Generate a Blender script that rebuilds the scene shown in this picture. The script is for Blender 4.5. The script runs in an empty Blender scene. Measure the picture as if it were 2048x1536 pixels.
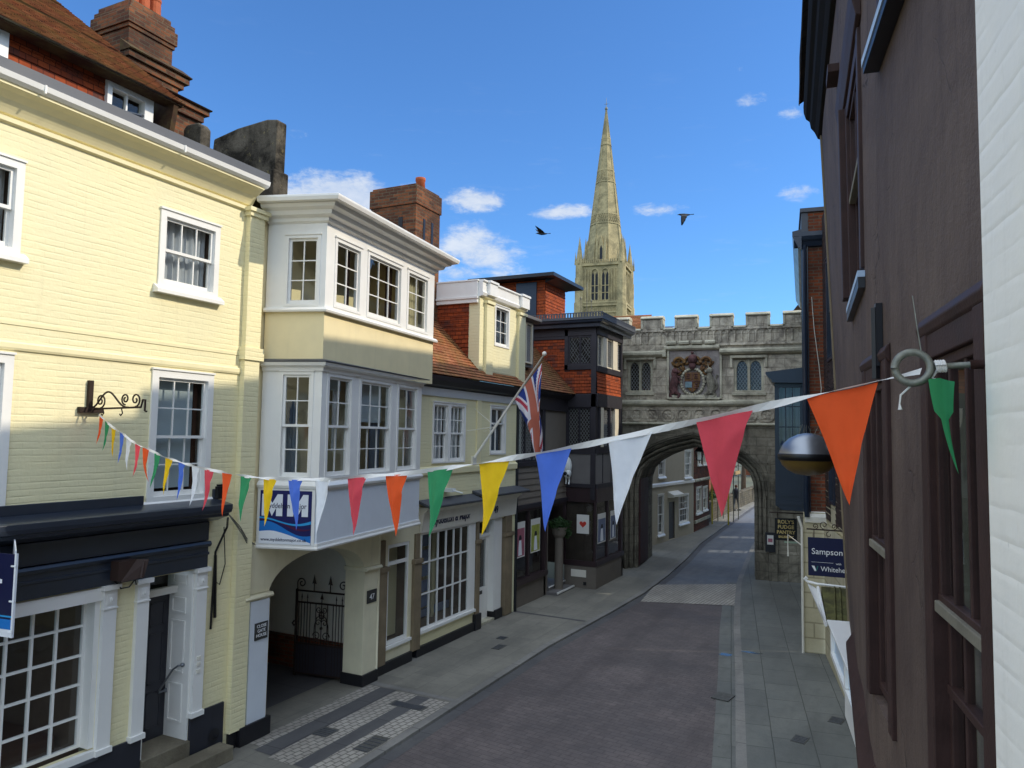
# High street of a cathedral town seen from a first-floor window: painted houses, stone gateway, spire, bunting.
# Everything is measured in metres; Z is up, +Y runs along the left-hand house fronts, the camera stands at x=0, y=0.
import bpy, math, random
from mathutils import Vector, Matrix, noise as mnoise
SKY_AIR, SKY_DUST, SKY_OZONE, SKY_STRENGTH, SKY_TINT, CLOUD = 1.0, 0.3, 3.0, 0.15, (0.36, 0.59, 0.82, 1), 7.4
SUN_ENERGY, EXPOSURE = 2.0, 0.80
PI = math.pi
rad = math.radians
rng = random.Random(11)
scene = bpy.context.scene
COL = scene.collection
SUN_DIR = Vector((1.30, 0.55, 1.0)).normalized()      # towards the sun

# ------------------------------------------------------------------ frames and mesh building
class Frame:
    """A house front: u runs along it, v points out of it into the street, z is up."""
    def __init__(self, x, y, heading, flip=False, lean=0.0, lean_len=1.0, lean_z=0.0):
        self.o = Vector((x, y)); self.h = rad(heading); self.flip = flip
        self.d = Vector((math.cos(self.h), math.sin(self.h)))
        self.n = Vector((-self.d.y, self.d.x)) if flip else Vector((self.d.y, -self.d.x))
        self.lean, self.lean_len, self.lean_z = lean, lean_len, lean_z
    def w(self, u, v, z):
        if self.lean:
            v = v + self.lean * (z - self.lean_z) * max(0.0, min(1.3, u / self.lean_len))
        p = self.o + self.d * u + self.n * v
        return Vector((p.x, p.y, z))
    def mat(self, u=0.0, v=0.0, z=0.0):
        p = self.o + self.d * u + self.n * v
        return Matrix.Translation((p.x, p.y, z)) @ Matrix.Rotation(self.h + (PI if self.flip else 0.0), 4, 'Z')
WORLD = Frame(0, 0, 0, True)          # u = x, v = y

class MB:
    """Collects polygons (world coordinates through a frame) for ONE mesh object."""
    def __init__(self, F=WORLD):
        self.F = F; self.v = []; self.f = []; self.mi = []; self.uv = []; self.m = 0
    def P(self, p):
        return p if isinstance(p, Vector) else self.F.w(*p)
    def face(self, pts, uv=None):
        i = len(self.v); pts = [self.P(p) for p in pts]
        self.v += pts; self.f.append(tuple(range(i, i + len(pts)))); self.mi.append(self.m); self.uv.append(uv)
    def raw(self, verts, faces):
        i = len(self.v); self.v += [self.P(p) for p in verts]
        for f in faces:
            self.f.append(tuple(i + k for k in f)); self.mi.append(self.m); self.uv.append(None)
    def box(self, u0, u1, v0, v1, z0, z1):
        P = [(u, v, z) for u in (u0, u1) for v in (v0, v1) for z in (z0, z1)]
        self.raw(P, [(0, 1, 3, 2), (4, 6, 7, 5), (0, 4, 5, 1), (2, 3, 7, 6), (0, 2, 6, 4), (1, 5, 7, 3)])
    def slab(self, poly, v0, v1):
        """polygon in (u,z) given a thickness from v0 to v1"""
        n = len(poly)
        self.raw([(u, v0, z) for u, z in poly] + [(u, v1, z) for u, z in poly],
                 [tuple(range(n)), tuple(range(2 * n - 1, n - 1, -1))] + [(i, (i + 1) % n, n + (i + 1) % n, n + i) for i in range(n)])
    def plan(self, poly, z0, z1):
        """polygon in (u,v) given a height"""
        n = len(poly)
        self.raw([(u, v, z0) for u, v in poly] + [(u, v, z1) for u, v in poly],
                 [tuple(range(n)), tuple(range(2 * n - 1, n - 1, -1))] + [(i, (i + 1) % n, n + (i + 1) % n, n + i) for i in range(n)])
    def prism(self, prof, u0, u1):
        """profile in (v,z) drawn along u"""
        n = len(prof)
        self.raw([(u0, v, z) for v, z in prof] + [(u1, v, z) for v, z in prof],
                 [tuple(range(n)), tuple(range(2 * n - 1, n - 1, -1))] + [(i, (i + 1) % n, n + (i + 1) % n, n + i) for i in range(n)])
    def sweep(self, prof, path, closed=False):
        """profile (offset to the right of the path, z) swept with mitres along a plan polyline in (u,v)"""
        m, k = len(path), len(prof); rings = []
        for i, p in enumerate(path):
            p = Vector(p)
            a = Vector(path[i - 1]) if (i > 0 or closed) else None
            b = Vector(path[(i + 1) % m]) if (i < m - 1 or closed) else None
            d1 = (p - a).normalized() if a is not None else None
            d2 = (b - p).normalized() if b is not None else None
            if d1 is None: d1 = d2
            if d2 is None: d2 = d1
            n1 = Vector((d1.y, -d1.x)); n2 = Vector((d2.y, -d2.x)); nn = (n1 + n2)
            nn = nn / max(0.2, nn.dot(n1)) if nn.length > 1e-6 else n1
            rings.append([(p.x + nn.x * o, p.y + nn.y * o, z) for o, z in prof])
        V = [q for r in rings for q in r]; Fc = []
        for i in range(m if closed else m - 1):
            j = (i + 1) % m
            for q in range(k):
                r = (q + 1) % k
                Fc.append((i * k + q, i * k + r, j * k + r, j * k + q))
        if not closed:
            Fc += [tuple(range(k)), tuple(range((m - 1) * k + k - 1, (m - 1) * k - 1, -1))]
        self.raw(V, Fc)
    def tube(self, pts, r, n=6, cap=True):
        pts = [self.P(p) for p in pts]; m = len(pts); V = []; up = Vector((0, 0, 1))
        rs = r if isinstance(r, (list, tuple)) else [r] * m
        prev = None
        for i, p in enumerate(pts):
            t = (pts[min(i + 1, m - 1)] - pts[max(i - 1, 0)])
            if t.length < 1e-9: t = Vector((0, 0, 1))
            t.normalize()
            if prev is None:
                a = t.cross(up)
                if a.length < 1e-3: a = t.cross(Vector((1, 0, 0)))
            else:
                a = prev - t * prev.dot(t)
                if a.length < 1e-6: a = t.cross(up)
            a.normalize(); prev = a; b = t.cross(a)
            for j in range(n):
                q = 2 * PI * j / n
                V.append(p + (a * math.cos(q) + b * math.sin(q)) * rs[i])
        Fc = [(i * n + j, i * n + (j + 1) % n, (i + 1) * n + (j + 1) % n, (i + 1) * n + j) for i in range(m - 1) for j in range(n)]
        if cap: Fc += [tuple(range(n)), tuple(range((m - 1) * n + n - 1, (m - 1) * n - 1, -1))]
        self.raw(V, Fc)
    def lathe(self, c, prof, n=20, axis='z'):
        """profile (r, h) turned about a vertical axis through world point c"""
        c = self.P(c); k = len(prof); V = []
        for i in range(n):
            q = 2 * PI * i / n
            for r, h in prof: V.append(c + Vector((r * math.cos(q), r * math.sin(q), h)))
        Fc = [(i * k + j, ((i + 1) % n) * k + j, ((i + 1) % n) * k + j + 1, i * k + j + 1) for i in range(n) for j in range(k - 1)]
        self.raw(V, Fc)
    def ball(self, c, rx, ry=None, rz=None, n=10, m=7, rot=None):
        c = self.P(c); ry = ry or rx; rz = rz or rx; V = []
        for i in range(m + 1):
            t = PI * i / m
            for j in range(n):
                q = 2 * PI * j / n
                p = Vector((rx * math.sin(t) * math.cos(q), ry * math.sin(t) * math.sin(q), rz * math.cos(t)))
                V.append(c + (rot @ p if rot else p))
        self.raw(V, [(i * n + j, i * n + (j + 1) % n, (i + 1) * n + (j + 1) % n, (i + 1) * n + j) for i in range(m) for j in range(n)])
    def wall(self, u0, u1, z0, z1, v, holes=(), depth=0.14):
        us = sorted({u0, u1, *[h[0] for h in holes], *[h[1] for h in holes]}); zs = sorted({z0, z1, *[h[2] for h in holes], *[h[3] for h in holes]})
        us = [a for a in us if u0 <= a <= u1]; zs = [a for a in zs if z0 <= a <= z1]
        for a, b in zip(us, us[1:]):
            for c, d in zip(zs, zs[1:]):
                um, zm = (a + b) / 2, (c + d) / 2
                if any(h[0] < um < h[1] and h[2] < zm < h[3] for h in holes): continue
                self.face([(a, v, c), (b, v, c), (b, v, d), (a, v, d)])
        for a, b, c, d in holes:
            w = v - depth
            self.face([(a, v, c), (a, w, c), (a, w, d), (a, v, d)]); self.face([(b, v, c), (b, v, d), (b, w, d), (b, w, c)])
            self.face([(a, v, d), (a, w, d), (b, w, d), (b, v, d)]); self.face([(a, v, c), (b, v, c), (b, w, c), (a, w, c)])
    def tiles(self, e0, e1, r1, r0, course=0.1, lip=0.016, jitter=0.004, tile=0.17):
        """overlapping tile courses on the quad eave e0-e1 / ridge r0-r1; UV in metres"""
        e0, e1, r1, r0 = [self.P(p) for p in (e0, e1, r1, r0)]
        n = (e1 - e0).cross(r0 - e0).normalized()
        if n.z < -0.02: n = -n
        H = ((r0 - e0).length + (r1 - e1).length) / 2; k = max(1, int(round(H / course)))
        L = max((e1 - e0).length, (r1 - r0).length)
        dx = (e1 - e0) if (e1 - e0).length > 1e-6 else (r1 - r0)
        dx = dx.normalized()
        seg = max(1, int(L / 0.55))
        for i in range(k):
            t0, t1 = i / k, min(1.0, (i + 1.08) / k)
            a0, a1 = e0.lerp(r0, t0), e1.lerp(r1, t0); b0, b1 = e0.lerp(r0, t1), e1.lerp(r1, t1)
            offs = [lip + rng.uniform(-jitter, jitter) for _ in range(seg + 1)]
            for s in range(seg):
                f0, f1 = s / seg, (s + 1) / seg
                la, lb = a0.lerp(a1, f0), a0.lerp(a1, f1); ua, ub = b0.lerp(b1, f0), b0.lerp(b1, f1)
                pa, pb = la + n * offs[s], lb + n * offs[s + 1]
                ux = lambda p: (p - e0).dot(dx)
                h0, h1 = t0 * H, t1 * H
                self.face([pa, pb, ub, ua], [(ux(la), h0), (ux(lb), h0), (ux(ub), h1), (ux(ua), h1)])
                self.face([la, lb, pb, pa], [(ux(la), h0), (ux(lb), h0), (ux(lb), h0 + .01), (ux(la), h0 + .01)])
    def build(self, name, mats, parent=None, smooth=False, bevel=0.0, recalc=False):
        me = bpy.data.meshes.new(name)
        inv = ROOTS[root_of(parent)] if parent is not None else Matrix.Identity(4)
        me.from_pydata([inv @ p for p in self.v], [], self.f)
        if not isinstance(mats, (list, tuple)): mats = [mats]
        for m in mats: me.materials.append(m)
        me.polygons.foreach_set('material_index', self.mi)
        if any(u is not None for u in self.uv):
            lay = me.uv_layers.new(name='UVMap'); k = 0; dat = []
            for f, u in zip(self.f, self.uv):
                for i in range(len(f)): dat += list(u[i]) if u else [0.0, 0.0]
            lay.data.foreach_set('uv', dat)
        if smooth: me.polygons.foreach_set('use_smooth', [True] * len(me.polygons))
        me.update()
        if recalc or bevel:
            import bmesh
            bm = bmesh.new(); bm.from_mesh(me)
            if bevel: bmesh.ops.remove_doubles(bm, verts=bm.verts, dist=1e-5)
            bmesh.ops.recalc_face_normals(bm, faces=bm.faces); bm.to_mesh(me); bm.free()
        o = bpy.data.objects.new(name, me); COL.objects.link(o)
        if parent is not None: o.parent = parent
        if bevel:
            b = o.modifiers.new('edge', 'BEVEL'); b.width = bevel; b.segments = 2; b.limit_method = 'ANGLE'
        return o

ROOTS = {}
def root_of(o):
    while o.parent is not None: o = o.parent
    return o
def thing(name, label, cat, F=WORLD, u=0.0, v=0.0, z=0.0, group=None):
    """an Empty at the thing's base; its parts are meshes under it"""
    o = bpy.data.objects.new(name, None); COL.objects.link(o); o.empty_display_size = 0.2
    M = F.mat(u, v, z); o.matrix_world = M; ROOTS[o] = M.inverted()
    o['label'] = label; o['category'] = cat
    if group: o['group'] = group
    return o
def setting(o, kind='structure'):
    o['kind'] = kind; return o
def lettering(s, size, F, u, v, z, mat, parent, align='LEFT', name='lettering', sx=1.0, shear=0.0, bold=0.0, thick=0.003):
    """words as a thin raised mesh on a front (u,z = start of the baseline)"""
    c = bpy.data.curves.new('words', 'FONT'); c.body = s; c.size = size; c.align_x = align; c.shear = shear; c.extrude = thick; c.offset = bold
    c.resolution_u = 3
    t = bpy.data.objects.new('words', c); me = bpy.data.meshes.new_from_object(t)
    bpy.data.objects.remove(t); bpy.data.curves.remove(c)
    b = MB(F)
    sg = -1 if F.flip else 1
    inv = ROOTS[root_of(parent)]
    for w in me.vertices:
        p = F.w(u + sg * w.co.x * sx, v + w.co.z, z + w.co.y); w.co = inv @ p
    me.materials.clear(); me.materials.append(mat); me.name = name
    o = bpy.data.objects.new(name, me); COL.objects.link(o); o.parent = parent
    return o

# ------------------------------------------------------------------ materials
def lin(h):
    h = h.lstrip('#'); o = []
    for i in (0, 2, 4):
        c = int(h[i:i + 2], 16) / 255.0; o.append(c / 12.92 if c <= 0.04045 else ((c + 0.055) / 1.055) ** 2.4)
    return (o[0], o[1], o[2], 1.0)
class NT:
    def __init__(self, name):
        self.m = bpy.data.materials.new(name); self.m.use_nodes = True; self.t = self.m.node_tree; self.t.nodes.clear()
        self.out = self.n('ShaderNodeOutputMaterial')
    def n(self, ty, ins=None, **kw):
        x = self.t.nodes.new(ty)
        for k, val in kw.items(): setattr(x, k, val)
        for k, val in (ins or {}).items():
            s = x.inputs[k]
            if hasattr(val, 'is_linked') or isinstance(val, bpy.types.NodeSocket): self.t.links.new(val, s)
            else: s.default_value = val
        return x
    def math(self, op, a, b=0.0, c=0.0, clamp=False):
        x = self.n('ShaderNodeMath', {0: a, 1: b, 2: c}, operation=op); x.use_clamp = clamp; return x.outputs[0]
    def mix(self, f, a, b, blend='MIX'):
        x = self.n('ShaderNodeMix', data_type='RGBA', blend_type=blend)
        for i, val in ((0, f), (6, a), (7, b)):
            if isinstance(val, bpy.types.NodeSocket): self.t.links.new(val, x.inputs[i])
            else: x.inputs[i].default_value = val
        return x.outputs[2]
    def ramp(self, f, stops):
        x = self.n('ShaderNodeValToRGB', {0: f}); e = x.color_ramp.elements
        while len(e) < len(stops): e.new(0.5)
        for i, (p, c) in enumerate(stops):
            e[i].position = p; e[i].color = c if isinstance(c, tuple) else (c, c, c, 1)
        return x.outputs[0]
    def noise(self, vec, scale, detail=4.0, rough=0.55, dist=0.0):
        return self.n('ShaderNodeTexNoise', {'Vector': vec, 'Scale': scale, 'Detail': detail, 'Roughness': rough, 'Distortion': dist}).outputs[0]
    def coords(self, mode='wall'):
        tc = self.n('ShaderNodeTexCoord')
        if mode == 'uv': return tc.outputs['UV'], tc.outputs['Object']
        if mode == 'ground': return tc.outputs['Object'], tc.outputs['Object']
        s = self.n('ShaderNodeSeparateXYZ', {0: tc.outputs['Object']})
        a = self.math('ADD', s.outputs[0], s.outputs[1])
        return self.n('ShaderNodeCombineXYZ', {0: a, 1: s.outputs[2], 2: 0.0}).outputs[0], tc.outputs['Object']
    def stretch(self, vec, sx, sy, sz):
        return self.n('ShaderNodeMapping', {0: vec, 3: (sx, sy, sz)}).outputs[0]
    def bump(self, h, strength=0.3, dist=0.01, normal=None):
        ins = {'Strength': strength, 'Distance': dist, 'Height': h}
        if normal is not None: ins['Normal'] = normal
        return self.n('ShaderNodeBump', ins).outputs[0]
    def finish(self, color, rough=0.6, normal=None, spec=0.4, metal=0.0, coat=0.0, trans=None):
        ins = {'Base Color': color, 'Roughness': rough, 'Specular IOR Level': spec, 'Metallic': metal, 'Coat Weight': coat}
        if normal is not None: ins['Normal'] = normal
        p = self.n('ShaderNodeBsdfPrincipled', ins); sh = p.outputs[0]
        if trans:
            tr = self.n('ShaderNodeBsdfTranslucent', {0: color}); sh = self.n('ShaderNodeMixShader', {0: trans, 1: sh, 2: tr.outputs[0]}).outputs[0]
        self.t.links.new(sh, self.out.inputs[0]); return self.m
def scale_c(c, k): return (c[0] * k, c[1] * k, c[2] * k, 1.0)

def paint(name, col, rough=0.5, var=0.10, bump=0.08, dirt=0.12, spec=0.4, coat=0.0, scale=3.0):
    """painted timber, render or metal with faint brush marks, uneven fading and rain streaks"""
    k = NT(name); c = lin(col) if isinstance(col, str) else col; vec, ob = k.coords()
    a = k.noise(ob, scale, 6); col1 = k.mix(k.ramp(a, [(0.3, 0.0), (0.7, 1.0)]), scale_c(c, 1 - var), scale_c(c, 1 + var * .5))
    st = k.noise(k.stretch(vec, 9, 0.55, 1), 1.0, 5, 0.65)
    col2 = k.mix(k.math('MULTIPLY', k.ramp(st, [(0.55, 0.0), (0.78, 1.0)]), dirt), col1, scale_c(c, 0.45))
    fine = k.noise(ob, 70, 3)
    return k.finish(col2, k.math('ADD', k.math('MULTIPLY', a, 0.2), rough - 0.1), k.bump(fine, bump, 0.004), spec, coat=coat)

def brick(name, c1, c2, mort, bw=0.225, bh=0.075, ms=0.01, bump=0.5, rough=0.85, dark=None, darkamt=0.5, coord='wall', dscale=1.2, bias=0.0, vary=0.35, smooth=0.15, third=None):
    k = NT(name); vec, ob = k.coords(coord)
    wob = k.noise(ob, 2.3, 3); vec2 = k.n('ShaderNodeVectorMath', {0: vec, 1: k.n('ShaderNodeCombineXYZ', {0: k.math('MULTIPLY', k.math('SUBTRACT', wob, 0.5), 0.03), 1: k.math('MULTIPLY', k.math('SUBTRACT', wob, 0.5), 0.022), 2: 0.0}).outputs[0]}, operation='ADD').outputs[0]
    t = k.n('ShaderNodeTexBrick', {'Vector': vec2, 'Color1': lin(c1), 'Color2': lin(c2), 'Mortar': lin(mort), 'Scale': 1.0, 'Mortar Size': ms, 'Mortar Smooth': smooth, 'Bias': bias, 'Brick Width': bw, 'Row Height': bh})
    col = t.outputs[0]
    if third:
        t2 = k.n('ShaderNodeTexBrick', {'Vector': vec2, 'Color1': (0, 0, 0, 1), 'Color2': (1, 1, 1, 1), 'Mortar': (0, 0, 0, 1), 'Scale': 1.0, 'Mortar Size': ms, 'Bias': -0.35, 'Brick Width': bw, 'Row Height': bh}, offset=0.5, squash=1.0)
        n3 = k.n('ShaderNodeTexWhiteNoise', {0: k.n('ShaderNodeVectorMath', {0: t2.outputs[0], 1: k.n('ShaderNodeVectorMath', {0: vec2, 1: (1 / bw, 1 / bh, 1)}, operation='MULTIPLY').outputs[0]}, operation='ADD').outputs[0]})
        col = k.mix(k.math('MULTIPLY', t2.outputs[0], 0.7), col, lin(third))
    a = k.noise(ob, 9.0, 5); col = k.mix(k.math('MULTIPLY', k.ramp(a, [(0.35, 0.0), (0.75, 1.0)]), vary), col, k.mix(1.0, col, (0.35, 0.33, 0.32, 1), 'MULTIPLY'))
    if dark:
        b = k.noise(ob, dscale, 6, 0.65); col = k.mix(k.math('MULTIPLY', k.ramp(b, [(0.42, 0.0), (0.62, 1.0)]), darkamt), col, lin(dark))
    h = k.math('ADD', k.math('MULTIPLY', t.outputs[1], -1.0), k.math('MULTIPLY', k.noise(ob, 45, 4), 0.35))
    return k.finish(col, rough, k.bump(h, bump, 0.012), 0.25)

def painted_brick(name, col, bump=0.5, joint=0.05):
    """brickwork under many coats of paint: soft uneven courses, joints nearly filled"""
    k = NT(name); c = lin(col); vec, ob = k.coords()
    wob = k.noise(ob, 1.1, 4, .6); off = k.n('ShaderNodeCombineXYZ', {0: 0.0, 1: k.math('MULTIPLY', k.math('SUBTRACT', wob, 0.5), 0.05), 2: 0.0}).outputs[0]
    vec = k.n('ShaderNodeVectorMath', {0: vec, 1: off}, operation='ADD').outputs[0]
    t = k.n('ShaderNodeTexBrick', {'Vector': vec, 'Color1': (1, 1, 1, 1), 'Color2': (.9, .9, .9, 1), 'Mortar': (.5, .5, .5, 1), 'Scale': 1.0, 'Mortar Size': 0.016, 'Mortar Smooth': 1.0, 'Brick Width': 0.23, 'Row Height': 0.077})
    sv = k.n('ShaderNodeSeparateXYZ', {0: vec}); row = k.math('ABSOLUTE', k.math('SINE', k.math('MULTIPLY', sv.outputs[1], PI / 0.077)))
    course = k.math('POWER', k.math('SUBTRACT', 1.0, row, 0, True), 2.5)          # 1 in the bed joints
    patch = k.ramp(k.noise(k.stretch(vec, 2.2, 5.5, 1), 1.0, 4, .65), [(.36, .04), (.72, 1.0)])
    groove = k.math('MULTIPLY', k.math('ADD', k.math('MULTIPLY', course, .55), k.math('MULTIPLY', t.outputs[1], .30)), patch)
    a = k.noise(ob, 0.8, 6, .6); col1 = k.mix(k.math('MULTIPLY', k.ramp(a, [(0.35, 0.0), (0.7, 1.0)]), 0.5), c, scale_c((c[0] * .93, c[1] * .97, c[2] * 1.1), 0.9))
    col1 = k.mix(k.math('MULTIPLY', groove, joint * 5), col1, scale_c(c, .62))
    st = k.noise(k.stretch(vec, 6, 0.35, 1), 1.0, 6, 0.7)
    col1 = k.mix(k.math('MULTIPLY', k.ramp(st, [(0.56, 0.0), (0.8, 1.0)]), 0.25), col1, scale_c(c, 0.5))
    sp = k.noise(ob, 19, 2); col1 = k.mix(k.math('MULTIPLY', k.ramp(sp, [(0.75, 0.0), (0.79, 1.0)]), 0.3), col1, scale_c(c, 0.42))
    h = k.math('ADD', k.math('MULTIPLY', groove, -1.1), k.math('ADD', k.math('MULTIPLY', k.noise(ob, 13, 5), 0.9), k.math('MULTIPLY', k.noise(k.stretch(vec, 3.5, 12, 1), 1.0, 3), 0.6)))
    return k.finish(col1, 0.6, k.bump(h, bump, 0.012), 0.3)

def stone(name, c1, c2, dark, bw=0.62, bh=0.3, joints=0.6, amt=0.7, bump=0.8, dscale=0.9, ms=0.012, lichen=None, coord='wall'):
    k = NT(name); vec, ob = k.coords(coord)
    a = k.noise(ob, 2.2, 8, 0.65); col = k.mix(k.ramp(a, [(0.3, 0.0), (0.7, 1.0)]), lin(c1), lin(c2))
    t = k.n('ShaderNodeTexBrick', {'Vector': vec, 'Color1': (1, 1, 1, 1), 'Color2': (.78, .77, .74, 1), 'Mortar': (.35, .33, .3, 1), 'Scale': 1.0, 'Mortar Size': ms, 'Mortar Smooth': 0.4, 'Brick Width': bw, 'Row Height': bh})
    col = k.mix(joints, col, t.outputs[0], 'MULTIPLY')
    b = k.noise(ob, dscale, 9, 0.72, 0.6); col = k.mix(k.math('MULTIPLY', k.ramp(b, [(0.43, 0.0), (0.6, 1.0)]), amt), col, lin(dark))
    st = k.noise(k.stretch(vec, 5.5, 0.5, 1), 1.0, 6, 0.7); col = k.mix(k.math('MULTIPLY', k.ramp(st, [(0.5, 0.0), (0.75, 1.0)]), amt * 0.7), col, lin(dark))
    if lichen:
        l = k.noise(ob, 7, 6, 0.7); col = k.mix(k.math('MULTIPLY', k.ramp(l, [(0.6, 0.0), (0.7, 1.0)]), 0.6), col, lin(lichen))
    h = k.math('ADD', k.math('MULTIPLY', t.outputs[1], -0.6 * joints), k.math('ADD', k.noise(ob, 12, 7, 0.7), k.math('MULTIPLY', b, 1.2)))
    return k.finish(col, 0.9, k.bump(h, bump, 0.03), 0.2)

def tile_mat(name, c1, c2, c3, moss=None, mossamt=0.0, tw=0.17, th=0.1, dark='#2a2220', darkamt=0.35):
    k = NT(name); vec, ob = k.coords('uv')
    t = k.n('ShaderNodeTexBrick', {'Vector': vec, 'Color1': lin(c1), 'Color2': lin(c2), 'Mortar': scale_c(lin(c2), 0.25), 'Scale': 1.0, 'Mortar Size': 0.006, 'Mortar Smooth': 0.2, 'Brick Width': tw, 'Row Height': th})
    t2 = k.n('ShaderNodeTexBrick', {'Vector': vec, 'Color1': (0, 0, 0, 1), 'Color2': (1, 1, 1, 1), 'Mortar': (0, 0, 0, 1), 'Scale': 1.0, 'Mortar Size': 0.0, 'Bias': -0.5, 'Brick Width': tw, 'Row Height': th}, offset_frequency=3)
    col = k.mix(k.ramp(t2.outputs[0], [(0.25, 0.0), (0.6, 1.0)]), t.outputs[0], lin(c3))
    a = k.noise(ob, 5, 6, 0.7); col = k.mix(k.math('MULTIPLY', k.ramp(a, [(0.4, 0.0), (0.65, 1.0)]), darkamt), col, lin(dark))
    if moss:
        b = k.noise(ob, 1.6, 7, 0.7); col = k.mix(k.math('MULTIPLY', k.ramp(b, [(0.42, 0.0), (0.62, 1.0)]), mossamt), col, lin(moss))
    h = k.math('ADD', k.math('MULTIPLY', t.outputs[1], -1.0), k.math('MULTIPLY', k.noise(ob, 30, 4), 0.5))
    return k.finish(col, 0.85, k.bump(h, 0.5, 0.01), 0.25)

def plain(name, col, rough=0.5, metal=0.0, spec=0.4, bump=0.0, var=0.0, vscale=8.0, coat=0.0, trans=None):
    k = NT(name); c = lin(col) if isinstance(col, str) else col; vec, ob = k.coords()
    cc, nm = c, None
    if var:
        a = k.noise(ob, vscale, 5); cc = k.mix(k.ramp(a, [(0.3, 0.0), (0.7, 1.0)]), scale_c(c, 1 - var), scale_c(c, 1 + var))
    if bump: nm = k.bump(k.noise(ob, 35, 4), bump, 0.01)
    return k.finish(cc, rough, nm, spec, metal, coat, trans)

def glass(name, tint=(0.86, 0.9, 0.9, 1), boost=1.0):
    """old window glass: see-through head on, wavy reflection of street and sky at an angle"""
    k = NT(name); vec, ob = k.coords()
    nm = k.bump(k.noise(ob, 2.6, 2, 0.4), 0.10, 0.03)
    ge = k.n('ShaderNodeNewGeometry'); cs = k.math('ABSOLUTE', k.n('ShaderNodeVectorMath', {0: ge.outputs['Incoming'], 1: ge.outputs['Normal']}, operation='DOT_PRODUCT').outputs['Value'])
    fr = k.math('ADD', .05, k.math('MULTIPLY', .95, k.math('POWER', k.math('SUBTRACT', 1.0, cs, 0, True), 4.2)))
    tr = k.n('ShaderNodeBsdfTransparent', {0: tint}); gl = k.n('ShaderNodeBsdfGlossy', {'Color': (1, 1, 1, 1), 'Roughness': 0.015, 'Normal': nm})
    mx = k.n('ShaderNodeMixShader', {0: k.math('MULTIPLY', fr, boost, 0.0, True), 1: tr.outputs[0], 2: gl.outputs[0]})
    k.t.links.new(mx.outputs[0], k.out.inputs[0]); return k.m

def render_mat(name, c1, c2, c3):
    """old roughcast under a thin wash of paint: trowel marks, runs of damp, hair cracks"""
    k = NT(name); vec, ob = k.coords()
    a = k.noise(ob, .9, 8, .65, .5); col = k.mix(k.ramp(a, [(.34, 0.), (.66, 1.)]), lin(c1), lin(c2))
    st = k.noise(k.stretch(vec, 8, .35, 1), 1.0, 7, .7); col = k.mix(k.math('MULTIPLY', k.ramp(st, [(.48, 0.), (.72, 1.)]), .5), col, scale_c(lin(c2), .62))
    st2 = k.noise(k.stretch(vec, 13, .5, 1), 1.3, 6, .7); col = k.mix(k.math('MULTIPLY', k.ramp(st2, [(.60, 0.), (.74, 1.)]), .35), col, lin(c3))
    v = k.n('ShaderNodeTexVoronoi', {'Vector': k.n('ShaderNodeVectorMath', {0: ob, 1: k.n('ShaderNodeVectorMath', {0: k.n('ShaderNodeTexNoise', {'Vector': ob, 'Scale': 3.0, 'Detail': 4.0}).outputs[1], 1: (.5, .5, .5)}, operation='MULTIPLY').outputs[0]}, operation='ADD').outputs[0], 'Scale': .9}, feature='DISTANCE_TO_EDGE').outputs[0]
    crack = k.math('MULTIPLY', k.ramp(v, [(0., 1.), (.007, 0.)]), k.ramp(k.noise(ob, 1.1, 3), [(.5, 0.), (.6, 1.)]))
    col = k.mix(k.math('MULTIPLY', crack, .8), col, (.012, .009, .008, 1))
    h = k.math('ADD', k.math('ADD', k.math('MULTIPLY', k.noise(ob, 7, 7, .7), 1.6), k.math('MULTIPLY', k.noise(ob, 55, 4, .7), .5)), k.math('MULTIPLY', crack, -1.0))
    return k.finish(col, .78, k.bump(h, .55, .014), .3)
M = {}
M['cream'] = painted_brick('cream_painted_brick', '#efe4b6')
M['cream2'] = painted_brick('pale_yellow_painted_brick', '#e9dfb2', 0.45)
M['cream_smooth'] = paint('cream_render', '#ecdcae', 0.6, 0.06, 0.06, 0.12)
M['cream_trim'] = paint('cream_painted_trim', '#ece1b4', 0.55, 0.06, 0.05, 0.15)
M['ivory'] = paint('ivory_render', '#e2dabb', 0.6, 0.08, 0.08, 0.2)
M['white'] = paint('white_gloss_paint', '#eceae4', 0.35, 0.04, 0.03, 0.08, coat=0.15)
M['offwhite'] = paint('off_white_paint', '#e3ded0', 0.45, 0.06, 0.04, 0.14)
M['signwhite'] = paint('white_panel_paint', '#d9dee4', 0.4, 0.04, 0.02, 0.05)
M['leading'] = plain('window_leading', '#8d8f8e', .6)
M['coverplate'] = plain('worn_cast_iron', '#5c5b57', .6, .4, var=.25, vscale=20)
M['lead'] = paint('lead_sheet', '#4c4f55', 0.55, 0.15, 0.1, 0.2)
M['charcoal'] = paint('charcoal_gloss_paint', '#2b323e', 0.32, 0.15, 0.04, 0.2, coat=0.3)
M['navy'] = paint('dark_blue_paint', '#1c2838', 0.35, 0.12, 0.04, 0.2, coat=0.2)
M['black'] = paint('black_paint', '#1f1f23', 0.4, 0.15, 0.05, 0.3)
M['iron'] = plain('wrought_iron', '#33261f', 0.6, 0.3, 0.4, 0.2, 0.2)
M['plinth'] = paint('dark_plinth_paint', '#2b2c34', 0.55, 0.15, 0.15, 0.3)
M['greydoor'] = paint('dark_grey_door', '#33333a', 0.4, 0.1, 0.04, 0.1, coat=0.2)
M['glass'] = glass('window_glass')
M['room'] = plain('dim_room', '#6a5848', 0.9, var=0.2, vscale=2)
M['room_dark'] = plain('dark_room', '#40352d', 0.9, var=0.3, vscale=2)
M['net'] = plain('net_curtain', '#dfe0e4', 0.9, trans=0.35)
M['curtain_blue'] = plain('grey_blue_curtain', '#5d6878', 0.9, trans=0.15)
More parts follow.
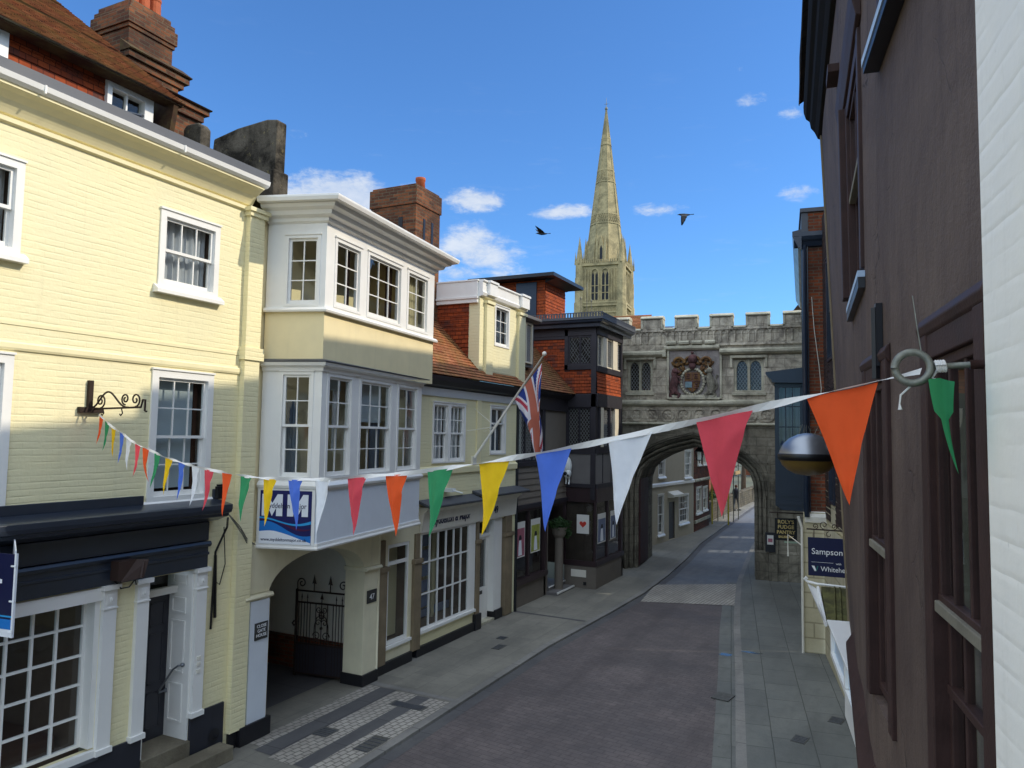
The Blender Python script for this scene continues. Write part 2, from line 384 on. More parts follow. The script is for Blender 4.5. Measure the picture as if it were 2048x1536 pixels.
M['curtain_cream'] = plain('cream_curtain', '#d8cba4', 0.9, trans=0.2)
M['curtain_brown'] = plain('brown_curtain', '#4b3021', 0.9)
M['blind'] = plain('roller_blind', '#c3cdd2', 0.8, trans=0.2)
M['redbrick'] = brick('weathered_red_brick', '#8a4526', '#6e3620', '#6b5c4c', dark='#2a211c', darkamt=0.5, third='#4b342a')
M['stackbrick'] = brick('sooty_chimney_brick', '#8d5634', '#6a402a', '#6a5a45', bw=0.225, bh=0.076, ms=0.010, dark='#221b17', darkamt=0.6, third='#3a2b24', dscale=0.8)
M['brightbrick'] = brick('orange_red_brick', '#94441f', '#7c3519', '#7a6049', dark='#2e201a', darkamt=0.35, third='#5a3222')
M['tile_roof'] = tile_mat('clay_roof_tiles', '#a7653f', '#8d5438', '#b97a55', '#6b6a35', 0.35)
M['tile_old'] = tile_mat('old_mossy_clay_tiles', '#96603f', '#784932', '#a8734f', '#6e6538', 0.4, darkamt=0.45)
M['tile_hung'] = tile_mat('hung_clay_tiles', '#a14a24', '#84391e', '#4b3531', None, 0, darkamt=0.3)
M['tile_hung_sunlit'] = tile_mat('sunlit_hung_tiles', '#b2552a', '#97431f', '#6f3a27', None, 0, darkamt=0.25)  # brighter copy of the hung tiles, sunlight put into the colour
M['tile_dark'] = tile_mat('dark_hung_tiles', '#4a3a34', '#3a2e2a', '#5b443a', None, 0, darkamt=0.4)
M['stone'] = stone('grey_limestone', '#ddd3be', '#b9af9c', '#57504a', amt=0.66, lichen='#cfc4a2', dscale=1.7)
M['stone_low'] = stone('dark_limestone', '#97907f', '#7a7466', '#34312c', amt=0.66)  # darker limestone; also carries the painted shade of the arch mouldings
M['stone_trim'] = stone('pale_limestone_trim', '#d3cdb6', '#b5b09b', '#5d5a4e', joints=0.15, amt=0.5, lichen='#d0c593')
M['stone_stained'] = stone('lichen_black_render', '#6d6557', '#4c463c', '#17140f', joints=0.0, amt=0.9, dscale=1.6, lichen='#9c8c5a')
M['spire_stone'] = stone('chilmark_stone', '#c2b084', '#a39470', '#655f49', bw=1.4, bh=0.6, joints=0.3, amt=0.6, bump=0.5, dscale=0.22, lichen=None)
M['spire_dark'] = stone('chilmark_stone_weathered', '#a2977a', '#8a8168', '#5f5b49', bw=1.4, bh=0.6, joints=0.2, amt=0.5, bump=0.3, dscale=0.12)
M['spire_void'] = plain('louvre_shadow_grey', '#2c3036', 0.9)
M['timber'] = paint('black_stained_timber', '#2e2b31', 0.5, 0.2, 0.15, 0.2)
M['shopdark'] = paint('dark_brown_shopfront', '#36282a', 0.4, 0.2, 0.05, 0.2, coat=0.15)
M['taupe'] = paint('taupe_render', '#71695f', 0.7, 0.1, 0.15, 0.2)
M['greyrender'] = paint('grey_render', '#6e6b69', 0.7, 0.1, 0.12, 0.15)
M['palepanel'] = paint('pale_panel_paint', '#d9cfb8', 0.5, 0.06, 0.04, 0.1)
M['oldpost'] = paint('weathered_oak_post', '#85765e', 0.8, 0.25, 0.3, 0.5)
M['brown'] = render_mat('brown_rough_render', '#66564c', '#4a3b36', '#8a7a6c')
M['brownwood'] = paint('peeling_brown_paint', '#3d2a26', 0.6, 0.3, 0.3, 0.4, spec=.25, scale=7)
M['eave_dark'] = paint('tarred_eaves_boards', '#1b1714', 0.85, 0.3, 0.2, 0.3, spec=.1)
M['peeling'] = paint('bare_peeling_wood', '#777162', 0.8, 0.25, 0.4, 0.5, scale=8)
M['sillblue'] = plain('pale_blue_sill', '#a9bcd2', 0.5)
M['whitebrick'] = painted_brick('white_painted_brick', '#f8f1e2', 0.22, .012)
M['creamrust'] = stone('cream_rusticated_render', '#cfc5a6', '#c2b797', '#8b8268', bw=1.2, bh=0.33, joints=0.55, amt=0.2, bump=0.3, ms=0.02)
M['moss'] = stone('mossy_lead', '#4f4a2c', '#6b6a3c', '#2c2a20', joints=0.0, amt=0.6, dscale=4, lichen='#7d7a4a')
M['beige'] = paint('beige_render', '#b4a993', 0.7, 0.06, 0.1, 0.2)
M['gardenwall'] = stone('flint_garden_wall', '#6f675a', '#57503f', '#2c2922', bw=0.35, bh=0.16, joints=0.7, amt=0.5, bump=0.6)
M['metal'] = plain('brushed_steel', '#8c9096', 0.36, 0.9, 0.5, 0.03)
M['galv'] = plain('galvanised_iron', '#7a7a70', 0.55, 0.7, 0.4, 0.3, 0.25, 25)
M['amber'] = plain('amber_plastic_bowl', '#6b5422', 0.35, spec=0.5, var=0.1)
M['plasticblack'] = plain('black_plastic', '#0f0f12', 0.35)
M['plasticwhite'] = plain('white_plastic', '#dfe3e0', 0.35)
M['redwood'] = paint('dark_red_gate_boards', '#3d1718', 0.6, 0.25, 0.15, 0.3)
M['leaf'] = plain('green_leaves', '#5d8236', 0.6, var=0.35, vscale=9, trans=0.3)
M['leafdark'] = plain('dark_green_leaves', '#35512a', 0.6, var=0.4, vscale=7, trans=0.25)
M['leafwarm'] = plain('sunlit_gold_leaves', '#8a6a2c', 0.6, var=0.35, vscale=7, trans=0.3)  # warm sunlight painted into the leaf colour
M['bark'] = plain('bark', '#4a3a2c', 0.9, bump=0.5, var=0.3)
M['flower'] = plain('red_flowers', '#b02a2a', 0.6, var=0.2)
M['tape'] = plain('white_bunting_tape', '#e6e2dc', 0.8, trans=0.2)
FLAGC = {'orange': '#ff6430', 'green': '#3f9c66', 'yellow': '#ffd024', 'blue': '#5b80e2', 'white': '#f4f4f6', 'red': '#ea5560'}
for kk, vv in FLAGC.items():
    M['flag_' + kk] = plain(kk + '_bunting_cloth', vv, 0.75, spec=0.2, bump=0.12, var=.06, vscale=14, trans=0.35)
M['txt_navy'] = plain('navy_letters', '#1f2240', 0.5)
M['txt_white'] = plain('white_letters', '#f1f1f1', 0.5)
M['txt_gold'] = plain('gold_letters', '#c8b070', 0.5)
M['txt_grey'] = plain('grey_letters', '#6a6a70', 0.5)
M['sg_navy'] = plain('navy_sign_face', '#161858', 0.45)
M['sg_navy2'] = plain('deep_navy_sign_face', '#10163f', 0.4)
M['sg_blue'] = plain('bright_blue_sign', '#1a74c4', 0.45)
M['sg_sky'] = plain('sky_blue_sign', '#2f9ad8', 0.45)
M['sg_maroon'] = plain('maroon_sign_line', '#4a1440', 0.45)
M['sg_red'] = plain('red_sign_box', '#c23b30', 0.45)
M['sg_white'] = plain('white_sign_face', '#e6e9ee', 0.45)
M['sg_black'] = plain('black_sign_face', '#0e0d0c', 0.4)
M['slate'] = plain('slate_plaque', '#3b3a37', 0.6, var=0.15)
M['paper'] = plain('poster_paper', '#d8d6cf', 0.7)
M['poster_pink'] = plain('pink_poster', '#a0606e', 0.6, var=0.25, vscale=6)
M['poster_lime'] = plain('lime_poster', '#9aa04a', 0.6, var=0.25, vscale=6)
M['poster_ink'] = plain('poster_ink', '#22222c', 0.6)
M['poster_blue'] = plain('blue_poster_tint', '#6a748c', 0.6, var=0.2, vscale=6)
M['uj_blue'] = plain('flag_navy_cloth', '#2b3f86', 0.8, trans=0.25)
M['uj_red'] = plain('flag_red_cloth', '#b8384a', 0.8, trans=0.25)
M['uj_white'] = plain('flag_white_cloth', '#e4dfe2', 0.8, trans=0.25)
M['uj_fade'] = plain('flag_faded_red_cloth', '#c4705a', 0.8, trans=0.25)
M['skin'] = plain('skin', '#b98a6d', 0.6)
M['cloth_dark'] = plain('dark_clothing', '#23252c', 0.85)
M['cloth_pale'] = plain('pale_clothing', '#d8b8a8', 0.85)
M['cloth_jeans'] = plain('grey_trousers', '#4a4c50', 0.85)
M['feather'] = plain('black_feathers', '#0a0a0e', 0.5)
M['gilt'] = stone('painted_gilt_carving', '#8a6a3a', '#6e5040', '#2e2420', joints=0.0, amt=0.6, dscale=6)
M['carve_red'] = stone('faded_red_carving', '#7c5a58', '#654848', '#2c2222', joints=0.0, amt=0.6, dscale=6)
M['carve_white'] = stone('pale_carving', '#a39e8e', '#85806f', '#3a372f', joints=0.0, amt=0.5, dscale=6)
M['carve_field'] = stone('mauve_grey_panel', '#a39b94', '#8a8280', '#5a5450', joints=0.0, amt=0.4, dscale=3)
M['ivy_stem'] = M['bark']

# ------------------------------------------------------------------ shared joinery
def pleats(b, u0, u1, z0, z1, v, amp=0.025, per=0.11, flare=0.0):
    n = max(8, int((u1 - u0) / per * 6)); ph = rng.uniform(0, 6)
    pts = [(u0 + (u1 - u0) * i / n, v + amp * math.sin(i / n * (u1 - u0) / per * 2 * PI + ph) + amp * .5 * math.sin(i * 0.7 + ph)) for i in range(n + 1)]
    for p, q in zip(pts, pts[1:]):
        b.face([(p[0], p[1], z0), (q[0], q[1], z0), (q[0], q[1], z1), (p[0], p[1], z1)])

def sash(root, F, u0, u1, z0, z1, cols=3, rows=(2, 2), v=0.0, cas=0.08, frame_mat='white', proud=0.025, sill=None, curtain=None, mun=0.018, sills=0.10, back=0.14, name='window', meet=None, stile=0.04):
    """a sliding sash window; outer size u0..u1, z0..z1"""
    b = MB(F); f0, f1 = v - 0.11, v + proud
    b.box(u0, u0 + cas, f0, f1, z0, z1); b.box(u1 - cas, u1, f0, f1, z0, z1)
    b.box(u0 + cas, u1 - cas, f0, f1, z1 - cas, z1); b.box(u0 + cas, u1 - cas, f0, f1, z0, z0 + cas * 0.7)
    b.box(u0 - .012, u1 + .012, v - 0.02, f1 + .018, z1, z1 + .025)
    a0, a1, c0, c1 = u0 + cas, u1 - cas, z0 + cas * .7, z1 - cas
    zm = meet if meet is not None else (c0 + c1) / 2 if rows[1] else c0
    g = MB(F)
    def leaf(p0, p1, q0, q1, vv, nc, nr, low):
        t = 0.035; s = stile
        b.box(p0, p0 + s, vv - t, vv, q0, q1); b.box(p1 - s, p1, vv - t, vv, q0, q1)
        b.box(p0 + s, p1 - s, vv - t, vv, q1 - s, q1); b.box(p0 + s, p1 - s, vv - t, vv, q0, q0 + (s * 1.6 if low else s))
        i0, i1, j0, j1 = p0 + s, p1 - s, q0 + (s * 1.6 if low else s), q1 - s
        for i in range(1, nc):
            x = i0 + (i1 - i0) * i / nc; b.box(x - mun / 2, x + mun / 2, vv - t + .006, vv - .004, j0, j1)
        for i in range(1, nr):
            x = j0 + (j1 - j0) * i / nr; b.box(i0, i1, vv - t + .008, vv - .006, x - mun / 2, x + mun / 2)
        w = vv - t * .5; g.face([(i0, w, j0), (i1, w, j0), (i1, w, j1), (i0, w, j1)])
    if rows[1]:
        leaf(a0, a1, zm - .02, c1, v - 0.02, cols, rows[0], False); leaf(a0, a1, c0, zm + .02, v - 0.06, cols, rows[1], True)
    else:
        leaf(a0, a1, c0, c1, v - 0.03, cols, rows[0], True)
    w = b.build(name, M[frame_mat], root)
    g.build('pane', M['glass'], w)
    if sill:
        s = MB(F); s.prism([(v, z0 - sills), (v + sill, z0 - sills), (v + sill, z0 - sills + .05), (v + .02, z0 + .012), (v - .05, z0 + .012), (v - .05, z0 - sills)], u0 - .06, u1 + .06)
        s.build('sill', M[frame_mat], w)
    if curtain:
        for (kind, m, x0, x1, y0, y1) in curtain:
            c = MB(F); X0, X1 = a0 + (a1 - a0) * x0, a0 + (a1 - a0) * x1; Y0, Y1 = c0 + (c1 - c0) * y0, c0 + (c1 - c0) * y1
            if kind == 'pleat': pleats(c, X0, X1, Y0, Y1, v - back - .05)
            else: c.box(X0, X1, v - back - .02, v - back, Y0, Y1)
            c.build('blind' if kind == 'flat' else 'curtain', M[m], w)
    return w

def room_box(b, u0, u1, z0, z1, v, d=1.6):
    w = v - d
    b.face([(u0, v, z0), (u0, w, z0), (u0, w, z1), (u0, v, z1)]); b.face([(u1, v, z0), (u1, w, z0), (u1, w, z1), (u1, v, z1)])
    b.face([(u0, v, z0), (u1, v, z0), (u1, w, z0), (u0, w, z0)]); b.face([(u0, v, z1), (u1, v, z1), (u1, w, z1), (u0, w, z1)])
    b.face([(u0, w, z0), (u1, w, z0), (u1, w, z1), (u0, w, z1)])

def glazing(root, F, u0, u1, z0, z1, cols, rows, v, mat='white', edge=0.05, mun=0.022, name='window', us=None, zs=None, thick=0.05):
    """fixed shop window with glazing bars"""
    b = MB(F); g = MB(F)
    b.box(u0, u0 + edge, v - thick, v, z0, z1); b.box(u1 - edge, u1, v - thick, v, z0, z1)
    b.box(u0 + edge, u1 - edge, v - thick, v, z0, z0 + edge); b.box(u0 + edge, u1 - edge, v - thick, v, z1 - edge, z1)
    for x in (us if us is not None else [u0 + edge + (u1 - u0 - 2 * edge) * i / cols for i in range(1, cols)]): b.box(x - mun / 2, x + mun / 2, v - thick + .004, v - .006, z0 + edge, z1 - edge)
    for y in (zs if zs is not None else [z0 + edge + (z1 - z0 - 2 * edge) * i / rows for i in range(1, rows)]): b.box(u0 + edge, u1 - edge, v - thick + .006, v - .008, y - mun / 2, y + mun / 2)
    w = b.build(name, M[mat], root)
    k = v - thick * .6
    g.face([(u0 + edge, k, z0 + edge), (u1 - edge, k, z0 + edge), (u1 - edge, k, z1 - edge), (u0 + edge, k, z1 - edge)])
    g.build('pane', M['glass'], w)
    return w

def lattice(b, u0, u1, z0, z1, v, du=0.11, dz=0.15, r=0.006):
    """diamond leading clipped to a rectangle"""
    s = dz / du
    def clip(c, sg):
        P = []
        for u in (u0, u1):
            z = sg * s * (u - u0) + c
            if z0 - 1e-6 <= z <= z1 + 1e-6: P.append((u, z))
        for z in (z0, z1):
            u = (z - c) / (sg * s) + u0
            if u0 < u < u1: P.append((u, z))
        return P[:2] if len(P) >= 2 else None
    H = s * (u1 - u0); c = z0 - H
    while c < z1 + H:
        for sg in (1, -1):
            q = clip(c, sg)
            if q and abs(q[0][0] - q[1][0]) > .01:
                (a, za), (e, ze) = q
                L = math.hypot(e - a, ze - za); nx, nz = -(ze - za) / L * r, (e - a) / L * r
                b.raw([(a + nx, v, za + nz), (e + nx, v, ze + nz), (e - nx, v, ze - nz), (a - nx, v, za - nz), (a, v + .006, za), (e, v + .006, ze)], [(0, 1, 5, 4), (4, 5, 2, 3)])
        c += dz
def spiral(c, r0, r1, a0, turns, plane='uz', n=26, v=0.0):
    P = []
    for i in range(n + 1):
        t = i / n; r = r0 + (r1 - r0) * t; a = a0 + turns * 2 * PI * t
        P.append((c[0] + r * math.cos(a), c[1] + r * math.sin(a)))
    return P
def leaves(b, c, rx, ry, rz, n, size, seed=1, shell=0.35):
    """many small leaf blades spread through an uneven volume"""
    r = random.Random(seed); c = b.P(c)
    for _ in range(n):
        d = Vector((r.gauss(0, 1), r.gauss(0, 1), r.gauss(0, 1))).normalized()
        k = (shell + (1 - shell) * r.random() ** .6) * (0.72 + 0.5 * mnoise.noise(d * 2.1 + c))
        p = c + Vector((d.x * rx * k, d.y * ry * k, d.z * rz * k)); s = size * r.uniform(.6, 1.3)
        x = Vector((r.gauss(0, 1), r.gauss(0, 1), r.gauss(0, .6))).normalized(); y = x.cross(Vector((r.gauss(0, 1), r.gauss(0, 1), r.gauss(0, 1)))).normalized()
        b.face([p - x * s, p + y * s * .45, p + x * s, p - y * s * .45])
# ------------------------------------------------------------------ cream house on the left
FL = Frame(-8.7, 0, 90)          # u = distance along the street, v = out into the street
ch = thing('cream_house', 'tall cream painted brick house with dark shop fascia and tiled attic roof', 'house', FL, 6.0)
UW = [(6.84, 7.86, 6.66, 7.72), (4.00, 5.03, 6.66, 7.72), (1.2, 2.2, 6.66, 7.72)]
LW = [(6.83, 7.86, 3.74, 5.52), (4.00, 5.04, 3.74, 5.52), (1.2, 2.2, 3.74, 5.52)]
b = MB(FL)
b.wall(-0.5, 8.42, 0.0, 8.44, 0.0, [(a + .03, c - .03, d + .03, e - .03) for a, c, d, e in UW + LW] + [(3.0, 6.27, 0.75, 2.74), (6.93, 7.69, 0.36, 2.74)], 0.15)
b.box(8.30, 8.42, -3.0, -0.002, 0, 8.44)
b.build('wall', M['cream'], ch)
b = MB(FL)                         # string course and cornice lines
b.prism([(0, 5.57), (.02, 5.575), (.03, 5.60), (.03, 5.65), (.012, 5.67), (0, 5.67)], -0.5, 8.45)
b.prism([(0, 5.86), (.010, 5.86), (.010, 5.90), (0, 5.90)], -0.5, 8.43)
b.prism([(0, 8.10), (.045, 8.12), (.045, 8.17), (0, 8.19)], -0.5, 8.45)
b.prism([(0, 8.20), (.03, 8.21), (.06, 8.26), (.12, 8.34), (.20, 8.40), (.27, 8.435), (.27, 8.468), (0, 8.47)], -0.5, 8.45)
b.build('cornice', M['cream_trim'], ch)
b = MB(FL)
b.prism([(.2, 8.465), (.29, 8.468), (.33, 8.50), (.345, 8.56), (.33, 8.565), (.2, 8.565)], -0.5, 8.50)
for u in (1.2, 3.1, 5.0, 6.9): b.box(u, u + .02, .33, .352, 8.47, 8.567)
b.build('gutter', M['white'], ch)
b = MB(FL)
b.prism([(-2.3, 8.5), (.31, 8.566), (.30, 8.70), (.20, 8.74), (-2.3, 9.62)], -0.5, 8.52)
for u in (0.5, 2.5, 4.4, 6.3): b.tube([(u, .26, 8.745), (u, -2.2, 9.6)], .02)
b.build('lead_flat', M['lead'], ch)
b = MB(FL)                         # attic wall with hung tiles
b.tiles((-0.5, -2.05, 9.6), (7.36, -2.05, 9.6), (7.36, -2.05, 10.22), (-0.5, -2.05, 10.22), .14, .02, .004)
b.build('attic_wall', M['tile_hung'], ch)
for (u0, u1) in ((7.34, 8.16), (4.6, 5.86)):
    w = MB(FL)
    w.box(u0, u0 + .08, -2.12, -1.97, 9.64, 10.16); w.box(u1 - .16, u1, -2.12, -1.97, 9.64, 10.16); w.box(u0 + .08, u1 - .16, -2.12, -1.97, 10.06, 10.16); w.box(u0 + .08, u1 - .16, -2.12, -1.99, 9.64, 9.70)
    w.box((u0 + u1 - .08) / 2 - .015, (u0 + u1 - .08) / 2 + .015, -2.08, -2.02, 9.70, 10.06)
    wo = w.build('attic_window', M['white'], ch)
    g = MB(FL); g.face([(u0 + .08, -2.06, 9.70), (u1 - .16, -2.06, 9.70), (u1 - .16, -2.06, 10.06), (u0 + .08, -2.06, 10.06)]); g.build('pane', M['glass'], wo)
    g = MB(FL); room_box(g, u0 + .03, u1 - .03, 9.64, 10.16, -2.13, .8); g.build('room', M['room_dark'], wo)
b = MB(FL)
E0, E1, R1, R0 = (-0.5, -1.66, 10.17), (8.52, -1.66, 10.17), (8.52, -6.2, 13.55), (-0.5, -6.2, 13.55)
b.tiles(E0, E1, R1, R0, .105, .02, .006)
b.box(-0.5, 8.52, -1.98, -1.70, 10.14, 10.165)
b.prism([(-1.72, 10.14), (-6.2, 13.48), (-12, 9.0), (-12, 8.0), (-2.0, 8.6)], 8.35, 8.44)
rf = b.build('roof', M['tile_old'], ch)
# party-wall chimney
b = MB(FL); xv = lambda x: x + 8.7
v1, v0 = xv(-12.5), xv(-13.5)
b.box(8.95, 9.92, v0, v1, 9.5, 12.28); b.box(8.92, 9.95, v0 - .03, v1 + .03, 12.28, 12.36); b.box(8.89, 9.98, v0 - .06, v1 + .06, 12.36, 12.62); b.box(8.93, 9.94, v0 - .02, v1 + .02, 12.62, 12.74); b.box(8.98, 9.88, v0 + .03, v1 - .03, 12.74, 12.86)
b.box(8.9, 10.0, v0 - .1, v1 + .12, 9.0, 11.5)
b.box(8.86, 10.10, v0 - .14, v1 + .16, 11.5, 11.62); b.box(8.82, 10.18, v0 - .2, v1 + .22, 11.62, 11.74)
b.box(9.55, 10.3, v0 + .1, v1 + .35, 8.6, 10.9); b.box(9.45, 10.40, v0 + .1, v1 + .42, 10.9, 11.05); b.box(9.40, 10.48, v0 + .1, v1 + .48, 11.05, 11.15)
ck = b.build('chimney', M['stackbrick'], rf, bevel=.008)
b = MB(FL)
for (a0, a1, s0, s1, z) in ((8.80, 10.20, v1 - .02, v1 + .26, 11.74), (9.40, 10.50, v1 + .1, v1 + .52, 11.15)):
    b.prism([(s0, z), (s1, z), (s1 + .02, z + .02), (s0, z + .24)], a0, a1)
b.build('tile_weathering', M['tile_old'], ck)
b = MB(FL)
for u in (9.2, 9.45, 9.7):
    b.lathe((u, (v0 + v1) / 2 + .2, 12.86), [(0.0, 0), (.12, 0), (.11, .35), (.12, .37), (.12, .42), (.09, .42), (.09, .1), (0, .1)], 14)
b.build('chimney_pot', plain('terracotta_pot', '#a4512c', .8, var=.2), ck)
# stained parapet gable
b = MB(FL)
prof = [(-8.74, 8.2), (-8.72, 9.82), (-8.95, 9.86), (-9.6, 9.82), (-10.16, 9.72), (-10.2, 9.3), (-10.48, 9.3), (-10.48, 10.0), (-10.56, 10.09), (-10.84, 10.09), (-10.92, 10.02), (-10.92, 9.75), (-11.25, 9.78), (-11.4, 9.9), (-11.5, 10.1), (-11.55, 10.5), (-12.4, 10.9), (-12.6, 8.2)]
V = [(8.96, xv(x), z) for x, z in prof] + [(9.19, xv(x), z) for x, z in prof]; n = len(prof)
b.raw(V, [tuple(range(n)), tuple(range(2 * n - 1, n - 1, -1))] + [(i, (i + 1) % n, n + (i + 1) % n, n + i) for i in range(n)])
b.box(8.90, 9.25, xv(-8.98), xv(-8.70), 8.2, 8.98)
b.build('parapet_gable', M['stone_stained'], ch, bevel=.03)
# windows
NET = [('pleat', 'net', 0.0, 1.0, 0.0, 1.0)]
for i, (a, c, d, e) in enumerate(UW): sash(ch, FL, a, c, d, e, 3 , (1, 1), cas=.09, sill=.10, curtain=NET)
for i, (a, c, d, e) in enumerate(LW): sash(ch, FL, a, c, d, e, 3, (2, 2), cas=.10, sill=.07, curtain=[('flat', 'blind', 0.02, .88, .06, 1.0), ('flat', 'curtain_brown', .9, .98, 0, 1.0)], back=.17)
b = MB(FL)
for a, c, d, e in UW + LW: room_box(b, a + .02, c - .02, d + .02, e - .02, -.16, 1.5)
b.build('room', M['room'], ch)
# shopfront: entablature, pilasters, window, door
b = MB(FL)
b.box(2.4, 7.86, .01, .06, 2.76, 3.12)            # frieze
b.prism([(.0, 3.05), (.085, 3.05), (.11, 3.09), (.085, 3.13), (.0, 3.13)], 2.4, 7.88)
b.prism([(.0, 2.93), (.075, 2.935), (.075, 2.975), (.0, 2.98)], 2.4, 7.87)
b.prism([(.0, 3.13), (.06, 3.14), (.06, 3.40), (.0, 3.42)], 2.4, 7.86)
b.prism([(0, 3.40), (.10, 3.42), (.18, 3.45), (.30, 3.49), (.31, 3.53), (.36, 3.55), (.38, 3.60), (.38, 3.66), (.33, 3.675), (0, 3.73)], 2.4, 7.98)
b.box(2.4, 6.77, 0.003, .05, 3.72, 3.84); b.box(7.93, 8.12, .003, .05, 3.72, 3.86)
b.build('shop_fascia', M['charcoal'], ch, bevel=.006)
b = MB(FL)
for (u0, u1) in ((6.27, 6.45), (6.74, 6.92), (7.69, 7.87), (2.8, 2.98)):
    b = MB(FL); b.box(u0, u1, .0, .06, .74, 2.70); b.box(u0 - .03, u1 + .03, .0, .10, 2.70, 2.76); b.box(u0 - .02, u1 + .02, 0, .085, .70, .77)
    b.box(u0 - .01, u1 + .01, 0, .075, 2.46, 2.48); b.box(u0 + .04, u1 - .04, .06, .07, 2.52, 2.64); b.ball(((u0 + u1) / 2, .07, 2.58), .028, .012, .028, 10, 6)
    b.build('pilaster', M['white'], ch, bevel=.004)
b = MB(FL)
b.box(2.98, 6.27, -.12, .03, 2.58, 2.74); b.box(6.20, 6.27, -.22, -.005, .8, 2.58); b.box(2.98, 3.03, -.22, .0, .8, 2.58)
b.box(2.98, 6.27, -.02, .05, .70, .78)
b.build('shop_window_surround', M['white'], ch)
glazing(ch, FL, 3.03, 6.20, .80, 2.58, 9, 5, -.16, us=[3.30, 3.58, 3.86, 4.14, 4.42, 4.70, 4.98, 5.26, 5.55, 5.84], zs=[1.17, 1.56, 1.91, 2.27], name='shop_window', edge=.035, mun=.028)
b = MB(FL); room_box(b, 2.4, 6.25, .7, 2.75, -.24, 3.2); b.build('room', M['room'], ch)
b = MB(FL)                         # old shop fittings dimly seen behind the glass
for u in (3.4, 4.0, 4.6, 5.2, 5.8): b.box(u, u + .06, -1.9, -1.84, .72, 2.6)
for z in (1.2, 1.7, 2.2): b.box(2.6, 6.1, -1.9, -1.85, z, z + .05)
b.box(2.6, 6.1, -1.6, -.5, .72, .9)
b.build('shop_fittings', M['curtain_brown'], ch)
b = MB(FL)                         # door recess
b.box(6.93, 7.69, -.35, -.30, 2.40, 2.47); b.box(6.93, 7.69, -.36, -.29, 2.46, 2.50)
b.box(7.66, 7.69, -.50, .0, .40, 2.74); b.box(6.93, 6.96, -.50, .0, .40, 2.74)
for (za, zb) in ((.62, 1.15), (1.30, 2.02), (2.12, 2.34), (2.52, 2.66)):
    for (p, q) in ((.39, .36), (.16, .13)): pass
    b.box(7.645, 7.66, -.39, -.11, za, za + .025); b.box(7.645, 7.66, -.39, -.11, zb - .025, zb); b.box(7.645, 7.66, -.39, -.365, za + .025, zb - .025); b.box(7.645, 7.66, -.135, -.11, za + .025, zb - .025)
dr = b.build('door_surround', M['white'], ch)
b = MB(FL); b.box(6.96, 7.66, -.50, -.45, .40, 2.40)
for (a, c) in ((7.04, 7.27), (7.35, 7.58)):
    for (za, zb) in ((.55, 1.05), (1.16, 1.85), (1.95, 2.28)):
        b.box(a, c, -.45, -.443, za, za + .02); b.box(a, c, -.45, -.443, zb - .02, zb); b.box(a, a + .02, -.45, -.443, za, zb); b.box(c - .02, c, -.45, -.443, za, zb)
d1 = b.build('door', M['greydoor'], ch)
b = MB(FL); b.tube([(7.12, -.45, 1.45), (7.12, -.40, 1.45), (7.12, -.40, 1.72), (7.12, -.45, 1.72)], .012); b.build('handle', M['iron'], d1)
b = MB(FL); b.face([(6.96, -.44, 2.50), (7.66, -.44, 2.50), (7.66, -.44, 2.74), (6.96, -.44, 2.74)]); b.build('fanlight', M['glass'], ch)
b = MB(FL); room_box(b, 6.94, 7.68, 2.45, 2.76, -.46, .8); b.build('hall', M['room_dark'], ch)
b = MB(FL); b.tube([(7.64, -.10, 1.42), (7.58, -.12, 1.42), (7.56, -.2, 1.36), (7.50, -.38, 1.06), (7.52, -.42, 1.02), (7.64, -.42, 1.02)], .014, 8)
b.ball((7.64, -.10, 1.42), .03); b.ball((7.64, -.42, 1.02), .03); b.build('grab_rail', M['metal'], ch)
b = MB(FL)
b.box(-0.5, 6.92, .0, .035, 0.0, .72); b.build('plinth', M['plinth'], ch, bevel=.006)
b = MB(FL); b.box(7.69, 8.30, .0, .035, 0.0, .74); b.build('plinth', M['plinth'], ch, bevel=.006)
b = MB(FL); b.box(6.93, 7.69, -.50, .06, .0, .40); b.box(6.86, 8.22, .06, .34, .0, .20)
b.build('doorstep', stone('worn_step_stone', '#8b8370', '#756d5c', '#4a443a', joints=0, amt=.4), ch, bevel=.012)
b = MB(FL); b.box(2.9, 6.3, .035, .06, .66, .70); b.build('stall_riser_cap', M['lead'], ch)
# cellar vent and brass bell pushes
b = MB(FL); b.lathe(FL.w(8.13, .037, .3), [(0.0, 0), (.05, 0)], 6)
b.raw([(8.12 + .10 * math.cos(q * PI / 8), .045, .32 + .10 * math.sin(q * PI / 8)) for q in range(16)], [tuple(range(16))]); b.build('cellar_vent', M['black'], ch)
b = MB(FL)
for z in (1.30, 1.40, 1.48):
    b = MB(FL); b.box(7.74, 7.80, .06, .075, z, z + .05); b.build('bell_push', M['offwhite'], ch)
# ------------------------------------------------------------------ number 47: house with two-storey oriel over a carriage arch
bh = thing('oriel_house', 'ivory house with two-storey white oriel window above a carriage arch', 'house', FL, 10.4)
b = MB(FL)
b.box(8.42, 13.05, -.30, -.02, 2.95, 8.2)
b.box(8.42, 8.60, -.5, -.02, 0, 2.95)
b.build('wall', M['cream_smooth'], bh)
AU0, AU1, ZS = 9.13, 11.60, 2.13
acu, aa, ab = (AU0 + AU1) / 2, (AU1 - AU0) / 2, .56
arc = [(acu - aa * math.cos(PI * i / 20), ZS + ab * math.sin(PI * i / 20)) for i in range(21)]
b = MB(FL)                         # arch wall
v = .02
for (p, q) in zip(arc, arc[1:]):
    b.face([(p[0], v, p[1]), (q[0], v, q[1]), (q[0], v, 2.98), (p[0], v, 2.98)])
    b.face([(p[0], v, p[1]), (p[0], v - .42, p[1]), (q[0], v - .42, q[1]), (q[0], v, q[1])])
b.box(8.62, AU0, v - .42, v, 2.2, 2.98); b.box(AU1, 12.10, v - .42, v, 2.15, 2.98)
b.build('arch', M['ivory'], bh)
b = MB(FL)                         # piers
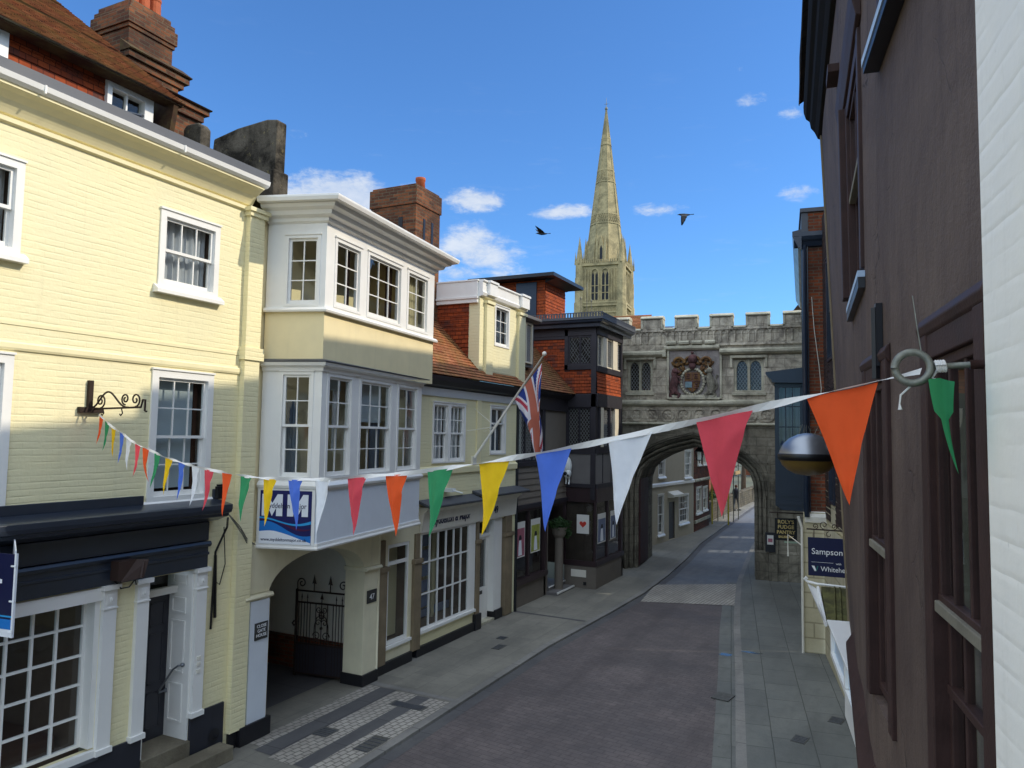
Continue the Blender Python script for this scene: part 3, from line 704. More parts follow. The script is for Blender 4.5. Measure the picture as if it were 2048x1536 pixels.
for (a, c, w0, zb_, e) in ((8.60, 9.13, .06, .28, .03), (AU1, 12.02, .03, .20, .04)):
    b = MB(FL); b.box(a, c, -.42, w0, zb_, 2.12); b.prism([(-.43, 2.12), (.10, 2.12), (.12, 2.15), (.09, 2.19), (-.43, 2.19)], a - e, c + e); b.build('pier', M['ivory'], bh, bevel=.008)
b = MB(FL); b.box(8.70, 9.09, .06, .085, .28, 2.10); b.build('pier_panel', M['signwhite'], bh)
for q in ((8.55, 9.18, -.45, .12, 0, .28), (AU1 - .03, 12.06, -.45, .07, 0, .21), (8.40, 8.545, -.3, .05, 0, .26)):
    b = MB(FL); b.box(*q); b.build('plinth', M['black'], bh, bevel=.01)
b = MB(FL)                         # passage
b.face([(11.95, -.42, .62), (11.95, -6, .62), (11.95, -6, 2.75), (11.95, -.42, 2.75)]); b.face([(8.9, -.42, 0), (8.9, -6, 0), (8.9, -6, 2.75), (8.9, -.42, 2.75)])
b.face([(8.9, -.42, 2.75), (11.95, -.42, 2.75), (11.95, -6, 2.75), (8.9, -6, 2.75)]); b.face([(8.9, -6, 0), (11.95, -6, 0), (11.95, -6, 2.75), (8.9, -6, 2.75)])
b.face([(11.6, -.42, 0), (11.95, -.42, 0), (11.95, -.42, 2.75), (11.6, -.42, 2.75)])
b.build('passage', M['offwhite'], bh)
b = MB(FL); b.box(11.88, 11.947, -6, -.42, 0, .62); b.build('passage_brick_base', M['redbrick'], bh)
# the tall pilaster at the party wall
b = MB(FL); b.box(8.36, 8.66, .003, .10, .26, 8.03); b.box(8.33, 8.70, .003, .13, 8.03, 8.10); b.box(8.30, 8.73, .003, .16, 8.10, 8.16); b.box(8.33, 8.72, .003, .13, 5.80, 5.99)
b.build('pilaster', M['cream'], bh)
# oriel plans
A = (8.84, 0.0); B = (9.13, .95)
def endp(B, L, ang): return (B[0] + L * math.cos(rad(ang)), B[1] - L * math.sin(rad(ang)))
CU = endp(B, 3.88, 6.0); CL = endp(B, 3.68, 8.0)
FU = Frame(*[-8.7 + B[1], B[0]], 90 + 6.0); FLo = Frame(-8.7 + B[1], B[0], 90 + 8.0)
dside = Vector((B[0] - A[0], B[1] - A[1])); LS = dside.length
FS = Frame(-8.7, 8.84, math.degrees(math.atan2(dside.x, dside.y)))
def oriel(C, z0, z1, holesF, holesS, mat, name, F, L):
    b = MB(F); b.wall(0, L, z0, z1, 0, holesF, .12); b.build(name, M[mat], bh)
    b = MB(FS); b.wall(0, LS, z0, z1, 0, holesS, .12); b.build(name, M[mat], bh)
    b = MB(FL); b.face([(C[0], C[1], z0), (C[0] + .08, -.02, z0), (C[0] + .08, -.02, z1), (C[0], C[1], z1)]); b.build(name, M[mat], bh)
UF = [(.24, 1.06, 6.72, 7.86), (1.24, 2.50, 6.72, 7.88), (2.70, 3.62, 6.72, 7.88)]
US = [(.31, .90, 6.70, 7.84)]
LF = [(.15, .96, 3.98, 5.66), (1.17, 2.40, 3.98, 5.66), (2.60, 3.52, 3.98, 5.66)]
LSd = [(.30, .86, 3.98, 5.66)]
ih = lambda H: [(a + .02, c - .02, d + .02, e - .02) for a, c, d, e in H]
oriel(CU, 6.62, 8.10, ih(UF), ih(US), 'white', 'upper_oriel', FU, 3.88)
oriel(CL, 3.86, 5.78, ih(LF), ih(LSd), 'white', 'lower_oriel', FLo, 3.68)
oriel(CU, 5.74, 6.62, [], [], 'cream_smooth', 'oriel_band', FU, 3.88)
oriel(CL, 2.93, 3.88, [], [], 'signwhite', 'oriel_base', FLo, 3.68)
b = MB(FL); b.face([A + (2.93,), B + (2.93,), CL + (2.93,), (CL[0] + .08, 0, 2.93)]); b.face([A + (6.62,), B + (6.62,), CU + (6.62,), (CU[0] + .08, 0, 6.62)]); b.build('oriel_soffit', M['ivory'], bh)
CUe, CLe = (CU[0] + .08, 0.0), (CL[0] + .08, 0.0)
b = MB(FL)
PU, PL = [CUe, CU, B, A], [CLe, CL, B, A]
b.sweep([(0, 6.60), (.07, 6.60), (.08, 6.63), (.05, 6.67), (0, 6.68)], PU)                                    # upper sill
b.sweep([(0, 8.02), (.05, 8.05), (.06, 8.10), (.15, 8.13), (.18, 8.19), (.27, 8.22), (.30, 8.27), (0, 8.27)], PU)   # eaves cornice
b.sweep([(.0, 8.268), (.40, 8.28), (.42, 8.33), (.42, 8.36), (.40, 8.37), (.0, 8.37)], PU)                    # gutter
b.sweep([(0, 5.66), (.03, 5.67), (.04, 5.72), (.10, 5.75), (.12, 5.80), (0, 5.80)], PL)
b.sweep([(0, 3.84), (.05, 3.84), (.06, 3.88), (.03, 3.92), (0, 3.94)], PL)
b.sweep([(-.02, 2.90), (.03, 2.90), (.04, 2.925), (.03, 2.95), (0, 2.96)], PL)
b.sweep([(0, 3.80), (.018, 3.80), (.018, 3.842), (0, 3.842)], PL); b.sweep([(0, 2.962), (.018, 2.962), (.018, 3.0), (0, 3.0)], PL)
for q in (.0, 1.0):
    pass
b.build('oriel_mouldings', M['white'], bh)
b = MB(FL)
b.sweep([(0, 5.802), (.13, 5.803), (.135, 5.82), (0, 5.86)], PL); b.build('oriel_flashing', M['lead'], bh)
b = MB(FL)
ev = [(A[0] - .3, -.0), (B[0] - .25, B[1] + .36), (CU[0] + .1, CU[1] + .40), (13.5, .2)]
zb = 8.372
b.face([(ev[0][0], ev[0][1], zb), (ev[1][0], ev[1][1], zb), (9.2, -3.4, zb + .55), (8.6, -3.4, zb + .55)]); b.face([(ev[1][0], ev[1][1], zb), (ev[2][0], ev[2][1], zb), (13.2, -3.4, zb + .55), (9.2, -3.4, zb + .55)])
b.box(8.6, 13.1, -6, -3.3, 6.0, zb + .54)
b.build('oriel_roof', M['lead'], bh)
ROOMC = {'none': None}
sash(bh, FU, *UF[0], 2, (3, 0), cas=.06, proud=.012, curtain=[('pleat', 'curtain_brown', .78, 1, 0, 1)])
sash(bh, FU, *UF[1], 3, (3, 0), cas=.06, proud=.012, curtain=[('pleat', 'curtain_blue', .0, .22, 0, .55), ('pleat', 'curtain_brown', .8, 1, 0, 1)])
sash(bh, FU, *UF[2], 2, (3, 0), cas=.06, proud=.012, curtain=[('pleat', 'curtain_cream', 0, 1, 0, 1)])
sash(bh, FS, *US[0], 2, (3, 0), cas=.05, proud=.012)
sash(bh, FLo, *LF[0], 2, (2, 2), cas=.06, proud=.012, curtain=[('flat', 'blind', .0, 1, .88, 1), ('pleat', 'net', .72, 1, .25, .9)], back=.2)
sash(bh, FLo, *LF[1], 3, (2, 2), cas=.06, proud=.012, curtain=[('flat', 'blind', .0, 1, .56, 1), ('pleat', 'curtain_blue', .72, 1, 0, .56)], back=.2)
sash(bh, FLo, *LF[2], 2, (2, 2), cas=.06, proud=.012, curtain=[('flat', 'curtain_cream', .05, 1, 0, .9)], back=.24)
sash(bh, FS, *LSd[0], 2, (2, 2), cas=.05, proud=.012, curtain=[('pleat', 'curtain_blue', 0, .35, 0, .75)])
# rooms behind the oriel: floors, back wall
b = MB(FL)
for z0, z1, C in ((6.64, 8.1, CU), (3.9, 5.76, CL)):
    b.face([A + (z0,), B + (z0,), C + (z0,), (C[0], -2, z0), (A[0], -2, z0)]); b.face([A + (z1,), B + (z1,), C + (z1,), (C[0], -2, z1), (A[0], -2, z1)])
    b.face([(A[0], -1.6, z0), (C[0], -1.6, z0), (C[0], -1.6, z1), (A[0], -1.6, z1)]); b.face([(A[0], -.03, z0), (A[0], -1.6, z0), (A[0], -1.6, z1), (A[0], -.03, z1)]); b.face([(C[0] + .05, .0, z0), (C[0] + .05, -1.6, z0), (C[0] + .05, -1.6, z1), (C[0] + .05, 0, z1)])
b.build('room', M['room_dark'], bh)
# narrow shop window and old posts right of the arch
b = MB(FL); b.wall(12.02, 13.72, .20, 2.98, -.10, [(12.52, 13.28, .50, 2.48)], .1); b.build('wall', M['ivory'], bh)
glazing(bh, FL, 12.50, 13.30, .50, 2.48, 1, 2, -.11, name='narrow_shop_window', edge=.07, zs=[2.10], mun=.07)
b = MB(FL); room_box(b, 12.5, 13.3, .5, 2.5, -.18, 1.2); b.build('room', M['room'], bh)
b = MB(FL); b.box(12.9, 13.28, -1.1, -.4, .55, 2.4); b.build('blind', M['curtain_cream'], bh)
b = MB(FL); b.box(12.44, 13.36, -.11, -.04, .44, .50); b.build('sill', M['white'], bh)
for (u0, u1) in ((12.13, 12.46), (13.38, 13.70)):
    b = MB(FL); b.box(u0 + .02, u1 - .02, -.16, -.03, .18, 2.05); b.box(u0, u1, -.16, .0, 1.98, 2.08); b.box(u0 + .08, u1 - .08, -.16, -.05, 2.08, 2.6)
    b.build('old_post', M['oldpost'], bh, bevel=.012)
b = MB(FL); b.box(12.02, 13.40, -.10, -.04, 0, .20); b.build('plinth', M['black'], bh, bevel=.008)
b = MB(FL); b.tube([(12.07, .0, .12), (12.07, .0, 2.9)], .035, 8); b.build('drainpipe', M['ivory'], bh, smooth=True)
for z in (.75, 1.35, 2.2):
    pass
# brick chimney behind the oriel
b = MB(FL); x0, x1 = -11.35 + 8.7, -10.0 + 8.7
b.box(15.0, 16.12, x0, x1, 7.0, 10.55); b.box(14.97, 16.15, x0 - .03, x1 + .03, 10.35, 10.80); b.box(15.02, 16.10, x0 + .02, x1 - .02, 10.80, 10.86)
cs = b.build('chimney', M['stackbrick'], bh, bevel=.008)
b = MB(FL)
for u in (15.33, 15.70): b.box(u, u + .09, x1 - .02, x1 + .012, 9.0, 10.05)
for vv in (x0 + .45, x0 + .85): b.box(14.988, 15.02, vv, vv + .12, 9.0, 10.05)
b.build('flue_slot', M['black'], cs)
b = MB(FL); b.lathe((15.7, x1 - .35, 10.84), [(0, 0), (.13, 0), (.115, .3), (.13, .33), (.13, .40), (.10, .40), (.10, .1), (0, .1)], 14); b.build('chimney_pot', bpy.data.materials['terracotta_pot'], cs, smooth=True)
# ------------------------------------------------------------------ number 49: pale yellow house with parapeted dormer
F9 = Frame(-8.8, 0, 90)
h9 = thing('dormer_house', 'pale yellow painted brick house with tiled roof and parapeted dormer', 'house', F9, 16.0)
W1, W2 = (14.05, 15.52, 4.07, 5.43), (16.80, 17.71, 4.22, 5.47)
b = MB(F9)
b.wall(13.0, 18.36, 3.10, 5.76, 0.0, [(W1[0] + .03, W1[1] - .03, W1[2] + .03, W1[3] - .03), (W2[0] + .03, W2[1] - .03, W2[2] + .03, W2[3] - .03)], .14)
b.wall(13.66, 16.2, 0.0, .52, -.02, [], .1); b.wall(13.0, 18.36, 2.55, 3.12, -.06)
b.face([(18.36, 0, 0), (18.36, -3, 0), (18.36, -3, 6), (18.36, 0, 6)])
b.build('wall', M['cream2'], h9)
b = MB(F9); b.prism([(0, 3.82), (.05, 3.83), (.06, 3.96), (.02, 4.0), (0, 4.0)], 13.0, 18.36); b.box(16.08, 16.30, .002, .035, 4.0, 5.74)
b.build('band_course', M['cream_trim'], h9)
b = MB(F9); b.prism([(0, 5.74), (.06, 5.75), (.20, 5.80), (.28, 5.90), (.30, 6.0), (.0, 6.05)], 13.0, 18.42); b.build('eaves_board', M['black'], h9)
b = MB(F9); b.prism([(0, 5.56), (.04, 5.57), (.07, 5.66), (.10, 5.74), (0, 5.745)], 13.0, 18.40); b.build('eaves_moulding', M['signwhite'], h9)
w = sash(h9, F9, W1[0], 14.77, W1[2], W1[3], 3, (2, 2), cas=.055, proud=.03, curtain=[('pleat', 'net', 0, 1, 0, 1)], mun=.02)
w = sash(h9, F9, 14.77, W1[1], W1[2], W1[3], 3, (2, 2), cas=.055, proud=.03, curtain=[('pleat', 'net', 0, 1, 0, 1)], mun=.02)
w = sash(h9, F9, *W2, 2, (1, 1), cas=.06, proud=.02, curtain=[('pleat', 'curtain_blue', 0, 1, 0, 1)], mun=.05, meet=5.02)
b = MB(F9); room_box(b, W1[0], W1[1], W1[2], W1[3], -.15, 1.2); room_box(b, W2[0], W2[1], W2[2], W2[3], -.15, 1.2); b.build('room', M['room_dark'], h9)
# main roof, 46 degrees
b = MB(F9); S46 = math.tan(rad(46)); zr = 9.05; vr = .30 - (zr - 6.02) / S46
b.tiles((12.9, .30, 6.02), (18.36, .30, 6.02), (18.36, vr, zr), (12.9, vr, zr), .105, .018, .006)
b.face([(12.9, vr, zr), (18.36, vr, zr), (18.36, vr - 2.9, 6.0), (12.9, vr - 2.9, 6.0)])
rf9 = b.build('roof', M['tile_roof'], h9)
# dormer flush with the front
D0, D1 = 16.12, 18.74
dw = (16.92, 17.78, 7.02, 8.09)
b = MB(F9); b.wall(D0, D1, 6.05, 8.22, .02, [(dw[0] + .02, dw[1] - .02, dw[2] + .02, dw[3] - .02)], .12)
for (u0, u1) in ((16.36, 16.72), (18.26, 18.66)): b.box(u0, u1, .02, .10, 6.05, 8.02); b.box(u0 - .03, u1 + .03, .02, .14, 8.02, 8.10)
b.box(D0, D0 + .06, -.30, .018, 6.0, 8.22)
dm = b.build('dormer', M['cream2'], h9)
b = MB(F9)
b.prism([(.02, 8.16), (.10, 8.18), (.13, 8.26), (.10, 8.30), (.10, 8.52), (.14, 8.54), (.14, 8.58), (-.2, 8.58), (-.2, 8.16)], D0 - .02, D1 + .02)
for (u0, u1) in ((16.34, 16.76), (18.24, 18.72)): b.box(u0, u1, -.2, .19, 8.22, 8.53); b.box(u0 - .02, u1 + .02, -.22, .22, 8.53, 8.59)
b.box(D0 - .08, D0 + .02, -3.0, -.02, 8.0, 8.54); b.box(D0 - .11, D0 + .04, -3.0, .0, 8.10, 8.16); b.box(D0 - .1, D0 + .03, -3.0, .0, 8.54, 8.58)
b.box(D0, D1, -3.0, -.2, 8.2, 8.45)
b.build('parapet', M['white'], dm, bevel=.006)
b = MB(F9)
b.tiles((D0 - .005, -3.2, 5.9), (D0 - .005, -.28, 5.9), (D0 - .005, -.28, 8.0), (D0 - .005, -3.2, 8.0), .11, .015, .004)
b.build('cheek', M['tile_hung'], dm)
sash(dm, F9, *dw, 2, (3, 0), v=.02, cas=.06, proud=.02, curtain=[('pleat', 'curtain_blue', .5, 1, 0, 1)])
b = MB(F9); room_box(b, dw[0], dw[1], dw[2], dw[3], -.12, .8); b.build('room', M['room'], dm)
# shopfront
b = MB(F9)
b.prism([(0, 3.24), (.32, 3.13), (.34, 3.15), (.34, 3.18), (0, 3.30)], 13.55, 16.02); b.prism([(0, 3.32), (.36, 3.21), (.38, 3.23), (.38, 3.26), (0, 3.37)], 15.95, 18.50)
b.build('lead_hood', M['lead'], h9)
b = MB(F9); b.prism([(-.06, 2.60), (.05, 2.60), (.10, 3.02), (.16, 3.06), (.22, 3.14), (-.06, 3.14)], 13.66, 16.16); b.prism([(-.06, 2.60), (.03, 2.60), (.07, 3.04), (.22, 3.18), (-.06, 3.18)], 16.16, 18.36); b.build('shop_fascia', M['offwhite'], h9)
glazing(h9, F9, 13.72, 15.90, .50, 2.60, 6, 3, -.005, name='shop_window', edge=.06, zs=[1.27, 1.94], mun=.028)
b = MB(F9); b.box(15.90, 16.16, -.06, .0, .50, 2.60); b.box(13.66, 16.16, -.06, .05, .46, .52); b.build('shop_window_surround', M['white'], h9)
b = MB(F9); room_box(b, 13.7, 16.15, .5, 2.6, -.08, 1.9); b.build('room', M['room'], h9)
b = MB(F9)                         # display boards: rows of property cards inside
r2 = random.Random(3)
b.box(13.8, 15.9, -.60, -.55, .55, .72)
for i in range(3):
    for j in range(5):
        u = 13.85 + i * .34; z = .80 + j * .34; b.box(u, u + .28, -.50, -.49, z, z + .26)
b.build('property_cards', M['poster_blue'], h9)
b = MB(F9); b.box(15.0, 15.12, -.7, -.5, .5, 2.6); b.box(15.15, 15.85, -.9, -.85, .6, 2.58); b.build('screen', M['curtain_cream'], h9)
b = MB(F9)                         # door and fanlight
b.box(16.56, 17.28, -.28, -.23, .06, .86); b.box(16.56, 16.66, -.28, -.23, .86, 2.14); b.box(17.14, 17.28, -.28, -.23, .86, 2.14); b.box(16.66, 17.14, -.28, -.23, 2.06, 2.14)
d9 = b.build('door', M['white'], h9, bevel=.004)
b = MB(F9); b.face([(16.66, -.25, .86), (17.14, -.25, .86), (17.14, -.25, 2.06), (16.66, -.25, 2.06)]); b.build('pane', M['glass'], d9)
b = MB(F9); b.box(16.74, 16.98, -.228, -.222, .70, .79); b.build('letterbox', M['black'], d9)
b = MB(F9); b.box(16.68, 16.92, -.27, -.262, 1.30, 1.62); b.build('notice', M['paper'], d9)
b = MB(F9); b.box(16.50, 17.70, -.30, -.18, 2.14, 2.22); b.box(17.28, 17.72, -.30, -.06, .22, 2.60); b.box(16.40, 16.56, -.30, -.18, .06, 2.6); b.build('door_surround', M['white'], h9)
b = MB(F9); b.face([(16.56, -.22, 2.22), (17.28, -.22, 2.22), (17.28, -.22, 2.58), (16.56, -.22, 2.58)]); b.build('fanlight', M['glass'], h9)
b = MB(F9); room_box(b, 16.45, 17.4, .05, 2.6, -.32, 1.0); b.build('hall', M['room_dark'], h9)
for (u0, u1, z0) in ((16.17, 16.40, .36), (17.76, 18.22, .02)):
    b = MB(F9); b.box(u0 + .02, u1 - .02, -.2, .03, z0, 2.08); b.box(u0 - .02, u1 + .02, -.2, .06, 2.06, 2.16); b.box(u0 + .06, u1 - .06, -.2, .02, 2.16, 2.6)
    b.build('old_post', M['oldpost'], h9, bevel=.012)
for q in ((13.60, 16.11, -.1, .04, 0, .20), (16.12, 16.42, -.1, .07, 0, .38), (17.34, 17.74, -.3, -.02, 0, .24)):
    b = MB(F9); b.box(*q); b.build('plinth', M['black'], h9, bevel=.008)
b = MB(F9); b.box(16.42, 17.36, -.3, -.05, 0, .06); b.build('doorstep', M['stone_trim'], h9)
b = MB(F9); b.box(14.6, 14.78, .0, .22, 3.42, 3.50); b.tube([(14.68, .2, 3.46), (14.75, .42, 3.40)], .018); b.build('camera_bracket', M['plasticwhite'], h9)
b = MB(F9); b.tube([(14.6, .05, 3.30), (15.0, .1, 3.31), (15.4, .05, 3.30)], .012); b.build('loose_cable', M['plasticblack'], h9)
lettering('Myddelton & Major', .255, F9, 14.02, .075, 2.74, M['txt_navy'], h9, sx=.86, bold=.006)
lettering('49', .25, F9, 17.02, .06, 2.74, M['txt_navy'], h9, sx=.9, bold=.006)

# ------------------------------------------------------------------ dark timbered corner shop with tile-hung bay
FT = Frame(-8.9, 0, 90)
tu = thing('timbered_shop', 'dark timbered shop with tile hung bay and leaded windows beside stone gate', 'shop', FT, 21.0)
b = MB(FT)
b.wall(18.37, 22.3, 2.75, 6.0, 0.0, [(18.60, 20.3, 3.98, 5.5)], .12)
b.wall(18.37, 20.75, 0.0, .66, .0); b.box(20.62, 20.9, -.8, 0, 0, 2.75)
b.build('wall', M['taupe'], tu)
b = MB(FT)
for z in (3.86, 3.68, 3.5, 3.32, 3.14, 2.96): b.prism([(0.002, z - .17), (.035, z - .17), (.012, z), (0.002, z)], 18.4, 22.28)
b.build('weatherboard', M['taupe'], tu)
b = MB(FT)
b.box(18.37, 22.3, .002, .06, 5.5, 5.95); b.box(18.37, 18.6, .002, .05, 3.9, 5.5); b.box(20.3, 20.5, .002, .05, 3.9, 5.5); b.prism([(0, 5.85), (.25, 5.98), (.28, 6.06), (0, 6.1)], 18.37, 22.3)
b.box(18.5, 20.4, .0, .07, 3.86, 3.98); b.box(18.37, 22.3, .0, .1, 2.68, 2.80)
b.build('timber_frame', M['timber'], tu, bevel=.006)
def leaded(u0, u1, z0, z1, v, F, lights=2, frame='timber', parent=None, du=.10, dz=.14, edge=.05):
    b = MB(F); b.box(u0, u0 + edge, v - .06, v + .02, z0, z1); b.box(u1 - edge, u1, v - .06, v + .02, z0, z1); b.box(u0 + edge, u1 - edge, v - .06, v + .02, z0, z0 + edge); b.box(u0 + edge, u1 - edge, v - .06, v + .02, z1 - edge, z1)
    w = (u1 - u0 - 2 * edge) / lights
    for i in range(1, lights): x = u0 + edge + w * i; b.box(x - .025, x + .025, v - .06, v + .015, z0 + edge, z1 - edge)
    o = b.build('leaded_window', M[frame], parent or tu)
    g = MB(F); g.face([(u0, v - .035, z0), (u1, v - .035, z0), (u1, v - .035, z1), (u0, v - .035, z1)]); g.build('pane', M['glass'], o)
    l = MB(F); lattice(l, u0 + edge, u1 - edge, z0 + edge, z1 - edge, v - .03, du, dz); l.build('leading', M['leading'], o)
    return o
leaded(18.6, 20.3, 3.98, 5.5, -.02, FT, 3)
b = MB(FT); room_box(b, 18.6, 20.3, 3.98, 5.5, -.14, 1.0); room_box(b, 18.6, 20.6, .66, 2.7, -.14, 1.4); b.build('room', M['room_dark'], tu)
b = MB(FT); b.box(18.66, 19.1, -.10, -.09, 4.1, 5.4); b.build('blind', M['offwhite'], tu)
# roof and the little leaded dormer
b = MB(FT); zr = 9.0; vr = .3 - (zr - 6.06) / math.tan(rad(47))
b.tiles((18.37, .32, 6.06), (24.4, .32, 6.06), (24.4, vr, zr), (18.37, vr, zr), .105, .018, .006)
b.face([(18.37, vr, zr), (24.9, vr, zr), (24.9, vr - 3, 6), (18.37, vr - 3, 6)])
b.build('roof', M['tile_old'], tu)
b = MB(FT); b.box(18.80, 19.86, -2.5, -.10, 6.7, 8.02); b.prism([(.02, 8.02), (.12, 8.06), (.12, 8.14), (-2.5, 8.3), (-2.5, 8.02)], 18.7, 19.95); td = b.build('roof_dormer', M['greyrender'], tu)
leaded(18.86, 19.70, 6.80, 7.98, -.07, FT, 2, 'palepanel', td, .09, .13)
# the bay: square on plan, three storeys, beside the gate
BY0, BY1, BX = 22.3, 24.85, 1.0
FB1 = Frame(-8.9, BY0, 0)         # side of the bay: u runs out from the wall (+X), faces back up the street
SD = lambda x: x + 8.9
b = MB(FB1)                        # tile-hung side of upper bay and skirt
zt = 6.86
b.tiles((SD(-10.0), 0, 6.10), (SD(-7.92), 0, 6.10), (SD(-7.92), 0, 6.86), (SD(-10.0), 0, 6.86), .11, .018, .005)
b.tiles((SD(-10.6), 0, 6.86), (SD(-8.92), 0, 6.86), (SD(-8.92), 0, 7.88), (SD(-10.6), 0, 7.88), .11, .018, .005)
b.build('hung_tiles', M['tile_hung'], tu)
b = MB(FT)
b.tiles((BY0, BX + .02, 6.10), (BY1, BX + .02, 6.10), (BY1, BX + .0, 6.78), (BY0, BX + .0, 6.78), .11, .018, .005); b.build('hung_tiles', M['tile_hung_sunlit'], tu)
b = MB(FB1)
b.box(SD(-8.98), SD(-7.92), .0, .05, 6.86, 7.02); b.box(SD(-8.98), SD(-8.86), .0, .05, 6.86, 8.16); b.box(SD(-8.06), SD(-7.90), -.1, .06, 2.75, 8.16)
b.box(SD(-10.6), SD(-7.9), .0, .05, 7.95, 8.20); b.box(SD(-10.6), SD(-8.98), .0, .04, 7.86, 7.95)
b.box(SD(-8.9), SD(-7.9), .0, .06, 5.66, 6.08); b.box(SD(-8.9), SD(-7.9), .0, .05, 4.17, 4.36); b.box(SD(-8.9), SD(-7.9), .0, .07, 3.12, 3.24); b.box(SD(-8.98), SD(-8.86), .0, .05, 3.2, 5.7)
b.build('timber_frame', M['timber'], tu, bevel=.006)
b = MB(FT)
b.box(BY0 + .02, BY1, BX - .1, BX + .05, 6.80, 6.98); b.box(BY0, BY1 + .02, BX - .1, BX + .06, 7.97, 8.2); b.box(BY0, BY1, BX - .06, BX + .05, 5.68, 6.10); b.box(BY0, BY1, BX - .06, BX + .04, 4.19, 4.38); b.box(BY0, BY1, BX - .06, BX + .06, 3.1, 3.24)
for u in (22.9, 23.75, 24.45): b.box(u, u + .05, BX - .03, BX + .03, 3.24, 4.2)
b.box(BY1 - .1, BY1 + .02, BX - .1, BX + .045, 2.75, 8.1)
for u0 in (22.55, 23.55, 24.6): b.box(u0, u0 + .10, BX - .06, BX + .04, 4.38, 5.68)
b.build('timber_frame', M['timber'], tu, bevel=.006)
b = MB(FT)
for (u0, u1, z0, z1) in ((22.86, 23.28, 6.98, 7.97), (23.86, 24.34, 6.98, 7.97), (24.10, 24.50, 4.40, 5.68), (22.66, 22.95, 4.4, 5.68)): 
    b = MB(FT); b.box(u0, u1, BX - .06, BX + .035, z0, z1); b.build('pale_post', M['palepanel'], tu, bevel=.006)
b = MB(FB1); b.box(SD(-8.9), SD(-7.92), -.06, .02, 3.24, 4.17); b.box(SD(-9.5), SD(-8.9), -.1, .0, 2.75, 3.9); b.build('plaster_panel', M['greyrender'], tu)
b = MB(FT); b.box(BY0, BY1, BX - .06, BX + .01, 3.24, 4.19); b.build('plaster_panel', M['greyrender'], tu)
FBs = FB1
leaded(SD(-8.86), SD(-8.06), 7.02, 7.95, .0, FB1, 2); leaded(SD(-8.86), SD(-8.06), 4.36, 5.66, .0, FB1, 2)
leaded(22.42, 24.85, 6.98, 7.97, BX - .02, FT, 3, 'palepanel'); leaded(22.42, 24.78, 4.38, 5.68, BX - .02, FT, 4)
b = MB(FB1); b.box(SD(-9.5), SD(-8.92), -.08, .0, 4.3, 5.6); b.build('side_light_panel', M['palepanel'], tu)
b = MB(FB1); b.box(SD(-9.42), SD(-9.06), .0, .012, 4.42, 5.5); b.build('side_light', M['room_dark'], tu)
b = MB(FT)
for z0, z1 in ((6.95, 8.0), (4.36, 5.7)):
    b.face([(BY0, .95, z0), (BY0, -1, z0), (BY1, -1, z0), (BY1, .95, z0)]); b.face([(BY0, .95, z1), (BY0, -1, z1), (BY1, -1, z1), (BY1, .95, z1)])
    b.face([(BY0, -.6, z0), (BY1, -.6, z0), (BY1, -.6, z1), (BY0, -.6, z1)]); b.face([(BY1, .95, z0), (BY1, -.6, z0), (BY1, -.6, z1), (BY1, .95, z1)])
b.build('room', M['room_dark'], tu)
b = MB(FT)                         # flat lead roof with a fretted edge
rp = [(21.95, -1.9), (21.95, 1.32), (25.5, 1.32), (25.5, -1.9)]
b.plan([(22.05, -1.9), (22.05, 1.2), (25.4, 1.2), (25.4, -1.9)], 8.20, 8.36)
b.sweep([(0, 8.30), (.10, 8.34), (.12, 8.40), (0, 8.42)], [(25.4, 1.2), (22.05, 1.2), (22.05, -1.9)])
rt = b.build('bay_roof', M['charcoal'], tu)
b = MB(FT); b.plan([(21.93, -1.9), (21.93, 1.32), (25.52, 1.32), (25.52, -1.9)], 8.422, 8.50)
for i in range(34):
    t = -1.85 + i * .094; b.box(21.93, 21.95, t, t + .05, 8.50, 8.62)
for i in range(36):
    t = 22.0 + i * .098; b.box(t, t + .05, 1.30, 1.32, 8.50, 8.60)
b.box(21.925, 21.955, -1.9, 1.32, 8.62, 8.645); b.box(21.93, 25.52, 1.295, 1.325, 8.60, 8.625)
b.build('roof_edge', M['lead'], rt)
# brick stair tower on the roof
b = MB(FT); b.box(24.0, 25.85, -3.9, -1.55, 7.0, 10.25); tw = b.build('stair_tower', M['black'], tu)
b = MB(FT)
b.tiles((24.0, -4.0, 8.3), (23.99, -1.54, 8.3), (23.99, -1.54, 10.26), (24.0, -4.0, 10.26), .12, .018, .006)
b.tiles((23.99, -1.54, 8.3), (25.86, -1.54, 8.3), (25.86, -1.54, 10.26), (23.99, -1.54, 10.26), .12, .018, .006)
b.build('hung_tiles', M['tile_hung_sunlit'], tw)
b = MB(FT); b.box(23.93, 23.975, -2.66, -1.86, 8.6, 10.2); b.build('boarded_hatch', M['navy'], tw)
b = MB(FT); b.plan([(23.45, -4.4), (23.45, -1.0), (26.4, -1.0), (26.4, -4.4)], 10.28, 10.40); b.raw([(23.45, -4.4, 10.402), (23.45, -1.0, 10.402), (26.4, -1.0, 10.402), (26.4, -4.4, 10.402), (24.9, -2.8, 10.72)], [(0, 1, 4), (1, 2, 4), (2, 3, 4), (3, 0, 4)])
b.prism([(-1.5, 10.15), (-1.1, 10.28), (-1.5, 10.28)], 23.9, 25.9); b.build('tower_roof', M['black'], tw)
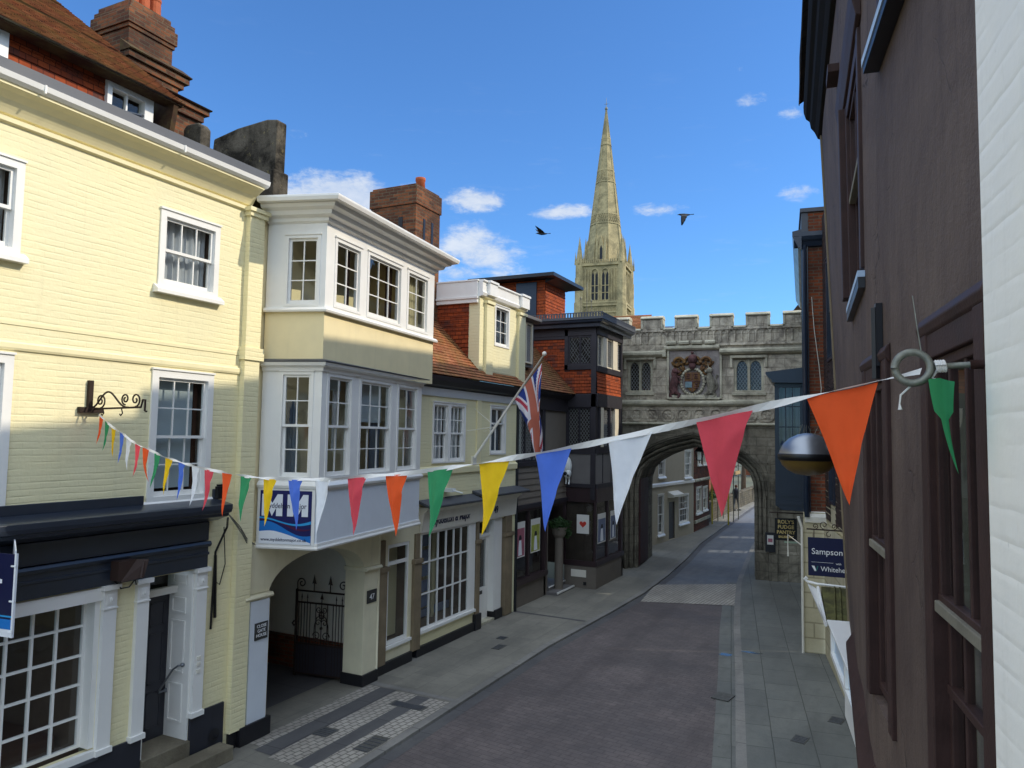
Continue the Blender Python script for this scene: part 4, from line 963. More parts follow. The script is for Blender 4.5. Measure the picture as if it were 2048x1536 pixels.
# shopfront at street level
b = MB(FT)
b.box(18.40, 18.58, -.1, .06, .6, 2.75); b.box(20.56, 20.70, -.1, .06, .6, 2.75); b.box(18.58, 20.56, -.1, .06, 2.62, 2.75); b.box(18.40, 20.72, -.1, .10, .62, .76); b.box(19.45, 19.55, -.08, .02, .76, 2.62)
b.box(18.37, 22.3, -.02, .05, 2.60, 2.70)
b.build('shop_frame', M['shopdark'], tu, bevel=.006)
b = MB(FT); b.face([(18.58, -.03, .76), (20.56, -.03, .76), (20.56, -.03, 2.62), (18.58, -.03, 2.62)]); b.build('shop_pane', M['glass'], tu)
b = MB(FB1); b.box(SD(-8.92), SD(-7.9), -.06, .03, 2.66, 3.12); b.box(SD(-8.96), SD(-7.86), -.06, .04, .68, .84); b.box(SD(-8.98), SD(-8.88), -.05, .03, .84, 2.66); b.box(SD(-7.95), SD(-7.87), -.05, .03, .84, 2.66)
b.build('shop_frame', M['shopdark'], tu, bevel=.006)
b = MB(FT); b.box(BY0 - .0, 25.0, BX - .06, BX + .045, 2.66, 3.1); b.box(BY0, 25.1, BX - .06, BX + .06, .69, .84); b.box(23.45, 23.55, BX - .06, BX + .02, .84, 2.66); b.box(24.9, 25.05, BX - .06, BX + .03, .0, 2.66); b.build('shop_frame', M['shopdark'], tu, bevel=.006)
b = MB(FB1); b.face([(SD(-8.9), -.02, .84), (SD(-7.93), -.02, .84), (SD(-7.93), -.02, 2.66), (SD(-8.9), -.02, 2.66)]); b.build('shop_pane', M['glass'], tu)
b = MB(FT); b.face([(BY0 + .02, BX - .03, .84), (24.95, BX - .03, .84), (24.95, BX - .03, 2.66), (BY0 + .02, BX - .03, 2.66)]); b.build('shop_pane', M['glass'], tu)
b = MB(FB1); b.box(SD(-8.92), SD(-7.86), -.3, .02, 0, .69); b.build('stall_riser', M['taupe'], tu)
b = MB(FT); b.box(BY0 + .01, 25.05, BX - .3, BX + .03, 0, .69); b.build('stall_riser', M['taupe'], tu)
b = MB(FT); room_box(b, 22.35, 24.95, .70, 2.66, .9, 1.7); b.build('room', M['room_dark'], tu)
b = MB(FT); b.box(22.75, 24.6, -.2, .6, .70, 1.0); b.box(22.6, 22.75, .2, .8, .7, .95); b.build('display_plinth', M['curtain_brown'], tu)
b = MB(FT); b.box(20.9, 22.3, -.9, -.86, .10, 2.66); b.build('door', M['shopdark'], tu)
b = MB(FT); b.box(20.82, 22.2, -.86, .35, 0, .08); b.box(20.95, 22.28, -.86, .02, .08, .20); b.build('doorstep', M['greyrender'], tu)
b = MB(FT); b.prism([(.35, .04), (.37, .04), (.37, .085), (.33, .085)], 20.82, 22.2); b.box(20.95, 22.28, .02, .03, .17, .21); b.build('step_edge', M['white'], tu)
b = MB(FB1); b.box(SD(-8.68), SD(-8.18), .02, .035, .34, .56); b.build('wall_vent', M['offwhite'], tu)
b = MB(FB1); b.box(SD(-8.27), SD(-8.17), .02, .03, .10, .20); b.build('airbrick', M['black'], tu)
b = MB(FT); b.tube([(18.42, .12, 0), (18.42, .12, 5.9)], .04, 8); b.build('drainpipe', M['black'], tu)
# ------------------------------------------------------------------ medieval stone gateway
FG = Frame(-8.0, 26.3, 5.3)
gt = thing('stone_gateway', 'weathered battlemented stone gateway with pointed arch and carved royal arms', 'gateway', FG, 2.5)
GC = 2.22
inner = [(GC - 2.03, 0), (GC - 2.03, 2.8), (GC - 2.0, 3.2), (GC - 1.88, 3.55), (GC - 1.62, 3.82), (GC - 1.2, 4.07), (GC - .74, 4.26), (GC, 4.46), (GC + .74, 4.26), (GC + 1.2, 4.07), (GC + 1.62, 3.82), (GC + 1.88, 3.55), (GC + 2.0, 3.2), (GC + 2.03, 2.8), (GC + 2.03, 0)]
def offset(poly, d):
    out = []; c = Vector((GC, 2.2)); n = len(poly)
    for i, p in enumerate(poly):
        a = Vector(poly[max(0, i - 1)]); e = Vector(poly[min(n - 1, i + 1)]); t = (e - a).normalized(); nn = Vector((-t.y, t.x))
        if nn.dot(Vector(p) - c) < 0 and 0 < i < n - 1: nn = -nn
        if i == 0: nn = Vector((-1, 0))
        if i == n - 1: nn = Vector((1, 0))
        out.append((p[0] + nn.x * d, p[1] + nn.y * d))
    return out
b = MB(FG)
U0, U1, ZB, ZT = -1.4, 8.2, -.2, 5.26
def ring(po, pi, v0, v1):          # order of the arch: front face between outlines and the soffit of the inner one
    for (a, c, d, e) in zip(po, po[1:], pi[1:], pi):
        b.face([(a[0], v0, a[1]), (c[0], v0, c[1]), (d[0], v0, d[1]), (e[0], v0, e[1])])
        b.face([(e[0], v0, e[1]), (d[0], v0, d[1]), (d[0], v1, d[1]), (e[0], v1, e[1])])
O = [offset(inner, d) for d in (.60, .46, .30, .15)] + [inner]
ring(O[1], O[2], -.16, -.36); ring(O[2], O[3], -.36, -.56); ring(O[3], O[4], -.56, -3.5)
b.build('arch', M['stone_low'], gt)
b = MB(FG)
for (a, c) in zip(O[0], O[0][1:]):
    pass
top = ZT
F0 = O[1]
for (p, q) in zip(F0[1:-1], F0[2:-1]):
    b.face([(p[0], 0, p[1]), (q[0], 0, q[1]), (q[0], 0, top), (p[0], 0, top)])
    b.face([(p[0], 0, p[1]), (q[0], 0, q[1]), (q[0], -.16, q[1]), (p[0], -.16, p[1])])
b.face([(U0, 0, -.2), (F0[0][0], 0, -.2), (F0[1][0], 0, F0[1][1]), (F0[1][0], 0, top), (U0, 0, top)]); b.face([(F0[-1][0], 0, -.2), (U1, 0, -.2), (U1, 0, top), (F0[-2][0], 0, top), (F0[-2][0], 0, F0[-2][1])])
for i in (0, -2):
    p, q = F0[i], F0[i + 1]; b.face([(p[0], 0, p[1]), (q[0], 0, q[1]), (q[0], -.16, q[1]), (p[0], -.16, p[1])])
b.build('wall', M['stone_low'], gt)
b = MB(FG)                         # hood mould and stepped shafts
for d0, d1, vv in ((.60, .48, .09), (.46, .42, .05)):
    A1, A2 = offset(inner, d0)[1:-1], offset(inner, d1)[1:-1]
    for (a, c, d, e) in zip(A1, A1[1:], A2[1:], A2):
        b.raw([(a[0], 0.001, a[1]), (c[0], .001, c[1]), (d[0], .001, d[1]), (e[0], .001, e[1]), (a[0], vv, a[1]), (c[0], vv, c[1]), (d[0], vv, d[1]), (e[0], vv, e[1])], [(4, 5, 6, 7), (0, 1, 5, 4), (3, 2, 6, 7)])
for d, vv in ((.38, -.16), (.22, -.36), (.08, -.56)):
    A1 = offset(inner, d); b.tube([(p[0], vv + .05, p[1]) for p in A1], .05, 7)
b.build('arch_moulding', M['stone_low'], gt, smooth=False)  # coloured dark to stand for the shade inside the arch
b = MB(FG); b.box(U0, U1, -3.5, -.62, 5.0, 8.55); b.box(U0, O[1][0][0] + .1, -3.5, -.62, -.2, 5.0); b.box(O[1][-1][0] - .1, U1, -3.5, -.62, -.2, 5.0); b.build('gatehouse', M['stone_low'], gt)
# upper wall with the two windows
WL, WR = (-.12, .80, 6.38, 7.52), (3.62, 4.62, 6.36, 7.51)
b = MB(FG); b.wall(U0, U1, 5.26, 7.64, .0, [WL, WR], .28); b.build('wall', M['stone'], gt)
for (u0, u1, z0, z1) in (WL, WR):
    b = MB(FG); um = (u0 + u1) / 2; w = (u1 - u0)
    b.box(u0, u0 + .09, -.22, -.08, z0, z1); b.box(u1 - .09, u1, -.22, -.08, z0, z1); b.box(um - .045, um + .045, -.22, -.06, z0, z1); b.box(u0, u1, -.22, -.04, z0, z0 + .06)
    for (a, c) in ((u0 + .09, um - .045), (um + .045, u1 - .09)):
        m = (a + c) / 2; zs = z1 - .36; k = 8; L = [(a, zs)] + [(a + (m - a) * (1 - math.cos(PI / 2 * i / k)) * .98, zs + .30 * math.sin(PI / 2 * i / k)) for i in range(k + 1)]
        Rr = [(2 * m - x, y) for x, y in L]
        for S in (L, Rr):
            for p, q in zip(S, S[1:]): b.face([(p[0], -.10, p[1]), (q[0], -.10, q[1]), (q[0], -.10, z1), (p[0], -.10, z1)]); b.face([(p[0], -.10, p[1]), (q[0], -.10, q[1]), (q[0], -.2, q[1]), (p[0], -.2, p[1])])
    b.box(u0 - .12, u1 + .12, .002, .09, z1 + .03, z1 + .12); b.box(u0 - .12, u0 - .04, .002, .08, z1 - .3, z1 + .03); b.box(u1 + .04, u1 + .12, .002, .08, z1 - .3, z1 + .03); b.box(u0 - .06, u1 + .06, .002, .07, z0 - .12, z0 - .02)
    wi = b.build('mullioned_window', M['stone_trim'], gt, bevel=.01)
    g = MB(FG); g.face([(u0, -.2, z0), (u1, -.2, z0), (u1, -.2, z1), (u0, -.2, z1)]); g.build('pane', M['glass'], wi)
    l = MB(FG); lattice(l, u0 + .09, u1 - .09, z0 + .06, z1 - .05, -.185, .11, .16, .008); l.build('leading', M['leading'], wi)
    g = MB(FG); room_box(g, u0, u1, z0, z1, -.29, .3); g.build('room', M['room_dark'], wi)
# string courses, quatrefoil frieze, parapet
b = MB(FG)
def weather(u0, u1, z, h, d): b.prism([(.001, z), (d * .6, z + .02), (d, z + h * .35), (d, z + h * .7), (.001, z + h)], u0, u1)
weather(U0, 1.28, 7.62, .26, .22); weather(3.15, U1, 7.66, .24, .20); weather(1.22, 3.15, 7.84, .22, .16)
b.box(1.18, 1.30, .0, .22, 7.62, 7.88)
weather(U0, U1, 5.86, .24, .16); weather(U0, U1, 5.18, .12, .12)
for u in (1.33, 3.16): b.box(u, u + .07, .001, .10, 6.12, 7.84)
b.box(1.40, 3.16, .001, .14, 6.10, 6.17)
for u0 in (1.3, 1.75, 2.2, 2.65): b.prism([(0, 8.05), (.16, 8.06), (.18, 8.14), (.1, 8.2), (0, 8.2)], u0, u0 + .36)
b.build('string_course', M['stone_trim'], gt, bevel=.012)
b = MB(FG)
for i in range(12):                # quatrefoil roundels
    c = -.9 + i * .56; R0, R1 = .25, .19
    for q in range(16):
        t0, t1 = 2 * PI * q / 16, 2 * PI * (q + 1) / 16; P = lambda r, t, v: (c + r * math.cos(t), v, 5.55 + r * math.sin(t))
        b.face([P(R0, t0, .06), P(R0, t1, .06), P(R1, t1, .06), P(R1, t0, .06)]); b.face([P(R0, t0, .001), P(R0, t1, .001), P(R0, t1, .06), P(R0, t0, .06)]); b.face([P(R1, t0, .001), P(R1, t1, .001), P(R1, t1, .06), P(R1, t0, .06)])
    for q in range(4): b.ball((c + .10 * math.cos(q * PI / 2 + PI / 4), .0, 5.55 + .10 * math.sin(q * PI / 2 + PI / 4)), .06, .03, .06, 8, 5)
b.build('quatrefoil_frieze', M['stone'], gt)
b = MB(FG)
b.wall(U0, U1, 7.64, 8.66, -.04); b.box(U0, U1, -.5, -.05, 7.6, 8.66)
for i in range(7):
    u0 = -.95 + i * 1.22 + .15; u1 = u0 + (.70 if i != 1 else .66)
    b.box(u0, u1, -.46, .02, 8.60, 9.02)
    b.box(u0 + .16, u1 - .16, .02, .035, 8.66, 8.96)
pp = b.build('parapet', M['stone'], gt, bevel=.02)
b = MB(FG)
mer = [(-.95 + i * 1.22 + .15, -.95 + i * 1.22 + .85) for i in range(7)]
for (u0, u1) in mer:
    b.prism([(-.5, 9.02), (.08, 9.02), (.09, 9.06), (-.05, 9.15), (-.4, 9.15), (-.5, 9.06)], u0 - .06, u1 + .06)
    b.box(u0 - .05, u0 + .03, -.46, .05, 8.66, 9.02); b.box(u1 - .03, u1 + .05, -.46, .05, 8.66, 9.02)
for (a, c) in zip(mer, mer[1:]): b.prism([(-.5, 8.60), (.06, 8.60), (.08, 8.64), (-.1, 8.71), (-.5, 8.68)], a[1] + .05, c[0] - .05)
b.build('coping', M['stone_trim'], pp, bevel=.015)
b = MB(FG)                         # blind tracery panels
r3 = random.Random(5)
for u in [-.6 + .235 * i for i in range(27)]:
    if (0.62 < u < 0.9) or (4.9 < u < 5.2): continue
    b.box(u, u + .05, -.04, .03, 8.12, 8.52)
    k = 6; m = u + .14; w = .09
    P = [(m - w + w * (1 - math.cos(PI * i / k)), 8.42 + .13 * math.sin(PI * i / k)) for i in range(k + 1)]
    for p, q in zip(P, P[1:]): b.face([(p[0], .0, p[1]), (q[0], .0, q[1]), (q[0], .0, 8.58), (p[0], .0, 8.58)]); b.face([(p[0], .0, p[1]), (q[0], .0, q[1]), (q[0], -.04, q[1]), (p[0], -.04, p[1])])
b.box(U0, U1, -.04, .03, 8.56, 8.62); b.box(3.1, U1, -.04, .05, 8.0, 8.10)
b.build('blind_arcade', M['stone'], pp)
# coat of arms: panel, shield in a garter, helm, crown, mantling, lion and unicorn
b = MB(FG); b.box(1.40, 3.15, .001, .02, 6.17, 7.84); ar = b.build('coat_of_arms', M['carve_field'], gt)
cx, cz = 2.22, 6.78
b = MB(FG)
for q in range(28):
    t = 2 * PI * q / 28; b.ball((cx + .40 * math.cos(t), .06, cz - .05 + .46 * math.sin(t)), .06, .05, .06, 7, 5)
b.build('garter', M['stone_trim'], ar, smooth=True)
sh = [(-.26, .30), (.26, .30), (.27, .0), (.22, -.2), (.1, -.34), (0, -.40), (-.1, -.34), (-.22, -.2), (-.27, .0)]
b = MB(FG); b.slab([(cx + x, cz - .02 + y) for x, y in sh], .02, .11); s_ = b.build('shield', M['gilt'], ar)
b = MB(FG); b.box(cx - .24, cx - .01, .111, .125, cz - .30 + .04, cz - .04); b.build('quarter', M['sg_navy'] if False else plain('faded_blue_quarter', '#6f8890', .8, var=.3), s_)
b = MB(FG); b.box(cx - .012, cx + .012, .111, .128, cz - .40, cz + .27); b.box(cx - .26, cx + .26, .111, .128, cz - .05, cz - .025)
for (x, y) in ((-.14, .14), (.13, .14), (.13, -.2)):
    for i in range(3): b.ball((cx + x, .12, cz + y + (i - 1) * .07), .075, .02, .022, 8, 4)
b.build('charges', M['carve_red'], s_)
r4 = random.Random(9)
for sgn in (-1, 1):
    b = MB(FG)                     # mantling: curling acanthus leaves
    for i in range(11):
        t = i / 10; c = (cx + sgn * (.16 + .50 * t), .05, cz + .50 + .18 * math.sin(i * 1.3) + .10 * (1 - t))
        R = Matrix.Rotation(sgn * (.4 + i * .5), 3, 'Y'); b.ball(c, .13, .07, .05, 8, 5, R)
    P = spiral((cx + sgn * .5, cz + .62), .22, .03, (PI if sgn > 0 else 0), -1.2 * sgn, n=16); b.tube([(x, .10, z) for x, z in P], [.06 - .002 * i for i in range(17)], 6)
    P = spiral((cx + sgn * .52, cz + .33), .15, .03, (PI if sgn > 0 else 0), 1.2 * sgn, n=16); b.tube([(x, .09, z) for x, z in P], [.05 - .001 * i for i in range(17)], 6)
    b.build('mantling', M['gilt'], ar, smooth=True)
b = MB(FG); b.ball((cx, .10, cz + .52), .13, .10, .15); b.lathe((cx, .10, cz + .62), [(.10, 0), (.16, .03), (.15, .10), (.17, .14), (.08, .24), (.02, .30)], 12); b.ball((cx, .10, cz + .98), .05); b.ball((cx + .02, .12, cz + .82), .15, .08, .10); b.tube([(cx - .12, .1, cz + .80), (cx - .12, .1, cz + .62)], .03); b.tube([(cx + .10, .1, cz + .80), (cx + .10, .1, cz + .62)], .03)
b.build('helm_and_crown', M['carve_red'], ar, smooth=True)
def beast(sgn, mat, nm):
    b = MB(FG); X = lambda x: cx + sgn * x
    b.tube([(X(.62), .08, cz - .45), (X(.66), .12, cz - .2), (X(.60), .13, cz + .08), (X(.58), .12, cz + .26)], [.10, .15, .13, .07], 8)      # body rearing
    b.ball((X(.60), .15, cz + .34), .11, .09, .10); b.tube([(X(.54), .15, cz + .33), (X(.44), .15, cz + .28)], [.07, .045], 6)
    b.tube([(X(.58), .16, cz + .10), (X(.44), .17, cz + .12), (X(.40), .16, cz + .0)], [.05, .04, .03], 6); b.tube([(X(.60), .10, cz + .02), (X(.46), .10, cz - .06), (X(.42), .1, cz - .12)], [.05, .04, .03], 6)
    b.tube([(X(.60), .12, cz - .42), (X(.44), .14, cz - .50), (X(.50), .13, cz - .62)], [.09, .06, .045], 6); b.tube([(X(.70), .08, cz - .42), (X(.78), .1, cz - .54), (X(.70), .1, cz - .64)], [.08, .05, .04], 6)
    b.tube([(X(.74), .06, cz - .40), (X(.86), .06, cz - .2), (X(.80), .06, cz + .05), (X(.86), .06, cz + .18)], [.03, .025, .02, .04], 6)
    if sgn > 0: b.tube([(X(.58), .15, cz + .42), (X(.50), .15, cz + .66)], [.02, .005], 5)
    else:
        for q in range(8): b.ball((X(.62 + .06 * math.cos(q)), .13, cz + .24 + .08 * math.sin(q)), .06, .05, .07, 7, 5)
    b.build(nm, M[mat], ar, smooth=True)
beast(-1, 'carve_red', 'lion_supporter'); beast(1, 'carve_white', 'unicorn_supporter')
b = MB(FG); b.prism([(.02, 6.17), (.12, 6.18), (.10, 6.25), (.02, 6.27)], 1.5, 3.05); b.build('motto_ribbon', M['stone_trim'], ar)
# right buttress and plinth stones
b = MB(FG)
b.box(4.74, 5.02, .001, .14, -.2, 4.4); b.prism([(.0, 4.4), (.14, 4.4), (.0, 4.75)], 4.74, 5.02); b.box(4.3, 8.0, .001, .06, -.2, .9); b.prism([(0, .9), (.06, .9), (0, 1.0)], 4.3, 8.0)
b.prism([(0, 3.9), (.12, 3.92), (.12, 4.0), (0, 4.06)], 4.7, 6.0)
b.build('buttress', M['stone_low'], gt, bevel=.02)
b = MB(FG)                         # old door leaf folded back in the passage
b.box(.14, .22, -2.3, -.7, .05, 3.0)
for i in range(7): b.box(.215, .245, -2.28 + i * .225, -2.28 + i * .225 + .2, .1, 3.2)
b.build('gate_leaf', M['redwood'], gt)
b = MB(FG); b.box(-1.3, -.32, .08, .12, .0, 2.95)
for i in range(6): b.box(-1.28 + i * .162, -1.28 + i * .162 + .147, .12, .135, .02, 2.9)
b.build('boarding', M['redwood'], gt)
b = MB(FG); b.raw([(U0, -.5, 8.68), (1.2, -.5, 8.68), (1.2, -3, 9.2), (U0, -3, 9.2)], [(0, 1, 2, 3)]); b.build('roof', M['lead'], gt)
b = MB(FG); b.tiles((-1.6, -.6, 8.72), (.46, -.6, 8.72), (.46, -1.8, 9.5), (-1.6, -1.8, 9.5), .12, .02, .006); b.build('tiled_roof', M['tile_roof'], gt)
# lantern hanging inside the arch
FLn = FG
lp = (2.30, -1.3)
ln = thing('arch_lantern', 'black four-sided lantern hanging under the gateway arch', 'lantern', FG, lp[0], lp[1], 3.95)
b = MB(FG); u, v = lp
def ring4(r, z): return [(u - r, v - r, z), (u + r, v - r, z), (u + r, v + r, z), (u - r, v + r, z)]
lo, hi = ring4(.085, 3.93), ring4(.15, 4.25)
for i in range(4):
    b.tube([lo[i], hi[i]], .012, 5); b.tube([lo[i], lo[(i + 1) % 4]], .012, 5); b.tube([hi[i], hi[(i + 1) % 4]], .014, 5)
ap = ring4(.05, 4.42)
for i in range(4): b.face([hi[i], hi[(i + 1) % 4], ap[(i + 1) % 4], ap[i]])
b.tube([(u, v, 4.40), (u, v, 4.62)], .018, 6); b.ball((u, v, 4.45), .05); b.tube([(u, v, 3.93), (u, v, 3.82)], .015)
b.build('frame', M['black'], ln)
b = MB(FG)
for i in range(4): b.face([lo[i], lo[(i + 1) % 4], hi[(i + 1) % 4], hi[i]])
b.build('pane', M['glass'], ln)
# ------------------------------------------------------------------ through the arch
FE = Frame(-8.87, 32.8, 84.0)
be = thing('beige_house', 'beige rendered house with white sash windows just beyond the gateway', 'house', FE, 2.7)
b = MB(FE); b.wall(-1.9, 5.45, 0, 7.5, 0, [(.45, 1.15, .42, 2.15), (3.25, 4.6, .66, 1.98), (4.05, 5.0, 2.85, 4.12), (1.87, 2.7, 0.02, 1.75), (.5, 1.3, 3.0, 4.3)], .12)
b.face([(5.45, 0, 0), (5.45, -5, 0), (5.45, -5, 7.5), (5.45, 0, 7.5)]); b.build('wall', M['beige'], be)
b = MB(FE); b.prism([(.0, 2.52), (.06, 2.53), (.06, 2.64), (0, 2.7)], -1.9, 5.46); b.build('band_course', M['white'], be)
sash(be, FE, .42, 1.18, .38, 2.18, 2, (2, 2), cas=.06, sill=.08); sash(be, FE, 3.22, 4.62, .62, 2.0, 4, (2, 2), cas=.06, sill=.08); sash(be, FE, 4.02, 5.02, 2.82, 4.15, 3, (2, 2), cas=.07, sill=.08, curtain=[('flat', 'blind', 0, 1, 0, 1)]); sash(be, FE, .47, 1.33, 2.97, 4.33, 3, (2, 2), cas=.07, sill=.08)
b = MB(FE); b.box(1.87, 2.7, -.1, -.05, .02, 1.75); b.build('door', M['greydoor'], be)
b = MB(FE); b.prism([(0, 1.95), (.3, 2.0), (.3, 2.1), (0, 2.25)], 1.7, 3.1); b.build('door_hood', M['offwhite'], be)
b = MB(FE); room_box(b, .3, 5.3, .3, 4.4, -.13, 1.2); b.build('room', M['room_dark'], be)
b = MB(FE); b.prism([(.3, 7.4), (-3, 10), (-6.3, 7.4)], -1.9, 5.5); b.build('roof', M['tile_old'], be)
FE2 = Frame(-8.33, 38.35, 89.5)
br = thing('brick_house', 'dark brick house with pale sash windows between beige house and scaffold', 'house', FE2, 2)
hl = [(.55, 1.72, .92, 2.2), (2.12, 3.2, .95, 2.15), (.92, 1.6, 3.42, 4.9), (2.2, 3.0, 3.4, 4.9)]
b = MB(FE2); b.wall(.1, 3.75, 0, 7.0, 0, hl, .12); b.face([(3.75, 0, 0), (3.75, -5, 0), (3.75, -5, 7), (3.75, 0, 7)]); b.face([(.1, 0, 0), (.1, -1, 0), (.1, -1, 7), (.1, 0, 7)]); b.build('wall', M['redbrick'], br)
for h in hl: sash(br, FE2, h[0] - .03, h[1] + .03, h[2] - .03, h[3] + .03, 2, (2, 2), cas=.08, frame_mat='offwhite', sill=.08)
b = MB(FE2); b.prism([(0, 2.5), (.10, 2.52), (.10, 2.6), (0, 2.66)], .1, 3.76); b.box(.1, 3.76, .0, .08, .42, .56); b.build('band_course', M['stone_trim'], br)
b = MB(FE2); room_box(b, .3, 3.5, .5, 5.2, -.13, 1.0); b.build('room', M['room_dark'], br)
b = MB(FE2); b.prism([(.3, 6.95), (-3, 9.5), (-6.3, 6.95)], .0, 3.9); b.build('roof', M['tile_old'], br)
# scaffold
FSC = Frame(-8.35, 42.4, 90)
sc = thing('scaffold', 'pole scaffold with plank deck and yellow foot poles beside dark brick house', 'scaffold', FSC, 1.5, .5)
b = MB(FSC)
for u in (.2, 1.9, 3.6):
    for v in (.12, 1.0): b.tube([(u, v, 0), (u, v, 6.5)], .03, 6)
for z in (2.62, 3.1, 3.5, 4.6, 5.1):
    for v in (.12, 1.0): b.tube([(-.2, v, z), (4.0, v, z)], .026, 6)
    for u in (.2, 1.9, 3.6): b.tube([(u, -.1, z + .05), (u, 1.2, z + .05)], .026, 6)
b.tube([(.2, 1.04, 2.6), (3.6, 1.04, 5.1)], .026, 6)
b.build('poles', M['galv'], sc)
b = MB(FSC)
for z in (2.68, 4.68):
    for v in (.15, .4, .65): b.box(-.2, 4.0, v, v + .23, z, z + .04)
    b.box(-.2, 4.0, 1.03, 1.06, z, z + .2)
b.build('planks', plain('scaffold_planks', '#a88a5c', .8, var=.25), sc)
b = MB(FSC)
for v in (.12, 1.0): b.tube([(.2, v, .0), (.2, v, 2.3)], .045, 8)
b.build('pole_sleeve', plain('yellow_sleeve', '#b3a53a', .6), sc)
# far sunlit building, garden wall, trees
FE3 = Frame(-10.5, 47, 90)
fb = thing('far_brick_house', 'far sunlit red brick gabled house behind the scaffold', 'house', FE3, 5)
b = MB(FE3); b.wall(-3, 12, 0, 6.5, 0, [(0, .9, 1.0, 2.4), (0, .9, 3.6, 5.0), (2.5, 3.4, 3.6, 5.0), (5, 5.9, 3.6, 5.0)], .15); b.face([(-3, 0, 0), (-3, -8, 0), (-3, -8, 6.5), (-3, -4, 9.5), (-3, 0, 6.5)]); b.build('wall', M['brightbrick'], fb)
for h in ((0, .9, 3.6, 5.0), (2.5, 3.4, 3.6, 5.0), (5, 5.9, 3.6, 5.0), (0, .9, 1.0, 2.4)): sash(fb, FE3, *h, 2, (2, 2), frame_mat='offwhite')
b = MB(FE3); b.prism([(.3, 6.4), (-4, 9.8), (-8.3, 6.4)], -3.2, 12.2); b.build('roof', M['tile_roof'], fb)
FW_ = Frame(-8.62, 42.2, 89.6)
gw = MB(FW_); gw.box(.0, 30, -.35, 0, -.1, 1.0); gw.prism([(-.4, 1.0), (.05, 1.0), (.03, 1.06), (-.17, 1.14), (-.4, 1.06)], 0, 30)
o = gw.build('garden_wall', M['gardenwall']); o['label'] = 'low flint garden wall with stone coping along far pavement'; o['category'] = 'wall'
def tree(name, label, x, y, h, cr, n, leaf, seed, cz=None, cat='tree'):
    F = Frame(x, y, 0); t = thing(name, label, cat, F)
    b = MB(F); b.tube([(0, 0, 0), (.05, .03, h * .3), (-.04, .06, h * .6), (.02, 0, h * .9)], [.16 * h / 6, .12 * h / 6, .08 * h / 6, .02], 8)
    r = random.Random(seed)
    for i in range(7):
        a = r.uniform(0, 6.28); z = h * r.uniform(.3, .65); L = cr * r.uniform(.5, .9); b.tube([(0, 0, z), (math.cos(a) * L * .5, math.sin(a) * L * .5, z + L * .4), (math.cos(a) * L, math.sin(a) * L, z + L * .9)], [.06 * h / 6, .04 * h / 6, .01], 5)
    b.build('trunk', M['bark'], t)
    b = MB(F)
    for i in range(9):
        a = r.uniform(0, 6.28); k = r.uniform(.2, .75); leaves(b, (math.cos(a) * cr * k, math.sin(a) * cr * k, (cz or h * .68) + r.uniform(-.35, .4) * cr), cr * .5, cr * .5, cr * .42, n // 9, .10, seed * 31 + i)
    b.build('crown', M[leaf], t); return t
tree('garden_tree', 'sunlit gold garden tree behind the flint wall', -9.9, 52.0, 6.2, 2.3, 3600, 'leafwarm', 4)
tree('garden_tree', 'tall green tree far beyond the gateway arch', -10.9, 71, 9.0, 3.8, 4200, 'leaf', 8)
tree('garden_tree', 'sunlit gold tree closing the far end of the lane', -7.2, 92, 9.0, 4.2, 3600, 'leafwarm', 21)
FE4 = Frame(-16, 104, 0)
lo = thing('far_lodge', 'red brick house closing the view at the end of the lane', 'house', FE4, 8)
b = MB(FE4); hs = [(6, 7, 1, 2.6), (9.5, 10.5, 1, 2.6), (6, 7, 4, 5.6), (9.5, 10.5, 4, 5.6)]; b.wall(0, 18, 0, 6.6, 0, hs, .15); b.build('wall', M['brightbrick'], lo)
for h in hs: sash(lo, FE4, *h, 2, (2, 2))
b = MB(FE4); b.prism([(.3, 6.5), (-4, 9.8), (-8, 6.5)], -.2, 18.2); b.build('roof', M['tile_roof'], lo)
def bush(label, x, y, rx, rz, n, leaf, seed):
    F = Frame(x, y, 0); t = thing('garden_shrub', label, 'shrub', F)
    b = MB(F)
    for i in range(6): b.tube([(0, 0, 0), (rx * .5 * math.cos(i), rx * .5 * math.sin(i), rz * 1.1)], [.03, .008], 5)
    b.build('stem', M['bark'], t)
    b = MB(F); leaves(b, (0, 0, rz), rx, rx, rz, n, .08, seed, .2); b.build('foliage', M[leaf], t)
bush('dark green shrub spilling over wall under the scaffold', -9.3, 44.8, .75, 1.1, 1500, 'leafdark', 2)
bush('low dark shrub behind flint wall near walker', -9.5, 48.3, 1.0, .95, 1500, 'leafdark', 3)
# lane continuing, right-hand side row beyond the gate (unseen, made tall to shade the lane)
FR2 = Frame(-2.85, 29.6, 95, True)
rb = thing('close_house', 'plain stone house on the lane beyond the gateway', 'house', FR2, 8)
b = MB(FR2); b.wall(-.4, 16.4, 0, 9, 0, [(4, 5, 1, 2.6), (9, 10, 1, 2.6)], .15); b.build('wall', M['stone'], rb)
for h in ((4, 5, 1, 2.6), (9, 10, 1, 2.6)): sash(rb, FR2, *h, 2, (2, 2))
b = MB(FR2); b.prism([(.3, 8.95), (-3, 13.2), (-6, 8.95)], -.4, 16.4); b.build('roof', M['tile_old'], rb)

